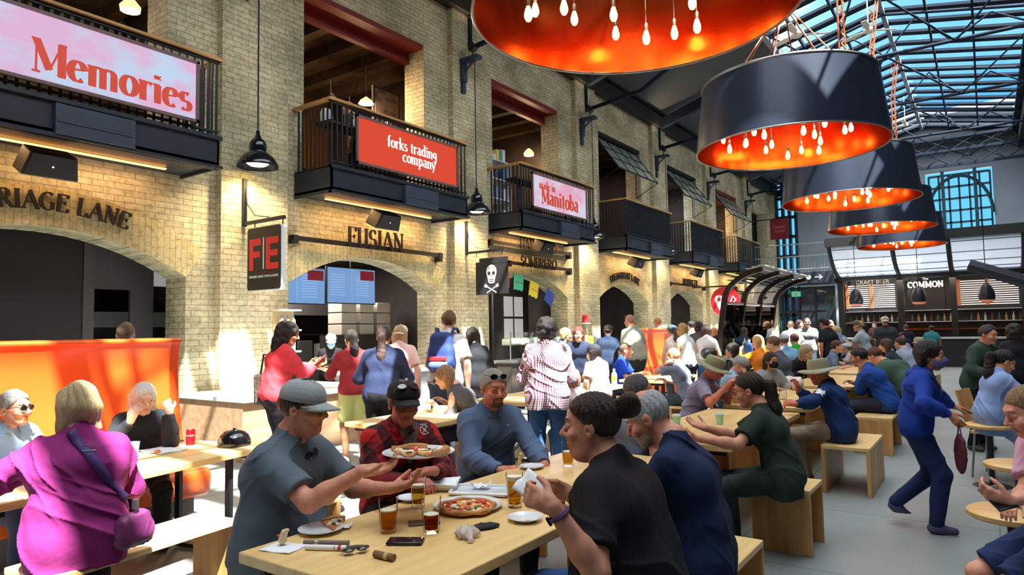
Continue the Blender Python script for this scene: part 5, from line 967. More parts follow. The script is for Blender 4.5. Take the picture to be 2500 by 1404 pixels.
for k in (3, 4, 5):   # pivoted steel awning windows
    c = C[k]; t = thing('awning_window', 'steel awning window swung outward above the ' + ['fourth', 'fifth', 'sixth'][k - 3] + ' balcony', 'window', (WX - .1, c, 7.5)); m = MB(); g = MB(); q = .62
    def pp(u, v): return (v * sin(q) * 1.0 - .05, u, -v * cos(q))
    for u in (-1.45, -.72, 0, .72, 1.45): m.bar(pp(u, 0), pp(u, 1.35), .035, .035, 0, (0, 1, 0))
    for v in (0, .45, .9, 1.35): m.bar(pp(-1.45, v), pp(1.45, v), .035, .035)
    for u in (-1.45, 1.45): m.bar(pp(u, 1.35), (-.05, u, -1.5), .02, .02, 0, (0, 1, 0)); m.bar((-.05, u, 0), (-.05, u, -1.5), .03, .03, 0, (0, 1, 0))
    m.build('sash_frame', black, t, smooth=False); g.add([pp(-1.45, 0), pp(1.45, 0), pp(1.45, 1.35), pp(-1.45, 1.35)], [(0, 1, 2, 3)]); g.build('glass', mat('old_glass', (190, 206, 200), rough=.3, alpha=.45), t, smooth=False)
tag(MB().box(-12.0, -11.9, 23.3, 26.6, 4.3, 7.4).build('display_wall', mat('grey_wall_light', (176, 176, 186))), 'light grey wall inside the fifth upper opening', 'wall panel')
# ================================================================ far end: mezzanine, bar
t = thing('mezzanine', 'grey footbridge with rail in front of the far wall', 'footbridge', (-6.6, 26.0, 0)); MB().box(-.45, 2.18, 0, 2, 3.1, 3.5).build('deck_beam', mat('beam_blue_black', (30, 38, 54), rough=.5), t); m = MB()
for z in (3.62, 4.55, 4.1): m.tube([(-.45, 0, z), (2.12, 0, z)], .022, 6)
m.build('rail', steel, t); m = MB()
for i in range(24): m.box(-.43 + i * .108, -.42 + i * .108, -.005, .005, 3.5, 4.55)
m.build('baluster_grille', mat('wire_grey', (120, 128, 138), rough=.4), t); m = MB(); 
for i, xx in enumerate((.62, .88, 1.14, 1.42)): m.prism([(xx + .08 * cos(a), 3.3 + .08 * sin(a)) for a in np.linspace(0, 2 * pi, [4, 5, 9, 17][i])[:-1]], -.02, -.005, 'y')
m.bar((1.62, -.012, 3.3), (1.85, -.012, 3.3), .01, .03); m.bar((1.76, -.012, 3.38), (1.86, -.012, 3.3), .01, .03); m.bar((1.76, -.012, 3.22), (1.86, -.012, 3.3), .01, .03); m.build('pictograms', mat('sign_white'), t, smooth=False)
t = thing('door_frame', 'black framed glass doors under the footbridge', 'glass doors', (-5.6, 27.6, 0)); m = MB()
for x in (-.9, -.3, .3, .95): m.box(x - .04, x + .04, -.04, .04, 0, 3.05)
for z in (.05, 1.1, 2.1, 3.0): m.box(-.9, .95, -.03, .03, z - .04, z + .04)
m.build('frame', black, t, smooth=False); MB().box(-.9, .95, -.005, .005, 0, 3.05).build('glass', glassm('door_glass', (.25, .3, .32), .3), t)
s = thing('exit_sign', 'small green and white exit sign by the glass doors', 'sign', (-5.95, 27.4, 2.78)); MB().tube([(0, 0, .1), (0, 0, .34)], .01, 5).build('stem', black, s); MB().box(-.16, .16, -.03, .03, -.1, .1).build('box', mat('exit_green', (60, 150, 110), emit=(60, 150, 110), estr=.8), s); MB().box(-.05, .05, -.04, -.03, -.07, .07).build('figure', mat('sign_white'), s)
boards = mat('bar_black', (22, 20, 22), rough=.6); t = thing('bar_canopy', 'long black bar structure with curved translucent canopy at the far end', 'bar', (-1.4, 26.0, 0))
def can(v): a = v * 1.05; return (-2.05 * sin(a) / sin(1.05), 3.3 + 1.0 * (1 - cos(a)) / (1 - cos(1.05)))   # y, z of the canopy section
for i, x in enumerate((-2.9, -1.02, .52, 2.42, 4.0)):
    MB().box(x - .09, x + .09, .8, 1.0, 0, 3.3).build('post', boards, t, smooth=False); m = MB(); m.tube([(x, can(v)[0] + .9, can(v)[1]) for v in np.linspace(0, 1, 9)], .07, 6); m.build('rib', boards, t)
trn = mat('canopy_sheet', (235, 240, 250), rough=.6); _n = trn.node_tree.nodes; _l = trn.node_tree.links; _t = _n.new('ShaderNodeBsdfTranslucent'); _t.inputs[0].default_value = (.85, .9, 1, 1); _x = _n.new('ShaderNodeMixShader'); _x.inputs[0].default_value = .6; _l.new(_n['Principled BSDF'].outputs[0], _x.inputs[1]); _l.new(_t.outputs[0], _x.inputs[2]); _l.new(_x.outputs[0], _n['Material Output'].inputs[0])
for i, (xa, xb) in enumerate(((-2.85, -1.1), (-.95, .45), (.6, 2.35), (2.5, 4.0))):
    m = MB(); V_ = np.linspace(0, 1, 9); m.add([(x, can(v)[0] + .9, can(v)[1] + .02) for v in V_ for x in (xa, xb)], [(2 * j, 2 * j + 1, 2 * j + 3, 2 * j + 2) for j in range(8)]); m.build('canopy_panel', trn, t, ang=None)
    m = MB()
    for v in (.1, .3, .5, .7, .9): y_, z_ = can(v); m.box(xa, xb, y_ + .88, y_ + .92, z_ - .03, z_ + .0)
    m.build('canopy_batten', mat('batten', (150, 160, 180)), t, smooth=False)
MB().box(-3.0, 4.1, .7, 1.1, 3.15, 3.4).box(-3.0, 4.1, -1.25, -1.0, 4.22, 4.5).build('beam', boards, t, smooth=False); MB().box(-3.0, 4.1, 1.6, 1.7, 0, 3.3).build('back_panel', boards, t, smooth=False)
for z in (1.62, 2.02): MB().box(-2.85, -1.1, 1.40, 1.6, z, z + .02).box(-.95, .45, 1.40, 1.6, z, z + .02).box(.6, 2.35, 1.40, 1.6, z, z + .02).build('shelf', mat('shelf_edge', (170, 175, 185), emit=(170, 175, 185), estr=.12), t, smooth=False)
MB().box(-1.0, 2.0, 1.35, 1.5, 1.35, 1.4).build('copper_trough', coppr, t); m = MB()
for x, xs in ((-2.75, (-2.75, -1.25)), (.7, (.7, 2.3))):
    m = MB()
    for i in range(12): m.box(xs[0], xs[1], 1.585, 1.598, 2.18 + i * .072, 2.21 + i * .072)
    m.build('menu_slats', mat('slat_light', (235, 220, 215), emit=(235, 215, 210), estr=.5), t, smooth=False)
for xx in (-2.05, -2.85, .6, 1.4): MB().box(xx, xx + .1, 1.56, 1.6, 2.15, 3.05).build('copper_post', mat('copper_board', (170, 100, 60), rough=.4), t, smooth=False)
s = thing('bar_sign', 'white block letters COMMON above the bar counter', 'sign', (-1.7, 27.55, 2.93)); m = MB(); lettering(m, 'COMMON', lambda u, v, w: (u, -w, v - .09), .19, .24, .15, .01, track=.06); m.build('letters', mat('sign_glow', (245, 240, 230), emit=(245, 240, 230), estr=1.0), s, smooth=False); m = MB(); sansfront(m, 'The', .12, 0, 0, .2, .01); m.build('small_word', mat('sign_glow'), s, smooth=False)
MB().box(-.55, .55, .0, .02, -.95, .3).build('board', boards, s)
s = thing('bar_sign', 'dim letters CRAFT BEER over the left menu slats', 'sign', (-3.35, 27.55, 3.1)); m = MB(); sansfront(m, 'CRAFT BEER', .20, 0, 0, 0, .01); m.build('letters', mat('dim_letters', (150, 130, 110), emit=(150, 130, 110), estr=.3), s, smooth=False)
for i, x in enumerate((-3.5, -1.72, .03)):
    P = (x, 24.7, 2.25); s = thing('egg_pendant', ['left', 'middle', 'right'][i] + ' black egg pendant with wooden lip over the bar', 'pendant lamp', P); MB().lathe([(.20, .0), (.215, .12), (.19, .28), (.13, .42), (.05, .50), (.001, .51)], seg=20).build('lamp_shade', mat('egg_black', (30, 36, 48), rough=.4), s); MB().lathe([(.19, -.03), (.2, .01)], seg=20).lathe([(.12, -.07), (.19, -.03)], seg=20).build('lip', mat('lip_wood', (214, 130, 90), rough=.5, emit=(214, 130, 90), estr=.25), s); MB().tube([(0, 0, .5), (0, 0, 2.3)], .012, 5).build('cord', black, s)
light('bar_light', 'AREA', (-1.4, 26.7, 3.1), 60, (1, .8, .6), 5, sy=.4)
c_ = thing('bar_counter', 'long dark bar counter with pale top at the far end', 'counter', (-1.4, 25.3, 0)); MB().box(-3.2, 4.2, -.3, .4, 1.08, 1.13).build('worktop', mat('counter_pale', (190, 200, 210), rough=.3), c_); MB().box(-3.15, 4.15, -.22, .35, 0, 1.08).build('front', mat('counter_navy', (28, 32, 40), rough=.5), c_)
r = random.Random(2)
for i in range(26):
    o = MB().lathe([(.001, 0), (.035, 0), (.035, .15), (.013, .2), (.012, .27), (.001, .27)], seg=8).build('liquor_bottle', mat('liq%d' % (i % 4), [(90, 50, 30), (60, 80, 60), (150, 110, 60), (160, 160, 160)][i % 4], rough=.2)); o.location = (-4.1 + i * .19 + (.25 if i > 8 else 0) + (.2 if i > 16 else 0), 27.45, 1.64); tag(o, 'small bottle on the back shelf of the far bar', 'bottle', 'bottles on the bar back shelf')
o = thing('dark_arch', 'dark blue arched canopy at the right of the bar', 'canopy', (.55, 23.4, 0)); m = MB(); m.tube([(-.9 + 2.6 * (1 - cos(a)), 0, 1.9 + 1.35 * cos(a * .9)) for a in np.linspace(0, 1.5, 12)], .16, 8); m.tube([(-.9 + 2.6 * (1 - cos(a)), .8, 1.9 + 1.35 * cos(a * .9)) for a in np.linspace(0, 1.5, 12)], .16, 8); m.build('hood', mat('hood_navy', (22, 26, 40), rough=.5), o); MB().box(1.6, 1.75, -.1, .9, 0, 2.2).build('post', black, o)
KB = 1.15   # the bar stands well behind the last drum shade: move the whole group back at its true size
for o in [q for q in bpy.data.objects if q.parent is None and q.name.split('.')[0] in ('mezzanine', 'door_frame', 'exit_sign', 'bar_canopy', 'bar_sign', 'egg_pendant', 'bar_light', 'bar_counter', 'liquor_bottle', 'dark_arch')]:
    o.location = tuple(CAMP + (np.array(o.location) - CAMP) * KB); o.scale = (KB, KB, KB)
# tool rack under the curved steel canopy
t = thing('glass_rack', 'curved steel canopy rack with hanging glassware in mid hall', 'rack', (-4.2, 13.0, 0)); RY = [0, 1.25, 2.5, 3.75]
ribm = mat('rib_brown_steel', (44, 38, 40), rough=.35, metal=.3)
def rib(v):
    if v < .45: return (-.10 + .35 * v, 1.0 + (2.05 - 1.0) * v / .45)
    a = (v - .45) / .55 * 1.35; return (.06 + .95 * (1 - cos(a)), 2.05 + .62 * sin(a))
for y_ in RY: m = MB(); pts = [(rib(v)[0], y_, rib(v)[1]) for v in np.linspace(0, 1, 16)]; pts = [(-.42, y_, 0)] + pts; [m.bar(a, b, .09, .10, 0, (0, 1, 0)) for a, b in zip(pts, pts[1:])]; m.build('rib', ribm, t, smooth=False)
for i in range(7): v = .70 + i * .05; x, z = rib(v); MB().bar((x, -.1, z + .07), (x, 3.85, z + .07), .13, .015).build('roof_board', mat('roof_slat', (206, 208, 214), rough=.35, metal=.3) if i > 3 else ribm, t)
MB().tube([(.07, 0, 2.05), (.07, 3.75, 2.05)], .03, 6).build('cross_bar', steel, t); MB().box(.02, .035, 0, 3.75, 1.15, 2.02).build('glass_back', glassm('rack_glass', (.8, .82, .85), .3), t); MB().box(-.3, .5, 0, 3.75, .95, 1.0).build('bench_top', steel, t); MB().box(-.25, .45, 0.05, 3.7, 0, .95).build('cabinet', kdark, t)
r = random.Random(6)
for i in range(26): y_ = .2 + i * .135; b_ = 1.35 + .35 * r.random(); MB().tube([(.0, y_, 2.02), (.0, y_ + .02, b_ + .1)], .006, 4).lathe([(.012, .1), (.03, .06), (.028, .0), (.02, -.02)], (.0, y_ + .02, b_), 8).build('hanging_tool', steel, t)
for i in range(3): bottle(['blue', 'green', 'clear'][i] + ' jug on the glass rack bench', -3.9, 13.7 + i * .8, 1.0, .32, .07, [(70, 120, 210), (80, 160, 90), (200, 215, 220)][i], (230, 230, 230))
# small signs near the far end
s = thing('round_sign', 'round red sign with white pin and loop on the wall', 'sign', tuple(on(1771, 736, y=25.3))); MB().prism([(.55 * cos(a), .55 * sin(a)) for a in np.linspace(0, 2 * pi, 33)[:-1]], -.04, .04, 'y').build('disc', mat('pin_red', (206, 30, 44), rough=.4), s)
m = MB(); m.prism([(-.22 + .17 * cos(a), .08 + .17 * sin(a)) for a in np.linspace(-.6, pi + .6, 14)] + [(-.22, -.34)], -.05, -.041, 'y'); m.build('pin', mat('sign_white'), s, smooth=False); MB().prism([(-.22 + .07 * cos(a), .08 + .07 * sin(a)) for a in np.linspace(0, 2 * pi, 12)[:-1]], -.055, -.051, 'y').build('dot', mat('pin_red'), s, smooth=False); MB().tube([(.12, -.045, -.22), (.3, -.045, .2), (.4, -.045, .05), (.28, -.045, -.1)], .03, 6).build('loop', mat('sign_white'), s); MB().tube([(-9.27 - s.location.x, 0, .58), (.1, 0, .58)], .03, 6).build('arm', black, s)
s = thing('hanging_sign', 'square white sign with black leaf and lettering past the round sign', 'sign', tuple(on(1868, 737, y=31.0))); MB().box(-.52, .52, -.03, .03, -.46, .40).build('panel', mat('sign_offwhite', (206, 200, 206)), s); m = MB(); m.prism([(0, .08), (.14, .2), (.05, .22), (0, .36), (-.05, .22), (-.14, .2)], -.04, -.031, 'y'); m.build('leaf', black, s, smooth=False); MB().box(-.45, .45, -.04, -.031, -.16, -.08).box(-.3, .3, -.04, -.031, -.26, -.22).build('text_lines', black, s, smooth=False); MB().tube([(-9.41 - s.location.x, 0, .42), (.5, 0, .42)], .025, 5).build('hook', black, s)
P = on(1903, 560, y=33.5); s = thing('banner', 'dark red banner with script lettering hanging near the far corner', 'banner', tuple(P)); MB().box(-.42, .42, -.02, .02, -.48, .5).build('cloth', mat('banner_red', (120, 24, 34), rough=.7), s); m = MB(); sansfront(m, 'Queen\nStreet', .2, 0, -.021, .02, .002); m.v and m.build('script', mat('banner_ink', (190, 110, 100)), s, smooth=False); MB().tube([(-9.4 - s.location.x, 0, .52), (.45, 0, .52)], .025, 6).build('rod', black, s)
# ================================================================ furniture
def table(lab, x0, x1, y0, y1, rz=0, endwood=True, z=.75):
    t = thing('table', lab, 'table', ((x0 + x1) / 2, (y0 + y1) / 2, 0), rz, None); a, b = (x1 - x0) / 2, (y1 - y0) / 2
    MB().box(-a, a, -b, b, z - .045, z).build('tabletop', WOODY, t, bevel=.006)
    MB().box(-a + .06, a - .06, -b + .08, -b + .12, z - .085, z - .046).box(-a + .06, a - .06, b - .12, b - .08, z - .085, z - .046).box(-.03, .03, -b + .1, b - .1, z - .085, z - .046).build('under_frame', black, t, smooth=False)
    for q in (-1, 1):
        yy = q * (b - .28)
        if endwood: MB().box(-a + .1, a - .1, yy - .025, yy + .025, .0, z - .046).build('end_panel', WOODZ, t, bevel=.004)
        else: m = MB(); m.bar((-a + .1, yy, 0.03), (-a + .1, yy, z - .05), .05, .03, 0, (0, 1, 0)); m.bar((a - .1, yy, .03), (a - .1, yy, z - .05), .05, .03, 0, (0, 1, 0)); m.bar((-a + .1, yy, .03), (a - .1, yy, .03), .05, .03); m.build('leg', black, t, smooth=False)
    if not endwood: MB().bar((0, -b + .3, .1), (0, b - .9, z - .06), .03, .03).build('brace', black, t)
    return t
def stool(lab, x0, x1, y0, y1, z=.45, rz=0, openx=True, th=.035):   # a plank seat on two solid side panels
    t = thing('wooden_bench', lab, 'bench', ((x0 + x1) / 2, (y0 + y1) / 2, 0), rz); a, b = (x1 - x0) / 2, (y1 - y0) / 2
    MB().box(-a, a, -b, b, z - th, z).build('seat', WOODY, t, bevel=.005)
    for q in (-1, 1):
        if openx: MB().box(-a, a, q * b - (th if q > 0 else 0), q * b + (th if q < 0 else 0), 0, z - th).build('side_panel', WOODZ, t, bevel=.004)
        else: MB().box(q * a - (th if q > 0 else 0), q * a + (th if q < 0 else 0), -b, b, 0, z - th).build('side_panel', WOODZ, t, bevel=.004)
    return t
table('long pale oak table in front, covered with beer and pizza', -2.44, -1.55, 1.57, 4.20)
table('oak table with two mint green cups, second in the row', -2.40, -1.52, 4.80, 6.95)
table('oak table with a white plastic bag and a glass jar, third in the row', -2.40, -1.52, 7.35, 9.6); table('oak table between the blue hoodie and long haired diners, fourth in the row', -2.40, -1.52, 10.1, 12.4); table('oak table at the far end of the central row', -2.40, -1.52, 12.9, 15.2)
table('oak table with a cola can and a round black lid at left', -5.08, -4.36, 1.20, 3.12, .19, False)
table('oak table carrying a folded tan cap in the left row', -5.05, -4.22, 4.35, 5.5, 0, False); table('oak table with drink bottles beside the checked shirt man', -5.25, -4.45, 6.5, 9.3, 0, False); table('oak table between the man in blue and the man in grey', -5.0, -4.25, 10.1, 11.7, 0, False)
stool('long oak bench under the two people in black and navy', -1.46, -1.04, 1.5, 3.78); stool('boxy oak stool under the woman in dark green', -1.46, -1.06, 5.03, 5.46); 
stool('oak stool with open front under the man in the denim jacket', -1.36, -.94, 7.0, 7.95, openx=False); stool('oak stool under the man in the blue hooded top', -1.42, -1.0, 9.35, 10.3); stool('oak stool under the person in olive green', -1.42, -1.0, 11.6, 12.6); stool('oak stool at the far end of the central row', -1.42, -1.0, 13.4, 14.3)
stool('oak bench under the men in the grey shirt and red check', -3.02, -2.62, 1.62, 4.1); stool('small oak bench beneath the grey haired diner', -3.0, -2.62, 4.6, 5.6); stool('oak bench under the man with the sun hat and lilac shirt', -3.0, -2.6, 7.2, 8.8); stool('oak bench under the woman with the black mask', -3.0, -2.6, 9.6, 11.4)
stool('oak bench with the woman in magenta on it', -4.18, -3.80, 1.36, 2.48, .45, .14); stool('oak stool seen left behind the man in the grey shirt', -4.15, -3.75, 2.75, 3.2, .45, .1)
def booth(lab, x, y0, y1):
    t = thing('booth_seat', lab, 'booth', (x, y0, 0)); L_ = y1 - y0; om = mat('orange_vinyl', (232, 96, 36), rough=.34, coat=.2); dk = mat('booth_shell', (74, 64, 56), rough=.6)
    back = [(0, .40), (.16, .45), (.10, .70), (.04, 1.0), (.02, 1.3), (.05, 1.50), (.08, 1.545), (.07, 1.57), (-.06, 1.58), (-.12, 1.55), (-.14, 1.3), (-.14, .40)]
    MB().prism(back, .02, L_ - .1, 'y').build('backrest', om, t, bevel=.02); MB().prism([(a - .03, z) for a, z in back], L_ - .1, L_, 'y').build('end_roll', mat('orange_vinyl_dark', (214, 74, 24), rough=.35), t, bevel=.025)
    MB().prism([(.1, .22), (.88, .22), (.93, .30), (.93, .42), (.88, .47), (.1, .45)], .02, L_ - .2, 'y').build('seat', om, t, bevel=.03); MB().prism([(-.17, 0), (.05, 0), (.10, .45), (0, 1.0), (-.02, 1.5), (-.17, 1.5)], 0, .018, 'y').build('side_shell', dk, t); MB().box(-.18, -.145, 0, L_, 0, 1.5).build('rear_shell', dk, t); MB().box(.05, .82, .02, L_ - .3, 0, .21).build('plinth', mat('booth_plinth', (110, 108, 106)), t); return t
booth('large glossy orange booth seat at the left', -6.45, .4, 3.5); booth('distant orange booth with dark side behind the man in blue', -6.25, 13.5, 15.3)
for i, (x, y_, lab) in enumerate(((.13, 5.85, 'round wooden stool behind the boy in pink'), (.06, 4.38, 'round wooden stool nearest the phone'), (-4.95, 4.05, 'low round wooden stool between the left tables'))):
    z = .62 if i < 2 else .46; t = thing('round_stool', lab, 'stool', (x, y_, 0)); MB().lathe([(.001, z - .04), (.19, z - .04), (.205, z - .03), (.205, z - .01), (.19, z), (.001, z)], seg=32).build('seat', WOODX, t); MB().lathe([(.03, z - .04), (.025, .03)], seg=12).lathe([(.001, .035), (.16, .025), (.17, 0)], seg=24).build('pedestal', black, t)
t = thing('chair', 'bent plywood chair behind the walking woman', 'chair', (.05, 8.6, 0), -.3); m = MB(); m.prism([(-.2, 0), (.2, 0), (.2, .03), (-.2, .03)], -.2, .2, 'y'); m.M = None; s_ = m.build('seat', WOODX, t); s_.location.z = .45; m = MB(); m.M = Matrix.Translation((-.2, 0, .45)) @ Matrix.Rotation(-.25, 4, 'Y'); m.box(-.02, .0, -.19, .19, .05, .45); m.build('backrest', WOODZ, t, bevel=.006)
for a, b in ((-.17, -.17), (.17, -.17), (-.17, .17), (.17, .17)): MB().tube([(a, b, .45), (a * 1.2, b * 1.2, 0)], .012, 6).build('leg', steel, t)
t = table('narrow table behind the girl in the pale blue sweater', .75, 1.5, 7.0, 11.0, 0, False)
# ================================================================ the crowd
def wp(px, py, depth): return CAMP + CAMR @ np.array([px - 1250, 702 - py, -FPX]) * depth / FPX
def P_(label, px, py, depth, face, pose='sit', **k):
    q = wp(px, py, depth); k.setdefault('lod', 0 if depth < 5.6 else (1 if depth < 10.6 else 2)); k.setdefault('seat', .46)
    return person(label, None, face, pose, headxy=(q[0], q[1]), ztop=q[2] - (.035 if k.get('hat') else .008), **k)
RED = (212, 146, 122); PALE = (222, 172, 148); TAN = (186, 130, 98); BRN = (140, 96, 72)
flannel = checkm('buffalo_flannel', (186, 20, 36), (84, 12, 24), (8, 6, 12), 7.6, .5)
n_ = flannel.node_tree.nodes
gingham = checkm('small_check', (232, 226, 232), (150, 60, 84), (70, 70, 120), 42, .38); beigeplaid = checkm('beige_plaid', (226, 206, 190), (196, 150, 140), (180, 160, 150), 8, .4); stripet = checkm('striped_tee', (226, 226, 230), (226, 226, 230), (150, 60, 70), 9, .16)
lilac = checkm('lilac_check', (150, 146, 172), (136, 132, 160), (128, 122, 150), 50, .5)
# --- the front table
A = P_('man in grey tee and light grey cap holding out a pizza plate', 742, 912, 3.22, -72, g=1.22, belly=.035, lean=6, hunch=8, headfwd=.05, yaw=6, pitch=4, skin=RED, top=cloth((96, 110, 124)), sleeve='short', hem=.47, bottom=(30, 30, 36), hair=('short', (58, 44, 38)), hat=('cap', (156, 164, 168), -.10), glasses='clear', R=wp(884, 1150, 2.96), Rd=(.80, .55, .10), Rn=(0.2, -.2, 1), curlR=.32, L=wp(950, 1192, 3.2), Ld=(.7, .6, .15), Ln=(.2, .1, 1), curlL=.4, poleR=(-.2, -.5, -.9), poleL=(-.3, .4, -.9), shoes=(40, 40, 44))
B = P_('man in red and black flannel shirt and black cap', 985, 916, 3.86, -122, g=1.12, lean=10, hunch=10, yaw=0, pitch=8, skin=(180, 108, 92), top=flannel, sleeve='long', hem=.50, bottom=(40, 42, 52), hair=('short', (120, 110, 104)), hat=('cap', (26, 28, 32)), R=wp(1010, 1170, 3.6), Rd=(.9, -.1, 0), Rn=(0, 0, -1), L=wp(1060, 1150, 3.65), Ld=(-.2, -.9, .1), Ln=(0, .3, -1), collar=True, shoes=(40, 40, 44))
Cc = P_('man in blue zip hoodie with grey hair and goatee', 1205, 899, 4.5, -122, g=1.08, lean=10, hunch=8, yaw=0, pitch=6, skin=(206, 130, 104), top=cloth((92, 112, 146)), sleeve='long', hem=.50, hood=True, bottom=(44, 50, 66), hair=('short', (172, 166, 158)), beard=('goatee', (104, 74, 62)), glasses='up', R=wp(1222, 1150, 4.12), Rd=(.75, .5, .05), Rn=(0, .5, -.8), curlR=.75, L=wp(1330, 1135, 4.2), Ld=(-.1, -.9, -.25), Ln=(-.2, -.2, -1), curlL=.6, shoes=(40, 40, 44))
Dd = P_('woman in black tee with dark bun folding a napkin', 1440, 955, 2.62, 100, g=1.42, lean=10, hunch=6, bust=1.2, belly=.02, yaw=10, pitch=2, skin=(198, 138, 116), top=cloth((22, 22, 27)), sleeve='short', hem=.44, bottom=(44, 74, 124), hair=('bun', (40, 26, 24)), L=wp(1352, 1238, 2.2), Ld=(-.8, -.1, .25), Ln=(.1, .9, -.2), curlL=.75, R=wp(1392, 1205, 2.5), Rd=(-.85, -.3, .15), Rn=(.1, -.8, -.3), curlR=.8, poleL=(.3, -.7, -.7), poleR=(.3, .8, -.7), shoes=(40, 40, 44))
Ee = P_('white bearded man in navy pullover bent over the table', 1578, 955, 3.15, 100, g=1.05, lean=3, hunch=22, headfwd=.45, yaw=6, pitch=28, skin=(208, 146, 124), top=cloth((22, 38, 72)), sleeve='long', hem=.42, bottom=(36, 38, 50), hair=('balding', (190, 192, 198)), beard=('full', (186, 180, 178)), R=('l', .18, .5, .80), L=('l', -.12, .52, .80), shoes=(40, 40, 44))
Ff = P_('grey haired diner seen from behind at the end of the front table', 1558, 912, 4.85, -30, g=1.0, lean=2, hunch=4, skin=RED, top=cloth((110, 122, 150)), bottom=(40, 44, 56), hair=('short', (92, 94, 104)), yaw=-18, lod=1, R=('l', .2, .2, .62), L=('l', -.2, .2, .62))
# --- the left table
G = P_('blonde woman in magenta shirt seen from behind on the left bench', 190, 938, 3.62, 72, g=1.25, lean=8, hunch=8, yaw=8, skin=PALE, top=cloth((144, 44, 116), bump=.5), sleeve='long', hem=.44, bottom=(34, 30, 36), hair=('messy', (206, 182, 140), .10), L=wp(70, 1160, 3.5), R=('l', .16, .42, .80), poleL=(-.2, -.9, -.5), fold=1.7, shoes=(40, 40, 44))
Hh = P_('woman with long white hair and black cardigan, hand at her mouth', 352, 934, 5.2, -112, g=1.1, lean=12, hunch=10, yaw=10, pitch=12, skin=(226, 180, 160), top=cloth((44, 46, 52)), sleeve='long', hem=.5, bottom=(26, 26, 30), hair=('long', (238, 236, 232), .34), R=wp(318, 1030, 4.95), Rd=(.3, .2, .8), Rn=(-.3, .6, .2), curlR=.6, L=wp(415, 1005, 5.15), Ld=(-.5, .0, .6), Ln=(-.8, .5, 0), poleL=(.8, -.2, -.6), poleR=(-.3, -.6, -.9))
Ii = P_('grey haired man with dark sunglasses at the left edge', 36, 950, 4.45, -70, g=1.15, lean=8, hunch=8, yaw=10, skin=(214, 150, 128), top=cloth((150, 180, 222)), sleeve='half', hem=.5, bottom=(60, 70, 96), hair=('short', (150, 148, 150)), glasses='sun', collar=True)
P_('brown haired man seen over the orange booth', 307, 786, 7.0, 64, 'stand', g=1, top=(60, 54, 56), bottom=(40, 40, 50), hair=('short', (104, 82, 68)), skin=PALE, lod=1)
P_('dark haired person at the far left edge behind the booth', -4, 792, 9.2, -20, 'stand', top=(90, 40, 40), bottom=(40, 40, 50), hair=('short', (30, 24, 24)), skin=BRN)
# --- the queue at the second arch
P_('woman in coral top with black curly hair holding a phone', 706, 786, 7.35, -18, 'stand', g=1.2, top=cloth((236, 72, 84)), sleeve='long', bottom=(44, 40, 50), hair=('curly', (34, 28, 34), .15), skin=TAN, R=wp(768, 895, 7.5), Rd=(.7, .5, .4), L=wp(755, 890, 7.7), yaw=-20, pitch=16, lod=1)
P_('food stall worker with pale cap and blue mask', 808, 812, 11.5, -124, 'stand', top=(28, 28, 34), sleeve='short', bottom=(30, 30, 34), hair=('short', (60, 46, 40)), hat=('cap', (190, 196, 208)), mask=(150, 196, 226), skin=PALE, R=('l', .15, .35, 1.0), L=('l', -.15, .35, 1.0), pitch=20, lod=1)
P_('girl in red and grey jacket with dark ponytail and yellow shorts', 858, 806, 8.4, 62, 'stand', g=1.05, top=cloth((176, 56, 60)), sleeve='long', hood=True, hem=.84, bottom=(226, 222, 140), legs='shorts', hair=('pony', (44, 38, 40), .34), skin=TAN, R=('l', .15, .4, 1.05), L=('l', -.2, .42, 1.05), pitch=20, lod=1)
P_('woman in navy shirt with long wavy ponytail and black trousers', 938, 794, 7.5, 36, 'stand', g=1.15, top=cloth((40, 50, 82)), sleeve='long', bottom=(24, 24, 30), hair=('pony', (90, 70, 66), .42), skin=PALE, R=('l', .14, .3, 1.1), L=('l', -.14, .3, 1.1), lod=1)
P_('woman in pale pink top with cream cap and blonde hair', 978, 788, 8.9, 30, 'stand', g=1.05, top=cloth((240, 200, 196)), sleeve='short', bottom=(200, 200, 210), hair=('long', (190, 160, 120), .34), hat=('cap_back', (230, 222, 206)), skin=PALE, lod=1)
K = P_('tall man in white striped tee with a blue backpack', 1096, 757, 8.1, 22, 'stand', g=1.0, top=stripet, sleeve='short', bottom=(90, 96, 120), hair=('short', (120, 86, 60)), skin=PALE, lod=1, L=('l', -.10, .30, 1.35), yaw=8)
P_('woman in a black dress with straight black bob', 1152, 798, 9.2, 60, 'stand', g=1.0, top=cloth((34, 36, 42)), sleeve='long', hem=.6, bottom=(30, 30, 36), legs='skirt', hair=('bob', (36, 26, 26), .2), skin=PALE, lod=1)
P_('woman with long brown blonde hair bent over the left row table', 1085, 893, 7.25, 118, 'sit', g=1.1, lean=26, hunch=14, pitch=20, top=cloth((84, 82, 88)), sleeve='half', bottom=(40, 40, 50), hair=('long', (160, 124, 92), .34), skin=PALE, lod=1, R=('l', .2, .42, .82), L=('l', -.2, .42, .82))
M = P_('man standing in red and white checked shirt and blue jeans', 1334, 778, 6.95, 30, 'stand', g=1.12, lean=3, hunch=10, pitch=20, top=gingham, sleeve='long', hem=.80, bottom=cloth((62, 100, 150)), hair=('curly', (36, 32, 36)), skin=(196, 134, 106), lod=0, R=('l', .14, .34, 1.08), L=('l', -.14, .34, 1.08), fold=1.3, collar=True, shoes=(200, 196, 190))
P_('child with light brown curls beside the checked shirt man', 1392, 925, 7.6, 60, 'sit', top=(236, 214, 222), bottom=(60, 60, 90), hair=('curly', (170, 130, 100)), skin=PALE, seat=.42, lod=1)
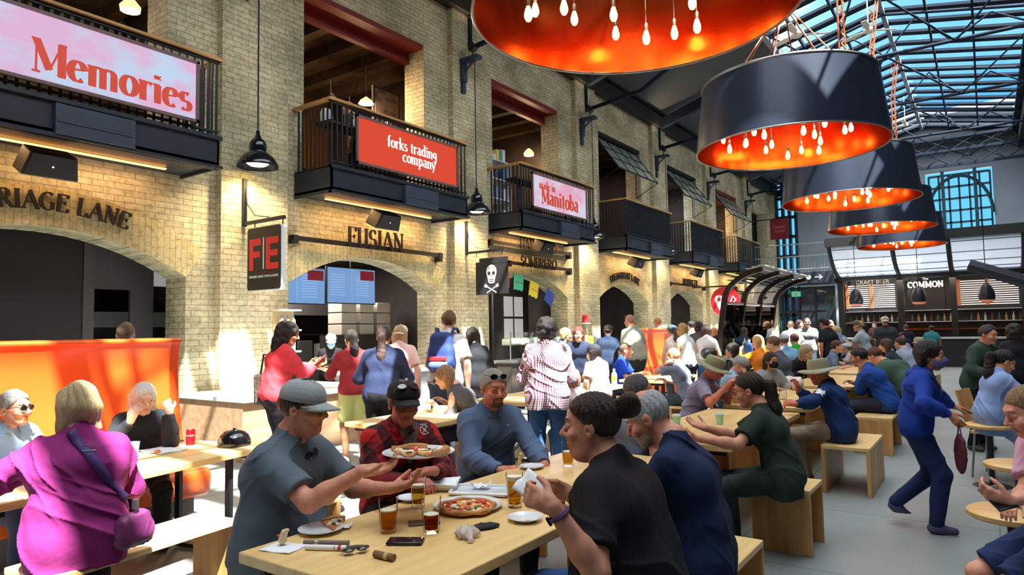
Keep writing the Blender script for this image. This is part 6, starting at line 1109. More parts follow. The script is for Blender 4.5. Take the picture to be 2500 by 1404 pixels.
# --- middle left crowd
crowd = [
 ('woman with long red hair smiling in a navy shirt', 1412, 797, 11.0, -150, 'stand', dict(top=(44, 54, 84), sleeve='short', bottom=(40, 44, 60), hair=('long', (130, 56, 50), .32), skin=PALE, lod=1)),
 ('person with short blond bob behind the checked shirt man', 1382, 799, 11.5, -60, 'stand', dict(top=(80, 84, 110), sleeve='long', bottom=(40, 40, 60), hair=('bob', (190, 160, 110), .06), skin=PALE)),
 ('girl in dark cap and white mask with beige plaid shirt', 1448, 834, 8.8, 70, 'stand', dict(top=beigeplaid, sleeve='short', bottom=(120, 100, 96), hair=('bob', (50, 40, 44)), hat=('cap', (40, 46, 60)), mask=(230, 232, 236), skin=PALE, lod=1, R=('l', .1, .3, .95))),
 ('man in navy tee with backward cap facing the passage', 1484, 789, 13.5, 14, 'stand', dict(top=(40, 54, 80), bottom=(36, 46, 62), hair=('short', (60, 46, 40)), hat=('cap_back', (60, 58, 62)), skin=PALE, g=1.1)),
 ('bald man with sunglasses on his head in a grey green tee', 1536, 767, 13.2, 66, 'stand', dict(top=(150, 156, 144), bottom=(60, 60, 60), hair=('buzz', (180, 130, 110)), glasses='up', skin=RED, g=1.15)),
 ('sandy haired person in white mask behind the distant booth', 1604, 775, 17.0, 80, 'stand', dict(top=(190, 190, 200), bottom=(60, 60, 70), hair=('short', (206, 140, 96)), mask=(236, 238, 242), skin=RED)),
 ('man in royal blue tee seated by the distant orange booth', 1528, 838, 11.6, -76, 'sit', dict(top=(30, 74, 214), sleeve='short', bottom=(40, 44, 60), hair=('buzz', (130, 96, 80)), glasses='up', skin=(214, 150, 122), lean=10, lod=1, R=('l', .1, .42, .82), L=('l', -.1, .45, .82))),
 ('man in grey tee with cropped hair facing the man in blue', 1642, 848, 10.0, 92, 'sit', dict(top=(118, 124, 146), sleeve='short', bottom=(60, 74, 84), hair=('buzz', (190, 160, 130)), skin=RED, lean=14, lod=1, L=('l', -.1, .25, 1.08), R=('l', .2, .42, .80))),
 ('woman in teal baseball cap and white top', 1640, 790, 13.2, 50, 'stand', dict(top=(236, 226, 226), sleeve='none', bottom=(70, 80, 100), hair=('pony', (90, 70, 60)), hat=('cap', (60, 84, 96)), skin=PALE)),
 ('woman in white tank top with sunglasses on blonde hair', 1664, 788, 12.6, 70, 'stand', dict(top=(206, 216, 226), sleeve='none', bottom=(36, 42, 60), hair=('bob', (186, 150, 96)), glasses='up', skin=(220, 150, 124), R=('l', .1, .3, 1.05))),
 ('person in white shirt with dark hair near the fifth arch', 1686, 783, 17.0, 60, 'stand', dict(top=(232, 228, 226), bottom=(50, 50, 60), hair=('short', (40, 34, 36)), skin=PALE)),
 ('person with dark curls and beige trousers near the fifth arch', 1706, 784, 14.6, 20, 'stand', dict(top=(90, 84, 80), bottom=(190, 166, 140), hair=('curly', (44, 38, 42)), skin=TAN)),
 ('girl in white vest and denim shorts with a small black backpack', 1722, 792, 12.6, 30, 'stand', dict(top=(226, 226, 226), sleeve='none', bottom=(70, 112, 160), legs='shorts', hair=('bob', (70, 52, 52)), skin=(214, 160, 136), R=('l', .1, .3, 1.1))),
 ('woman with wavy strawberry blonde hair by the steel rib', 1744, 796, 15.4, 50, 'stand', dict(top=(40, 40, 46), sleeve='none', bottom=(200, 206, 214), hair=('long', (206, 160, 120), .3), skin=PALE)),
 ('man in lilac shirt and tan sun hat eating', 1742, 868, 7.3, -82, 'sit', dict(top=lilac, sleeve='short', bottom=(60, 60, 76), hair=('short', (150, 130, 120)), hat=('bucket', (150, 150, 120), 0, .085), skin=(206, 124, 106), lean=14, hunch=16, pitch=24, g=1.1, lod=0, R=wp(1772, 945, 6.95), Rd=(.5, .2, .6), L=wp(1790, 940, 7.2), Ld=(.4, 0, .7), collar=True, glasses='sun')),
 ('man in grey cap with sunglasses and light blue shirt eating', 1806, 866, 9.2, -92, 'sit', dict(top=(150, 184, 214), sleeve='short', bottom=(60, 64, 80), hair=('short', (160, 150, 140)), hat=('cap_back', (150, 154, 160)), skin=(214, 150, 124), lean=14, hunch=16, pitch=28, lod=1, R=('l', .05, .3, 1.0), glasses='sun')),
 ('young woman in dark green tee with long curly ponytail', 1826, 909, 4.75, 98, 'sit', dict(top=cloth((42, 56, 52)), sleeve='short', hem=.44, bottom=(46, 58, 58), hair=('pony', (40, 30, 30), .32), skin=(212, 150, 126), lean=12, hunch=12, pitch=14, g=1.05, lod=0, bust=.9, glasses='clear', L=wp(1712, 1072, 4.45), Ld=(-.95, .1, .1), Ln=(0, .3, .9), curlL=.15, R=wp(1722, 1045, 4.8), Rd=(-.9, .2, .2), Rn=(0, -.2, .9), curlR=.2)),
 ('young woman with long black hair, black mask and grey sweater', 1882, 858, 9.0, -130, 'sit', dict(top=(150, 156, 166), sleeve='long', bottom=(50, 50, 60), hair=('long', (40, 26, 28), .28), mask=(20, 20, 24), skin=TAN, lean=10, lod=1)),
 ('man in dark denim jacket and olive sun hat drinking', 1996, 872, 6.75, 94, 'sit', dict(top=cloth((26, 52, 104), bump=.5), sleeve='long', hem=.46, bottom=cloth((150, 134, 116)), hair=('short', (150, 146, 140)), hat=('bucket', (150, 152, 128), .1, .09), skin=(196, 112, 86), lean=10, hunch=14, pitch=14, g=1.22, lod=0, collar=True, R=wp(1948, 952, 6.7), Rd=(-.1, .1, .9), Rn=(-.6, -.2, 0), curlR=.8, L=wp(1935, 990, 6.3), Ld=(-.9, 0, .1), Ln=(0, .6, -.5), curlL=.7, shoes=(60, 54, 50), knees=((-.13, .44, .50), (.13, .44, .50)))),
 ('man with black hair in bright blue hooded top, hand to mouth', 2095, 848, 8.9, 88, 'sit', dict(top=cloth((30, 72, 156)), sleeve='long', hood=True, bottom=(40, 46, 60), hair=('short', (26, 22, 28)), skin=TAN, lean=20, hunch=14, pitch=14, g=1.1, lod=1, L=('l', -.05, .30, .98), R=('l', .15, .42, .80))),
 ('person in olive green top bent low with dark red hair', 2134, 850, 10.4, 70, 'sit', dict(top=cloth((64, 88, 78)), sleeve='long', hem=.52, bottom=(20, 20, 24), hair=('short', (90, 44, 44)), skin=RED, lean=34, hunch=22, pitch=30, g=1.45, lod=1)),
 ('brown haired woman with teal collar behind the olive top', 2160, 826, 12.2, 80, 'sit', dict(top=(36, 56, 64), sleeve='long', bottom=(30, 30, 40), hair=('bob', (84, 60, 54), .15), skin=PALE, lean=16)),
 ('person in pale grey hooded top with brown hair, back turned', 2196, 822, 13.6, 60, 'sit', dict(top=(150, 164, 190), sleeve='long', hood=True, bottom=(30, 30, 40), hair=('short', (70, 56, 52)), skin=PALE, lean=22, g=1.25)),
 ('woman with long grey blonde hair in black, bent over', 1968, 842, 11.3, -110, 'sit', dict(top=(26, 26, 32), sleeve='long', bottom=(30, 30, 40), hair=('long', (180, 160, 140), .3), skin=PALE, lean=26, pitch=24, lod=1)),
 ('man with glasses and auburn hair in blue grey shirt', 2044, 830, 12.9, -84, 'sit', dict(top=(104, 124, 160), sleeve='short', bottom=(40, 40, 50), hair=('short', (96, 56, 48)), glasses='clear', skin=PALE, lean=14)),
 ('person with black hair tied back facing left', 2090, 826, 15.4, 80, 'sit', dict(top=(200, 196, 200), bottom=(40, 40, 50), hair=('bun', (28, 24, 28)), skin=PALE)),
 ('long haired person with green strap, back turned', 2124, 822, 16.8, 10, 'sit', dict(top=(110, 50, 54), bottom=(40, 40, 50), hair=('long', (104, 84, 66), .26), skin=PALE)),
 ('blonde woman in orange top with raised hand', 1848, 812, 12.4, 60, 'sit', dict(top=(240, 140, 40), sleeve='long', bottom=(60, 60, 70), hair=('long', (214, 176, 124), .3), skin=PALE, L=('l', -.25, .35, 1.15), g=1.1)),
 ('man with short brown hair in dark grey long sleeves leaning left', 1886, 804, 11.1, 84, 'sit', dict(top=(84, 92, 108), sleeve='long', bottom=(40, 44, 56), hair=('short', (120, 90, 70)), skin=PALE, lean=10, pitch=20)),
 ('person in light blue shirt and pale blue cap, back turned', 1912, 800, 13.4, 30, 'sit', dict(top=(130, 180, 226), sleeve='short', bottom=(40, 44, 56), hair=('short', (150, 110, 90)), hat=('cap', (196, 212, 232)), skin=RED)),
 ('bald man in white tee, back turned, in the bright patch', 1930, 782, 16.9, 20, 'stand', dict(top=(238, 232, 232), bottom=(80, 80, 90), hair=('buzz', (216, 180, 160)), skin=PALE, g=1.1)),
 ('person in bright green top, back turned', 1938, 808, 14.4, 40, 'sit', dict(top=(60, 200, 60), bottom=(60, 60, 70), hair=('short', (110, 70, 70)), skin=PALE)),
 ('dark haired woman facing left beside the glass rack', 1786, 836, 10.9, 84, 'sit', dict(top=(40, 60, 60), sleeve='long', bottom=(40, 40, 50), hair=('bob', (38, 30, 34)), skin=RED, lean=12)),
 ('man in grey tee with a black chest strap', 1970, 775, 17.2, -164, 'stand', dict(top=(140, 146, 152), bottom=(56, 62, 80), hair=('buzz', (110, 80, 70)), skin=RED, g=1.15, glasses='sun')),
 ('woman with dark red hair left of the chest strap man', 1952, 780, 18.2, -120, 'stand', dict(top=(70, 74, 80), bottom=(40, 40, 50), hair=('long', (60, 34, 40), .2), skin=PALE)),
 ('man in black polo with dark cap, back turned', 2012, 773, 15.0, 60, 'stand', dict(top=(34, 38, 48), bottom=(26, 26, 32), hair=('short', (40, 34, 36)), hat=('cap_back', (30, 32, 40)), skin=(220, 140, 110), g=1.15)),
 ('small blonde woman behind the man in black polo', 2042, 795, 16.6, 30, 'stand', dict(top=(110, 150, 190), bottom=(50, 50, 60), hair=('long', (214, 196, 160), .24), skin=PALE)),
 ('pink faced man beside the man in black polo', 2026, 780, 17.6, -100, 'stand', dict(top=(90, 80, 90), bottom=(50, 50, 60), hair=('buzz', (200, 150, 130)), skin=RED)),
 ('blond man in grey striped tee holding a phone', 2094, 779, 15.0, 84, 'stand', dict(top=(180, 196, 206), bottom=(60, 70, 90), hair=('short', (190, 160, 116)), hat=('cap_back', (110, 104, 96)), skin=PALE, L=('l', -.1, .42, 1.25), R=('l', .1, .42, 1.2))),
 ('bar worker with white mask and tan top', 2134, 784, 26.5, 170, 'stand', dict(top=(120, 90, 84), bottom=(40, 40, 50), hair=('short', (60, 44, 46)), mask=(190, 200, 206), skin=RED)),
 ('man in black shirt and white cap, back turned', 2160, 770, 17.0, 10, 'stand', dict(top=(46, 52, 62), bottom=(26, 26, 32), hair=('short', (190, 170, 120)), hat=('cap_back', (226, 232, 236)), skin=RED, g=1.2)),
 ('woman with sunglasses on her head in checked top', 2200, 812, 17.6, -150, 'sit', dict(top=(170, 160, 180), bottom=(40, 40, 50), hair=('bob', (110, 60, 60)), glasses='up', skin=(220, 140, 130))),
 ('person in dark shirt at the bar, reddish short hair', 2212, 792, 23.0, 10, 'stand', dict(top=(30, 34, 50), bottom=(26, 26, 32), hair=('short', (90, 60, 56)), skin=RED)),
 ('man in teal shirt leaning on the bar', 2274, 794, 23.0, -10, 'stand', dict(top=(50, 120, 128), bottom=(26, 26, 32), hair=('short', (40, 30, 34)), skin=BRN, g=1.3)),
 ('person in beige cap facing left near the bar', 2242, 822, 15.2, 80, 'sit', dict(top=(60, 60, 80), bottom=(40, 40, 50), hair=('bob', (60, 50, 50), .05), hat=('bucket', (170, 160, 140), 0, .03), skin=RED)),
 ('person in grey white cap between the seated diners', 2066, 846, 14.4, 100, 'sit', dict(top=(190, 190, 196), bottom=(40, 40, 50), hair=('short', (120, 110, 110)), hat=('cap', (200, 206, 214)), skin=PALE)),
 ('woman in olive jacket and white tee at the right', 2412, 792, 8.3, -125, 'stand', dict(top=cloth((54, 76, 70)), sleeve='long', hem=.75, bottom=(22, 22, 28), hair=('short', (52, 44, 58)), skin=(200, 140, 116), lod=1, R=('l', .1, .3, .95), L=('l', -.1, .3, .95), lean=14, pitch=10, g=1.1)),
 ('person in black with a dark afro at the right edge', 2472, 790, 9.4, 20, 'stand', dict(top=(24, 24, 34), bottom=(22, 22, 28), hair=('curly', (26, 20, 24)), skin=BRN, lod=1)),
 ('girl in pale blue sweatshirt with long black hair looking down', 2450, 856, 6.6, -64, 'sit', dict(top=cloth((140, 166, 222)), sleeve='long', hem=.5, bottom=(136, 160, 206), hair=('pony', (24, 20, 26), .34), skin=(206, 150, 122), lod=0, lean=14, pitch=26, seat=.60, R=('l', .15, .45, .9), L=('l', -.15, .45, .9))),
 ('person in dark blue at the bar right of the walking woman', 2478, 832, 12.0, 0, 'stand', dict(top=(26, 36, 80), bottom=(22, 22, 28), hair=('short', (40, 26, 28)), skin=BRN))]
REF = {}
for lab, px, py, dp, fc, po, kw in crowd: REF[lab] = P_(lab, px, py, dp, fc, po, **kw)
Ww = P_('walking woman in blue hooded top, jeans and lilac mask', 2268, 830, 5.25, -84, 'walk', g=1.12, lean=6, hunch=8, pitch=4, skin=(190, 128, 92), top=cloth((28, 62, 160)), sleeve='long', hood=True, hem=.72, bottom=cloth((30, 46, 92)), hair=('bob', (24, 20, 26), .06), yaw=-8, mask=(96, 100, 160), shoes=(70, 66, 104), bust=.8,
        feet=((-.10, -.16, .17), (.09, .10, .085), (0, .85, -.5), (.0, 1, 0)), R=wp(2318, 1010, 5.0), Rd=(.5, -.2, -.6), L=wp(2345, 1010, 5.55), Ld=(.8, .3, -.2), Ln=(0, 0, -1), curlL=.2, poleR=(-.3, -.8, -.5), lod=0)
N = P_('boy in pink tee and navy shorts looking at a phone on the right', 2506, 940, 3.05, 112, 'sit', seat=.56, g=.95, lean=10, hunch=10, pitch=20, skin=(222, 158, 136), top=cloth((226, 176, 206)), sleeve='short', hem=.6, bottom=cloth((34, 50, 92)), legs='shorts', hair=('buzz', (150, 120, 90)), L=wp(2468, 1225, 2.7), Ld=(-.8, .0, .25), Ln=(.1, .8, .5), curlL=.6, R=wp(2475, 1225, 2.9), lod=0, feet=((-.10, .30, .085), (.14, .34, .085)), shoes=(60, 60, 70))
# upstairs visitors behind the second balcony
for lab, px, py, xx, fc, hr_, sk in (('blond visitor seen over the second balcony rail', 848, 225, -10.3, 120, (150, 130, 110), PALE), ('smiling dark haired visitor behind the second balcony', 950, 252, -10.3, -110, (50, 30, 30), (220, 150, 130))):
    q = on(px, py, x=xx); person(lab, None, fc, 'stand', headxy=(q[0], q[1]), ztop=q[2], basez=4.3, lod=1, top=(60, 62, 70), bottom=(40, 40, 50), hair=('bob' if fc < 0 else 'short', hr_), skin=sk)
NEED = {'child with light brown curls': 'child', 'royal blue tee seated': 'man in royal blue', 'grey tee with cropped hair': 'man in grey tee', 'pale grey hooded top': 'person in the pale grey hooded top', 'long grey blonde hair in black': 'woman with grey blonde hair',
 'glasses and auburn hair': 'man with auburn hair', 'black hair tied back facing': 'person with tied black hair', 'long haired person with green': 'person with the green strap', 'blonde woman in orange': 'woman in orange', 'dark grey long sleeves leaning': 'man in dark grey sleeves',
 'light blue shirt and pale blue cap': 'person in the pale blue cap', 'bright green top': 'person in bright green', 'beside the glass rack': 'dark haired woman by the rack', 'sunglasses on her head in checked': 'woman in the checked top', 'beige cap facing left': 'person in the beige cap', 'grey white cap between': 'person in the grey white cap', 'long brown blonde hair bent': 'woman bent over the left row table', 'grey haired diner seen from behind': 'grey haired diner', 'pale blue sweatshirt': 'girl in the pale blue sweatshirt', 'boy in pink tee': 'boy in pink'}
sp = [o for o in bpy.data.objects if o.name.startswith('wooden_bench') and o.parent is None and 'under the woman in dark green' in o['label']][0]; rp = [o for o in bpy.data.objects if o.name.startswith('round_stool') and o.parent is None][0]
for o in [q for q in bpy.data.objects if q.name.startswith('person') and q.parent is None]:
    for key, who in NEED.items():
        if key in o['label']:
            if 'boy' in who or 'girl' in who: d_ = dup(rp, (o.location.x, o.location.y, -.06 if 'boy' in who else -.02), 0, 'round wooden stool under the ' + who)
            else: dup(sp, (o.location.x, o.location.y, -.05 if 'child' in who else 0), o.rotation_euler.z, 'boxy oak stool under the ' + who)
# ---------------------------------------------------------------- things people carry
def strap(name, pts, w, m, parent=None):
    mm = MB(); [mm.bar(a, b, w, .006, 0, (0, .3, 1)) for a, b in zip(pts, pts[1:])]; return mm.build(name, m, parent)
def surf(ref, local): return ref['ROT'] @ np.array(local, float) + np.array([ref['loc'][0], ref['loc'][1], 0])
# ================================================================ things worn and carried, placed on the modelled bodies
from mathutils.bvhtree import BVHTree
bpy.context.view_layer.update()
def partof(ref, names):
    return [o for o in ref['root'].children if o.name.split('.')[0] in names]
def bvh(ref, names):
    V, Fc = [], []; M = ref['root'].matrix_world
    for o in partof(ref, names): n0 = len(V); V += [M @ v.co for v in o.data.vertices]; Fc += [[n0 + i for i in p.vertices] for p in o.data.polygons]
    return BVHTree.FromPolygons(V, Fc)
def hit(b, px, py):
    d = Vector(CAMR @ np.array([px - 1250, 702 - py, -FPX])).normalized(); r = b.ray_cast(Vector(CAMP), d); return r[0], r[1]
def strap_px(ref, names, pts, w, m, name='strap', off=.006, sub=3):
    b = bvh(ref, names); P = []
    for (x0, y0), (x1, y1) in zip(pts, pts[1:]):
        for i in range(sub): t = i / sub; P.append((x0 + (x1 - x0) * t, y0 + (y1 - y0) * t))
    P.append(pts[-1]); H_ = [hit(b, *p) for p in P]; H_ = [h for h in H_ if h[0] is not None]; mm = MB(); vs = []
    for i, (p, n) in enumerate(H_):
        q = H_[min(i + 1, len(H_) - 1)][0] - H_[max(i - 1, 0)][0]; s = q.cross(n).normalized(); vs += [p + n * off + s * w / 2, p + n * off - s * w / 2]
    mm.add(vs, [(2 * i, 2 * i + 1, 2 * i + 3, 2 * i + 2) for i in range(len(H_) - 1)]); o = mm.build(name, m); o.modifiers.new('thick', 'SOLIDIFY').thickness = .004; return o, H_
def decal(ref, names, px, py, fn, m, name, s=1.0, off=.004, up=(0, 0, 1)):
    b = bvh(ref, names); p, n = hit(b, px, py)
    if p is None: return None
    u = Vector(up); u = (u - n * u.dot(n)).normalized(); x = u.cross(n); mm = MB(); fn(mm); out = []
    for v in mm.v:
        q = p + x * v[0] * s + u * v[1] * s; r = b.find_nearest(q); qq = r[0] + r[1] * (off + v[2] * s) if r[0] is not None and (r[0] - q).length < .05 else q + n * off; out.append(ref['root'].matrix_world.inverted() @ qq)
    mm.v = [tuple(v) for v in out]; return mm.build(name, m, ref['root'], smooth=False)
def keep(o, ref):   # hang a mesh made in place under the person
    o.parent = ref['root']; o.matrix_parent_inverse = ref['root'].matrix_world.inverted(); return o
def ring(mm, r, w, n=28, a0=0, a1=2 * pi):
    A_ = np.linspace(a0, a1, n); mm.add([(rr * cos(a), rr * sin(a), 0) for a in A_ for rr in (r - w, r + w)], [(2 * i, 2 * i + 1, 2 * i + 3, 2 * i + 2) for i in range(n - 1)])
white = mat('print_white', (232, 232, 236), rough=.8)
def logo(mm): ring(mm, .034, .0028); ring(mm, .014, .0022, 12, 0, 3.8); ring(mm, .012, .0022, 12, 2.5, 6.5); mm.add([(-.004, -.028, 0), (.004, -.028, 0), (.012, .028, 0), (.004, .028, 0)], [(0, 1, 2, 3)])
decal(Dd, ('shirt',), 1580, 1118, logo, white, 'round_logo', 1.0)
def leaf(mm): pts = [(0, .07), (.018, .04), (.035, .05), (.03, .015), (.06, .02), (.045, -.01), (.05, -.025), (.01, -.02), (.008, -.05), (-.008, -.05), (-.01, -.02), (-.05, -.025), (-.045, -.01), (-.06, .02), (-.03, .015), (-.035, .05), (-.018, .04)]; mm.add([(0, 0, 0)] + [(x, y, 0) for x, y in pts], [(0, i + 1, (i + 1) % 17 + 1) for i in range(17)])
DEN = REF['man in dark denim jacket and olive sun hat drinking']; decal(DEN, ('shirt',), 2003, 958, leaf, white, 'leaf_patch', 1.0)
def crest(mm): ring(mm, .026, .0022, 20, .6, 5.6); mm.add([(-.014, -.014, 0), (-.010, -.017, 0), (.014, .012, 0), (.010, .016, 0)], [(0, 1, 2, 3)]); mm.add([(.014, -.014, 0), (.010, -.017, 0), (-.014, .012, 0), (-.010, .016, 0)], [(0, 1, 2, 3)]); mm.add([(-.02, .034, 0), (.02, .034, 0), (.02, .040, 0), (-.02, .040, 0)], [(0, 1, 2, 3)])
decal(B, ('shirt',), 1036, 1050, crest, white, 'crest', 1.0)
def tshirt_v(mm): mm.add([(-.05, .12, 0), (.05, .12, 0), (.045, -.06, 0), (.01, -.16, 0), (-.03, -.08, 0)], [(0, 1, 2, 3, 4)])
def vgrid(mm, n=8):   # grey undershirt strip showing in the open front
    vs = []; 
    for i in range(n + 1):
        t = i / n; y = .11 - .26 * t; w0 = .055 * (1 - t) + .012; vs += [(-w0, y, 0), (-w0 * .3, y, 0), (w0 * .3, y, 0), (w0, y, 0)]
    mm.add(vs, [(4 * i + j, 4 * i + j + 1, 4 * i + j + 5, 4 * i + j + 4) for i in range(n) for j in range(3)])
decal(B, ('shirt',), 1000, 1070, vgrid, cloth((112, 112, 116)), 'undershirt', 1.0, .003)
decal(Cc, ('hoodie',), 1212, 1100, lambda mm: mm.add([(-.003, -.16 + .03 * i, 0) for i in range(10)] + [(.003, -.16 + .03 * i, 0) for i in range(10)], [(i, i + 1, i + 11, i + 10) for i in range(9)]), mat('zip_grey', (90, 100, 124), rough=.4), 'zipper')
decal(Cc, ('hoodie',), 1240, 1038, lambda mm: mm.add([(-.012, 0, 0), (-.006, .006, 0), (0, 0, 0), (.006, .006, 0), (.012, 0, 0), (0, -.006, 0)], [(0, 1, 2, 5), (2, 3, 4, 5)]), white, 'small_emblem')
def captext(mm): vs, fs = text_mb('LABOURI', .022, 0, bold=.0006); mm.add([(x, y, 0) for x, y, z in vs], fs)
decal(B, ('cap',), 992, 926, captext, white, 'cap_lettering', 1.0, .005)
decal(A, ('cap',), 770, 935, lambda mm: ring(mm, .008, .0018, 10, .5, 4.8), mat('badge_gold', (150, 130, 60)), 'cap_badge', 1.0, .005)
# sunglasses on the black cap and hanging from the grey tee
def shades(ref, names, px, py, up, s=1.0, name='sunglasses'):
    b = bvh(ref, names); p, n = hit(b, px, py)
    if p is None: return
    u = Vector(up); u = (u - n * u.dot(n)).normalized(); x = u.cross(n); c = p + n * .012; mm = MB()
    for q in (-1, 1):
        pts = [c + x * (q * .034 + .026 * cos(t)) * s + u * (.018 * sin(t)) * s - n * (.010 * abs(q * .034 + .026 * cos(t)) / .06) for t in np.linspace(0, 2 * pi, 13)[:-1]]; mm.tube(pts, .0022, 5, 0, True); mm.add(pts, [tuple(range(12))], 1)
        mm.tube([c + x * q * .06 * s - n * .01, c + x * q * .068 * s - n * .05, c + x * q * .066 * s - n * .09], .0025, 5)
    mm.tube([c - x * .009, c + x * .009], .0025, 5); keep(mm.build(name, [mat('glasses_frame'), mat('sunglass_lens')]), ref)
shades(B, ('cap',), 995, 944, (0, 0, 1), 1.0); shades(A, ('shirt',), 760, 1108, (.5, .3, -.6), .9)
# watch of the woman in black
S_, E_, Wr_, hd_d, hn_ = Dd['arms'][-1][:5]; d_ = nrm(Wr_ - E_); c_ = Wr_ - d_ * .03; a_ = nrm(np.cross(d_, V3(0, 0, 1))); b_ = np.cross(d_, a_)
MB().tube([c_ + a_ * .031 * cos(t) + b_ * .031 * sin(t) for t in np.linspace(0, 2 * pi, 25)[:-1]], .009, 6, 0, True).build('watch_band', mat('watch_purple', (70, 44, 84), rough=.6), Dd['root'])
m = MB(); m.tube([c_ + b_ * .034, c_ + b_ * .044], .019, 4); m.build('watch_face', mat('watch_face', (12, 12, 16), rough=.1), Dd['root'])
# sling bag of the woman in magenta
pur = mat('bag_purple', (112, 44, 96), rough=.5, bump=.3, bscale=30); vio = mat('strap_violet', (72, 44, 110), rough=.7)
o, H1 = strap_px(G, ('shirt',), [(172, 1052), (190, 1082), (222, 1115), (262, 1168), (300, 1212), (322, 1232)], .045, vio, 'strap')
e = H1[-1][0] + H1[-1][1] * .05; bg_ = thing('sling_bag', 'purple sling bag resting against the woman in magenta', 'bag', (e.x + .03, e.y, .50), .3)
o.name = 'strap'; o.parent = bg_; bpy.context.view_layer.update(); o.matrix_parent_inverse = bg_.matrix_world.inverted(); V, Q = nets(lambda P: field([('u', rc((-.02, -.05, .06), (-.02, .07, .06), .055, .055), 0), ('u', rc((-.02, -.04, .14), (-.02, .05, .15), .042, .042), .08)], P, folds(.005, 4, 2)), (-.1, -.14, -.02), (.1, .16, .26), .008); npmesh('bag_body', V, Q, [pur], bg_)
MB().box(-.012, .012, -.012, .012, .20, .25).build('buckle', steel, bg_)
p_, n__ = hit(bvh(G, ('shirt',)), 218, 1098); bk = MB(); bk.M = Matrix.Translation(p_ + n__ * .012) @ n__.to_track_quat('Z', 'Y').to_matrix().to_4x4(); bk.tube([(-.03, -.018, 0), (.03, -.018, 0), (.03, .018, 0), (-.03, .018, 0)], .003, 5, 0, True); bko = bk.build('strap_buckle', steel); bko.parent = bg_; bko.matrix_parent_inverse = bg_.matrix_world.inverted()
# purse of the walking woman
S_, E_, Wr_, hd_d, hn_ = Ww['arms'][1][:5]; q = surf(Ww, Wr_ + hd_d * .09); wine = mat('wine_cloth', (84, 20, 44), rough=.6, bump=.3); t = thing('purse', 'dark wine red purse hanging from the hand of the walking woman', 'bag', (q[0], q[1], q[2] - .34), .5)
V, Q = nets(lambda P: field([('u', el((0, 0, .12), (.028, .075, .15)), 0)], P, folds(.003, 2, 2)), (-.06, -.1, -.06), (.06, .1, .3), .009); npmesh('purse_body', V, Q, [wine], t); MB().tube([(0, -.03, .24), (0, 0, .34), (0, .03, .24)], .005, 5).build('handle', wine, t)
strap_o, _h = strap_px(Ww, ('hoodie',), [(2262, 905), (2285, 935), (2310, 965)], .02, mat('strap_dark', (40, 20, 40)), 'strap'); keep(strap_o, Ww)
# blue backpack
ty = K['hc'][2]; t = thing('backpack', 'blue backpack with red trim on the tall man', 'backpack', (K['loc'][0], K['loc'][1], 0), radians(22)); bz = K['chest'][2]; by = K['chest'][1] - .12
bpm = mat('pack_blue', (40, 64, 130), rough=.7, bump=.3, bscale=30); V, Q = nets(lambda P: field([('u', rc((-.08, by - .08, bz - .16), (.08, by - .08, bz - .16), .10), 0), ('u', rc((-.07, by - .07, bz - .02), (.07, by - .07, bz - .02), .09), .08), ('u', rc((-.06, by - .06, bz + .12), (.06, by - .06, bz + .12), .08), .08)], P), (-.25, by - .25, bz - .32), (.25, by + .1, bz + .26), .014); npmesh('bag_body', V, Q, [bpm], t)
V, Q = nets(lambda P: field([('u', rc((-.06, by - .19, bz - .18), (.06, by - .19, bz - .18), .06), 0)], P), (-.16, by - .28, bz - .28), (.16, by - .1, bz - .08), .014); npmesh('front_pocket', V, Q, [mat('pack_grey_blue', (86, 110, 170), rough=.7)], t); MB().box(-.10, .10, by - .235, by - .18, bz - .13, bz - .08).build('trim', mat('pack_red', (206, 40, 56), rough=.6), t, bevel=.01)
for q in (-1, 1): MB().tube([(q * .09, by + .02, bz + .16), (q * .11, by + .07, bz + .24), (q * .12, by + .16, bz + .235), (q * .13, by + .235, bz + .15), (q * .14, by + .20, bz - .05), (q * .14, by + .03, bz - .2)], .019, 6).build('shoulder_strap', bpm, t)
S0 = REF['girl in white vest and denim shorts with a small black backpack']; t = thing('backpack', 'small black backpack of the girl in the white vest', 'backpack', (S0['loc'][0], S0['loc'][1], 0), radians(30)); V, Q = nets(lambda P: field([('u', rc((-.05, S0['chest'][1] - .17, S0['chest'][2] - .12), (.05, S0['chest'][1] - .17, S0['chest'][2] - .12), .10), 0)], P), (-.2, S0['chest'][1] - .32, S0['chest'][2] - .28), (.2, S0['chest'][1], S0['chest'][2] + .04), .02); npmesh('bag_body', V, Q, [mat('pack_black', (30, 32, 38), rough=.5)], t)
# tote of the woman in coral
q = wp(655, 940, 7.3); t = thing('tote_bag', 'patterned brown tote bag of the woman in coral', 'bag', (q[0], q[1], q[2] - .22), .3); MB().prism([(-.16, 0), (.16, 0), (.17, .34), (-.17, .34)], -.05, .05, 'y').build('bag_body', mat('tote_pattern', (120, 104, 92), rough=.6, col2=(60, 48, 44), vscale=40), t, bevel=.03); MB().tube([(-.1, 0, .34), (-.06, 0, .55), (.06, 0, .55), (.1, 0, .34)], .01, 6).build('handle', mat('bag_dark'), t)
def slab(name, lab, px, py, z, w, l, h, rz, m, cat='phone', tilt=None, loc=None):
    P = on(px, py, z=z) if loc is None else loc; t = thing(name, lab, cat, tuple(P), rz)
    if tilt: t.rotation_euler = (tilt[0], tilt[1], rz)
    MB().box(-w / 2, w / 2, -l / 2, l / 2, 0, h).build('body', m, t, bevel=min(.006, h * .4)); return t
phb = mat('phone_black', (16, 16, 20), rough=.25); scrn = mat('phone_screen', (30, 26, 40), rough=.06)
q = wp(2436, 1218, 2.75); t = slab('mobile_phone', 'mobile phone in the hand of the boy in pink', 0, 0, 0, .075, .155, .009, .4, phb, loc=q, tilt=(.35, -.3)); MB().box(-.034, .034, -.07, .07, .009, .0095).build('screen', scrn, t)
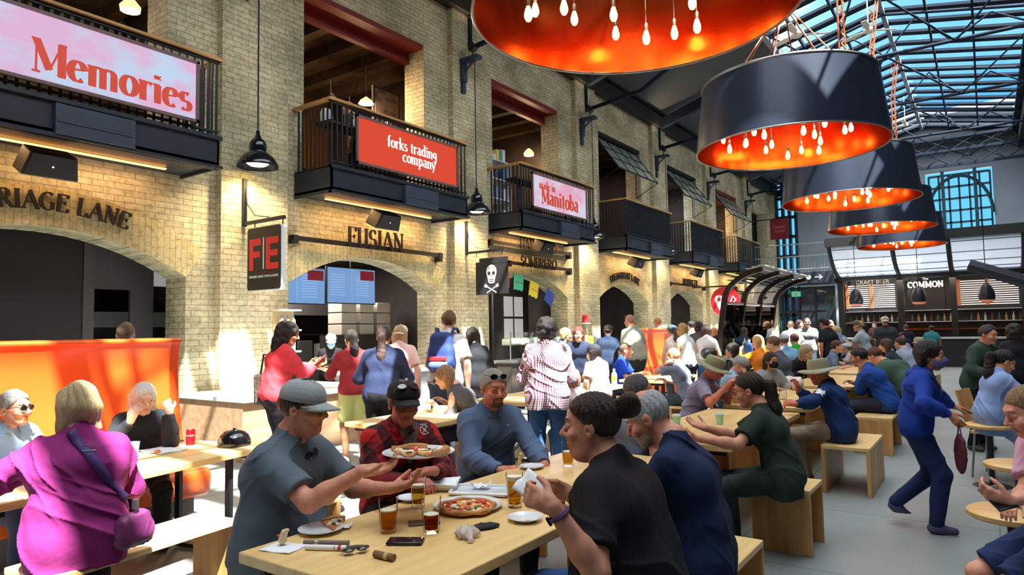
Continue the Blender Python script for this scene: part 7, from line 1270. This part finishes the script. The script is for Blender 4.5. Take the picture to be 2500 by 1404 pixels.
q = wp(782, 880, 7.5); t = slab('mobile_phone', 'phone in a red case held by the woman in coral', 0, 0, 0, .08, .16, .012, -.6, mat('phone_red', (190, 50, 50)), loc=q, tilt=(.7, 0))
# ================================================================ on the front table
TZ = .7505
wh = mat('porcelain', (228, 232, 240), rough=.15, coat=.4); glassy = glassm('beer_glass', (.98, .99, .99), .06); beers = {'amber': (214, 120, 22), 'gold': (236, 170, 40), 'red': (176, 62, 20), 'pale': (222, 150, 40)}
def beer(lab, px, py, h, r0, r1, lvl, kind, foam=.012):
    P = on(px, py, z=TZ); t = thing('beer_glass', lab, 'glass', tuple(P)); rr = lambda z: r0 + (r1 - r0) * (z / h) ** .9
    zs = [0.0, .02, h * .35, h * .7, h]; MB().lathe([(.001, .0)] + [(rr(z), z) for z in zs] + [(rr(h) - .0025, h)] + [(rr(z) - .003, z) for z in (h * .7, h * .35, .016)] + [(.001, .014)], seg=32).build('glass_body', glassy, t)
    c = beers[kind]; bm_ = mat('beer_' + kind, c, rough=.05, trans=.7); b_ = bm_.node_tree.nodes['Principled BSDF']; b_.inputs['IOR'].default_value = 1.03
    MB().lathe([(.001, .017), (rr(.017) - .004, .017), (rr(h * lvl * .5) - .0042, h * lvl * .5), (rr(h * lvl) - .004, h * lvl), (.001, h * lvl)], seg=32).build('beer', bm_, t)
    if foam: MB().lathe([(.001, h * lvl + .0005), (rr(h * lvl) - .004, h * lvl + .0005), (rr(h * lvl + foam) - .004, h * lvl + foam), (.001, h * lvl + foam)], seg=32).build('foam', mat('foam', (238, 228, 210), rough=.9, bump=.4, bscale=120), t)
beer('half full pint of amber beer nearest the man in the grey tee', 948, 1300, .150, .031, .043, .60, 'amber', .006); beer('tall glass of golden beer with a foam ring in front of the flannel shirt', 1021, 1237, .150, .029, .040, .62, 'gold', .012)
beer('glass of red ale between the phone and the pizza', 1053, 1300, .150, .031, .043, .50, 'red', .003); beer('nearly full tall glass of pale beer beside the napkin', 1257, 1238, .165, .031, .042, .78, 'pale', .018)
beer('half full beer glass in front of the woman with the bun', 1387, 1138, .150, .029, .040, .55, 'pale', .010); beer('almost empty glass at the far right of the front table', 1432, 1128, .12, .030, .040, .2, 'gold', 0)
def plate(lab, px, py, r, z=TZ, loc=None, tilt=None, name='plate'):
    P = on(px, py, z=z) if loc is None else loc; t = thing(name, lab, 'plate', tuple(P)); 
    if tilt: t.rotation_euler = tilt
    MB().lathe([(.001, .004), (r * .62, .004), (r * .72, .008), (r, .018), (r, .020), (r * .72, .0115), (r * .6, .0075), (.001, .0075)], seg=40).lathe([(r * .55, 0), (r * .6, .004)], seg=40).build('dish', wh, t); return t
crust = mat('pizza_crust', (206, 150, 92), rough=.8, col2=(168, 104, 56), vscale=14, bump=.6, bscale=25); sauce = mat('pizza_top', (226, 190, 120), rough=.6, col2=(206, 96, 50), vscale=30, bump=.5, bscale=40)
tomato = mat('tomato', (200, 48, 30), rough=.4); basil = mat('basil', (70, 104, 44), rough=.5); moz = mat('mozzarella', (240, 230, 200), rough=.5); olive = mat('mushroom_dark', (84, 66, 56), rough=.6)
def pizza(lab, loc, r, a0, a1, rz, tops, seed, tilt=None):
    t = thing('pizza', lab, 'pizza', tuple(loc), rz); rn = random.Random(seed); n = max(6, int(48 * (a1 - a0) / 6.283))
    if tilt: t.rotation_euler = (tilt[0], tilt[1], rz)
    full = a1 - a0 > 6.2; A_ = np.linspace(a0, a1, n + 1); m = MB(); rr = [r * (1 + .03 * sin(5 * a + seed) + .02 * sin(11 * a)) for a in A_]
    if full: m.tube([(rr[i] * .93 * cos(A_[i]), rr[i] * .93 * sin(A_[i]), .012) for i in range(n)], [r * .085 * (1 + .25 * sin(7 * a + seed)) for a in A_[:-1]], 8, 0, True)
    else: m.tube([(rr[i] * .93 * cos(A_[i]), rr[i] * .93 * sin(A_[i]), .012) for i in range(n + 1)], [r * .09 * (1 + .25 * sin(7 * a + seed)) for a in A_], 8)
    m.build('crust', crust, t); m = MB(); m.add([(0, 0, .013)] + [(rr[i] * .95 * cos(A_[i]), rr[i] * .95 * sin(A_[i]), .012) for i in range(n + 1)] + [(0, 0, .001)] + [(rr[i] * .95 * cos(A_[i]), rr[i] * .95 * sin(A_[i]), .001) for i in range(n + 1)], [(0, i + 1, i + 2) for i in range(n)] + [(n + 2, n + 4 + i, n + 3 + i) for i in range(n)] + ([] if full else [(0, n + 2, n + 3, 1), (0, n + 1, 2 * n + 3, n + 2)])); m.build('base', sauce, t)
    for kind, cnt in tops:
        for _ in range(cnt):
            a = a0 + .1 + (a1 - a0 - .2) * rn.random(); q = r * (.12 + .66 * sqrt(rn.random())); w = rn.random() * 3; m = MB(); m.M = Matrix.Translation((q * cos(a), q * sin(a), .014)) @ Matrix.Rotation(w, 4, 'Z') @ Matrix.Rotation(.2, 4, 'X')
            if kind == 'basil_leaf': m.prism([(-.022, 0), (-.01, .010), (.010, .010), (.024, 0), (.010, -.009), (-.01, -.010)], 0, .002, 'z'); mm_ = basil
            elif kind == 'tomato_piece': m.lathe([(.013, 0), (.012, .005), (.006, .008), (.001, .008)], (0, 0, 0), 8, sx=1.3); mm_ = tomato
            elif kind == 'cheese_piece': m.lathe([(.012, 0), (.010, .004), (.001, .006)], (0, 0, 0), 8, sx=1.4); mm_ = moz
            else: m.lathe([(.010, 0), (.010, .004), (.001, .005)], (0, 0, 0), 8, sx=1.5); mm_ = olive
            m.build(kind, mm_, t)
    return t
P = on(1140, 1237, z=TZ + .02); plate('large round pizza plate on the front table', 1143, 1240, .165); pizza('whole pizza with tomato, white cheese and basil on the front table', (P[0], P[1], TZ + .010), .135, 0, 2 * pi, 0, (('tomato_piece', 14), ('cheese_piece', 12), ('basil_leaf', 9)), 3)
HP = wp(1022, 1112, 3.06); plate('pizza plate held out by the man in the grey tee', 0, 0, .165, loc=HP); pizza('pizza slice with mushrooms on the held plate, left one', (HP[0] + .04, HP[1] - .10, HP[2] + .010), .20, 1.9, 2.8, 0, (('mushroom_piece', 7), ('cheese_piece', 8), ('tomato_piece', 3)), 5); pizza('pizza slice with mushrooms on the held plate, right one', (HP[0] - .06, HP[1] - .02, HP[2] + .010), .20, -.1, .85, 0, (('mushroom_piece', 7), ('cheese_piece', 8)), 6)
P = on(783, 1299, z=TZ); plate('white plate with one pizza slice near the table corner', 783, 1299, .095); pizza('single pizza slice on the small white plate', (P[0] + .06, P[1] + .02, TZ + .010), .15, 2.6, 3.35, -.5, (('mushroom_piece', 4), ('cheese_piece', 7)), 7)
pl = plate('empty white plate near the woman with the bun', 1283, 1271, .080); MB().box(.02, .045, -.03, -.024, .0118, .012).build('red_mark', mat('red_mark', (190, 60, 70)), pl)
plate('small white plate in front of the man in the hoodie', 1299, 1144, .075); plate('small white plate behind the golden beer', 1002, 1222, .070)
def napkin(name, lab, px, py, w, l, rz, z=TZ, lift=.006, seed=1, cat='napkin'):
    P = on(px, py, z=z); t = MB(); n = 9; t.add([((i / (n - 1) - .5) * w, (j / (n - 1) - .5) * l, .001 + lift * (.5 + .5 * sin(i * 1.3 + seed) * cos(j * 1.1 + seed)) * (.3 + abs(i - 4) / 4 * abs(j - 4) / 4)) for i in range(n) for j in range(n)], [(i * n + j, (i + 1) * n + j, (i + 1) * n + j + 1, i * n + j + 1) for i in range(n - 1) for j in range(n - 1)])
    o = t.build(name, mat('napkin_white', (232, 236, 244), rough=.9), ang=None); o.location = tuple(P); o.rotation_euler = (0, 0, rz); o.modifiers.new('thick', 'SOLIDIFY').thickness = .0012; return tag(o, lab, cat)
napkin('napkin', 'open white napkin with a bread crust at the table corner', 692, 1338, .15, .12, .25, seed=2); napkin('napkin', 'white napkin beside the plate with one slice', 832, 1285, .09, .07, .6, z=TZ + .008, seed=4)
P = on(690, 1332, z=TZ); c_ = thing('bread_crust', 'piece of filled bread crust standing on the napkin', 'bread', (P[0], P[1], TZ + .003)); V, Q = nets(lambda P: field([('u', rc((0, 0, .02), (.01, 0, .05), .018, .012), 0), ('u', rc((.01, 0, .05), (.025, .005, .06), .012, .008), .01)], P, folds(.002, 3, 5)), (-.04, -.04, -.01), (.06, .05, .08), .005); npmesh('crust', V, Q, [mat('bread_pale', (226, 206, 160), rough=.8)], c_); MB().lathe([(.001, -.002), (.009, 0), (.010, .006), (.001, .010)], (-.014, -.006, .032), 8).build('filling', tomato, c_)
def tube_item(lab, px0, py0, px1, py1, r, m, name, cat, bands=()):
    a = on(px0, py0, z=TZ + r); b = on(px1, py1, z=TZ + r); t = thing(name, lab, cat, tuple(a)); d = Vector(b) - Vector(a); MB().tube([(0, 0, 0), tuple(d)], r, 20).build('barrel', m, t)
    for f0, f1, mm_, k in bands: MB().tube([tuple(d * f0), tuple(d * f1)], r * k, 20).build('band', mm_, t)
    return t
tube_item('white cigar tube with a red print on the front table', 746, 1336, 846, 1338, .0105, mat('tube_white', (232, 234, 240), rough=.35), 'cigar_tube', 'cigar tube', ((.70, .735, mat('silver', (180, 180, 186), metal=.8, rough=.3), 1.04), (.80, .88, mat('red_mark'), 1.02)))
tube_item('grey wrapped cigar lying behind the white tube', 742, 1324, 852, 1326, .010, mat('cigar_grey', (120, 104, 104), rough=.6), 'cigar', 'cigar', ((.25, .33, mat('silver'), 1.04),))
tube_item('short thick brown cigar stub with a pale band', 915, 1352, 962, 1362, .0135, mat('cigar_brown', (128, 92, 58), rough=.7, var=.3, vscale=30), 'cigar', 'cigar', ((.55, .72, mat('band_pale', (190, 176, 120)), 1.04),))
P = on(868, 1352, z=TZ); t = thing('sunglasses', 'folded grey wraparound sunglasses lying on the front table', 'sunglasses', tuple(P), -.5); gm = mat('glasses_grey', (92, 86, 78), rough=.35)
for q in (-1, 1): m = MB(); m.M = Matrix.Translation((0, q * .026, .016)) @ Matrix.Rotation(.3 * q, 4, 'Z'); m.lathe([(.001, 0), (.020, .001), (.022, .006), (.018, .010), (.001, .014)], (0, 0, -.004), 14, sx=.9); m.M = m.M; m.build('lens', mat('lens_smoke', (60, 52, 50), rough=.1), t)
MB().tube([(0, -.05, .018), (-.02, -.055, .014), (-.05, -.02, .008), (-.06, .02, .006)], .004, 6).build('temple', gm, t); MB().tube([(0, .05, .018), (-.02, .055, .016), (-.05, .02, .014), (-.06, -.02, .012)], .004, 6).build('temple', gm, t); MB().tube([(0, -.048, .022), (.006, 0, .026), (0, .048, .022)], .004, 6).build('frame', gm, t)
t = slab('mobile_phone', 'black mobile phone in a thick case near the ale', 990, 1326, TZ, .075, .145, .014, -1.02, phb); MB().box(-.033, .033, -.066, .066, .014, .0145).build('screen', scrn, t); MB().box(-.02, .0, .03, .058, .0145, .0148).build('warm_reflection_bar', mat('led_amber', (220, 130, 90), rough=.3), t) if False else None
t = slab('mobile_phone', 'slim brown backed phone behind the ale glass', 1035, 1278, TZ, .07, .14, .009, -.75, mat('phone_brown', (92, 78, 60), rough=.3))
P = on(1182, 1290, z=TZ); t = thing('pouch', 'black drawstring pouch behind the crumpled clear bag', 'pouch', tuple(P), -.55); V, Q = nets(lambda P: field([('u', el((0, 0, .008), (.035, .075, .013)), 0)], P, folds(.002, 5, 4)), (-.05, -.09, -.01), (.05, .09, .03), .005); npmesh('pouch_body', V, Q, [mat('pouch_black', (22, 24, 30), rough=.8)], t); MB().tube([(0, -.07, .01), (.01, -.09, .006), (.03, -.10, .004), (.045, -.085, .004)], .002, 5).tube([(0, -.07, .01), (-.005, -.09, .006), (.015, -.12, .004), (.04, -.11, .004)], .002, 5).build('cord', mat('pouch_black'), t)
P = on(1140, 1312, z=TZ); t = thing('face_mask', 'crumpled pale clear mask with ear loops on the table', 'mask', tuple(P)); V, Q = nets(lambda P: field([('u', el((0, 0, .02), (.05, .045, .024)), 0), ('u', rc((.03, -.02, .03), (.06, -.05, .01), .015, .010), .015)], P, folds(.008, 11, 5)), (-.09, -.1, -.02), (.12, .1, .08), .005); npmesh('mask_body', V, Q, [mat('clear_plastic', (214, 200, 196), rough=.2, alpha=.75)], t)
MB().tube([(-.04, .01, .01), (-.09, .03, .003), (-.10, .07, .003), (-.05, .10, .003), (.0, .08, .01)], .0012, 5).build('ear_loop', mat('elastic_white', (230, 230, 235)), t); MB().tube([(.03, .02, .01), (.09, .04, .003), (.10, .0, .003), (.06, -.03, .01)], .0012, 5).build('ear_loop', mat('elastic_white'), t)
P = on(1083, 1195, z=TZ); t = thing('bowl', 'square white bowl with leftover crusts', 'bowl', tuple(P), .55); s4 = lambda r, z, k=0: [(r * a, r * b, z + (k if a * b > 0 else 0)) for a, b in ((1, 1), (-1, 1), (-1, -1), (1, -1))]
m = MB(); m.add(s4(.045, 0) + s4(.085, .038, .012) + s4(.080, .040, .012) + s4(.042, .006), [(3, 2, 1, 0)] + [(i, (i + 1) % 4, 4 + (i + 1) % 4, 4 + i) for i in range(4)] + [(4 + i, 4 + (i + 1) % 4, 8 + (i + 1) % 4, 8 + i) for i in range(4)] + [(8 + i, 8 + (i + 1) % 4, 12 + (i + 1) % 4, 12 + i) for i in range(4)] + [(12, 13, 14, 15)]); m.build('bowl_body', wh, t, bevel=.003)
for i in range(4): MB().lathe([(.001, 0), (.014, .004), (.012, .012), (.001, .016)], (-.02 + .016 * i, .012 * (-1) ** i, .006), 8, sx=1.6).build('leftover', mat('bread_pale'), t)
P = on(1180, 1203, z=TZ); t = thing('serving_tray', 'long white serving tray with napkin and cutlery', 'tray', tuple(P), .42); MB().prism(rrect(.16, .095, .03), .004, .012, 'z').build('tray_floor', wh, t, bevel=.002); m = MB(); m.tube([(x, y, .016) for x, y in rrect(.162, .097, .032)], .008, 8, 0, True); m.build('tray_rim', wh, t)
o = napkin('napkin', 'crumpled paper napkin lying in the white tray', 1175, 1190, .09, .07, .3, z=TZ + .02, lift=.03, seed=7)
P = on(1232, 1212, z=TZ + .02); o = MB().bar((0, 0, 0), (.10, .07, .002), .012, .003).tube([(.10, .07, .002), (.15, .105, .004)], .005, 6).build('table_knife', steel); o.location = tuple(P); o.location.z = TZ + .02; tag(o, 'steel knife lying on the rim of the white tray', 'knife')
P = on(1300, 1240, z=TZ); t = thing('crumpled_tissue', 'crumpled beige wrapper right of the pale beer', 'wrapper', tuple(P)); V, Q = nets(lambda P: field([('u', el((0, 0, .012), (.03, .018, .014)), 0)], P, folds(.006, 3, 6)), (-.05, -.04, -.01), (.05, .04, .04), .004); npmesh('wrapper', V, Q, [mat('wrapper', (206, 186, 160), rough=.7)], t)
# napkin being folded by the woman in black
a = [wp(*p) for p in ((1290, 1143, 2.40), (1345, 1190, 2.30), (1330, 1255, 2.26), (1252, 1190, 2.36))]; m = MB(); n = 8; vs = []
for i in range(n):
    for j in range(n): u, v = i / (n - 1), j / (n - 1); q = a[0] * (1 - u) * (1 - v) + a[1] * u * (1 - v) + a[2] * u * v + a[3] * (1 - u) * v; vs.append(tuple(q + V3(.004 * sin(9 * u + 5 * v), 0, .003 * sin(11 * v))))
m.add(vs, [(i * n + j, (i + 1) * n + j, (i + 1) * n + j + 1, i * n + j + 1) for i in range(n - 1) for j in range(n - 1)]); o = m.build('napkin', mat('napkin_white'), ang=None); o.modifiers.new('thick', 'SOLIDIFY').thickness = .002; tag(o, 'folded white napkin in the hands of the woman in black', 'napkin')
q = wp(1268, 1120, 4.05); t = thing('food_bite', 'yellow bite of food in the fingers of the man in the hoodie', 'food', tuple(q)); V, Q = nets(lambda P: field([('u', rc((0, 0, -.02), (.01, 0, .03), .012, .009), 0)], P, folds(.004, 3, 6)), (-.04, -.04, -.05), (.05, .04, .06), .005); npmesh('morsel', V, Q, [mat('fry_yellow', (226, 196, 110), rough=.7)], t)
# ================================================================ on the other tables
P = on(465, 1086, z=TZ); t = thing('soda_can', 'red cola can on the left table', 'can', tuple(P)); MB().lathe([(.024, 0), (.033, .008), (.033, .11), (.027, .12)], seg=24).build('can_body', mat('can_red', (206, 30, 40), rough=.25, metal=.3), t); MB().lathe([(.027, .12), (.026, .118), (.001, .118)], seg=24).lathe([(.001, 0), (.024, 0)], seg=24).build('lid', mat('silver'), t)
m = MB(); vs, fs = text_mb('Coca-Cola', .021, .0); m.add([(.0336 * sin(-x / .0336 * -1 + .55), -.0336 * cos(x / .0336 + .55), .075 + y) for x, y, z in vs], fs); m.build('script', white, t, smooth=False)
P = on(572, 1088, z=TZ); t = thing('helmet', 'glossy black round cover like a helmet at the end of the left table', 'helmet', tuple(P)); MB().lathe([(.118, 0), (.122, .012), (.118, .05), (.10, .085), (.065, .112), (.02, .122), (.001, .123)], seg=32).build('shell', mat('helmet_black', (18, 18, 22), rough=.12, coat=.6), t); MB().lathe([(.012, .12), (.014, .13), (.001, .135)], seg=10).build('button', black, t)
MB().prism([(-.014, .035), (.014, .035), (.018, .055), (.012, .075), (-.012, .075), (-.018, .055)], -.121, -.115, 'y').build('sticker', mat('sticker_grey', (150, 156, 166)), t)
napkin('food_paper', 'white paper with food scraps on the left table', 395, 1100, .30, .22, .1, lift=.01, seed=3, cat='paper'); napkin('food_paper', 'white papers at the left edge of the left table', 30, 1150, .25, .2, .4, lift=.01, seed=5, cat='paper')
P = on(385, 1104, z=TZ + .01); t = thing('food_scrap', 'orange scrap of food on the white paper', 'food', tuple(P)); MB().lathe([(.001, 0), (.02, .002), (.016, .014), (.001, .018)], seg=10, sx=1.5).build('scrap', mat('scrap_orange', (226, 120, 60)), t)
t = slab('mobile_phone', 'black phone lying beside the cola can', 425, 1078, TZ, .07, .14, .009, -1.2, phb)
P = on(328, 1104, z=TZ); t = thing('sauce_cup', 'pale paper cup behind the arm of the woman in magenta', 'cup', tuple(P)); MB().lathe([(.001, 0), (.028, 0), (.038, .075), (.035, .075), (.026, .004)], seg=20).build('cup_body', mat('cup_pale', (190, 206, 220)), t)
P = on(105, 1178, z=TZ); t = thing('food_plate', 'dark plate with food beside the woman in magenta', 'plate', tuple(P)); MB().lathe([(.001, .003), (.07, .004), (.09, .015), (.085, .018), (.001, .008)], seg=28).build('dish', mat('dish_dark', (90, 90, 96), rough=.3), t); V, Q = nets(lambda P: field([('u', el((0, 0, .018), (.05, .03, .012)), 0)], P, folds(.006, 3, 5)), (-.07, -.05, -.01), (.07, .05, .05), .006); npmesh('meal', V, Q, [mat('meal_brown', (170, 110, 70), rough=.7)], t)
mint = mat('cup_mint', (170, 220, 206), rough=.4)
def cup(lab, px, py):
    P = on(px, py, z=TZ); t = thing('coffee_cup', lab, 'cup', tuple(P)); MB().lathe([(.001, 0), (.027, 0), (.037, .085)], seg=24).build('cup_body', mint, t); MB().lathe([(.039, .083), (.039, .09), (.034, .094), (.033, .1), (.001, .1)], seg=24).build('lid', mat('lid_pale', (206, 232, 226), rough=.4), t)
cup('mint green takeaway cup, the left of two', 1652, 1040); cup('mint green takeaway cup in front of the dark green tee', 1757, 1036)
P = on(1912, 975, z=TZ); t = thing('glass_jar', 'clear glass jar with metal lid near the denim jacket', 'jar', tuple(P)); MB().lathe([(.001, 0), (.04, 0), (.042, .09), (.036, .11)], seg=20).build('jar_body', glassm('jar_glass', (.9, .92, .93), .08), t); MB().lathe([(.038, .11), (.038, .125), (.001, .125)], seg=20).build('lid', mat('lid_grey', (170, 160, 160), rough=.4), t)
P = on(1925, 946, z=TZ); t = thing('plastic_bag', 'bulging white plastic bag on the third table', 'bag', tuple(P)); V, Q = nets(lambda P: field([('u', rc((-.10, 0, .07), (.12, 0, .07), .085, .08), 0), ('u', rc((-.12, .02, .11), (-.2, .02, .13), .03, .012), .04), ('p', (0, 0, -1, 0), 0)], P, folds(.010, 6, 2)), (-.26, -.14, -.02), (.25, .14, .22), .010); npmesh('bag_body', V, Q, [mat('plastic_white', (222, 214, 216), rough=.35)], t)
P = on(1768, 985, z=TZ); t = thing('paper_bag', 'small tan paper bag on the third table by the lilac shirt', 'bag', (-2.25, 7.55, TZ)); MB().box(-.09, .09, -.06, .06, 0, .17).build('bag_body', mat('kraft', (196, 156, 96), rough=.8), t, bevel=.01)
P = on(1080, 1008, z=TZ); t = thing('folded_cap', 'folded tan cap lying on the left row table', 'cap', tuple(P), .3); MB().lathe([(.11, 0), (.108, .03), (.09, .06), (.05, .075), (.001, .07)], seg=20, sx=1.1, sy=.8).build('crown', mat('tan_cloth', (150, 136, 112), rough=.9, bump=.5), t); MB().prism([(-.1, -.04), (0, -.1), (.1, -.04), (.1, .0), (-.1, .0)], .0, .006, 'z').build('brim', mat('tan_cloth'), t)
P = on(1432, 935, z=TZ); bottle('blue sports bottle with yellow cap', P[0], P[1], TZ, .22, .035, (80, 140, 200), (230, 200, 60), (60, 110, 190)); P = on(1500, 940, z=TZ); bottle('squeeze bottle with a yellow label on the table', P[0], P[1], TZ, .24, .042, (236, 232, 220), (240, 240, 240), (220, 206, 60))
for i, (px, py) in enumerate(((1584, 915), (1596, 914))): P = on(px, py, z=TZ); t = thing('water_glass', ['left', 'right'][i] + ' of two clear glasses before the man in blue', 'glass', tuple(P)); MB().lathe([(.001, 0), (.032, 0), (.042, .14), (.039, .14), (.03, .01), (.001, .01)], seg=20).build('glass_body', glassm('jar_glass'), t)
napkin('food_paper', 'white paper beside the drink bottles', 1400, 950, .3, .25, .2, lift=.01, seed=8, cat='paper')
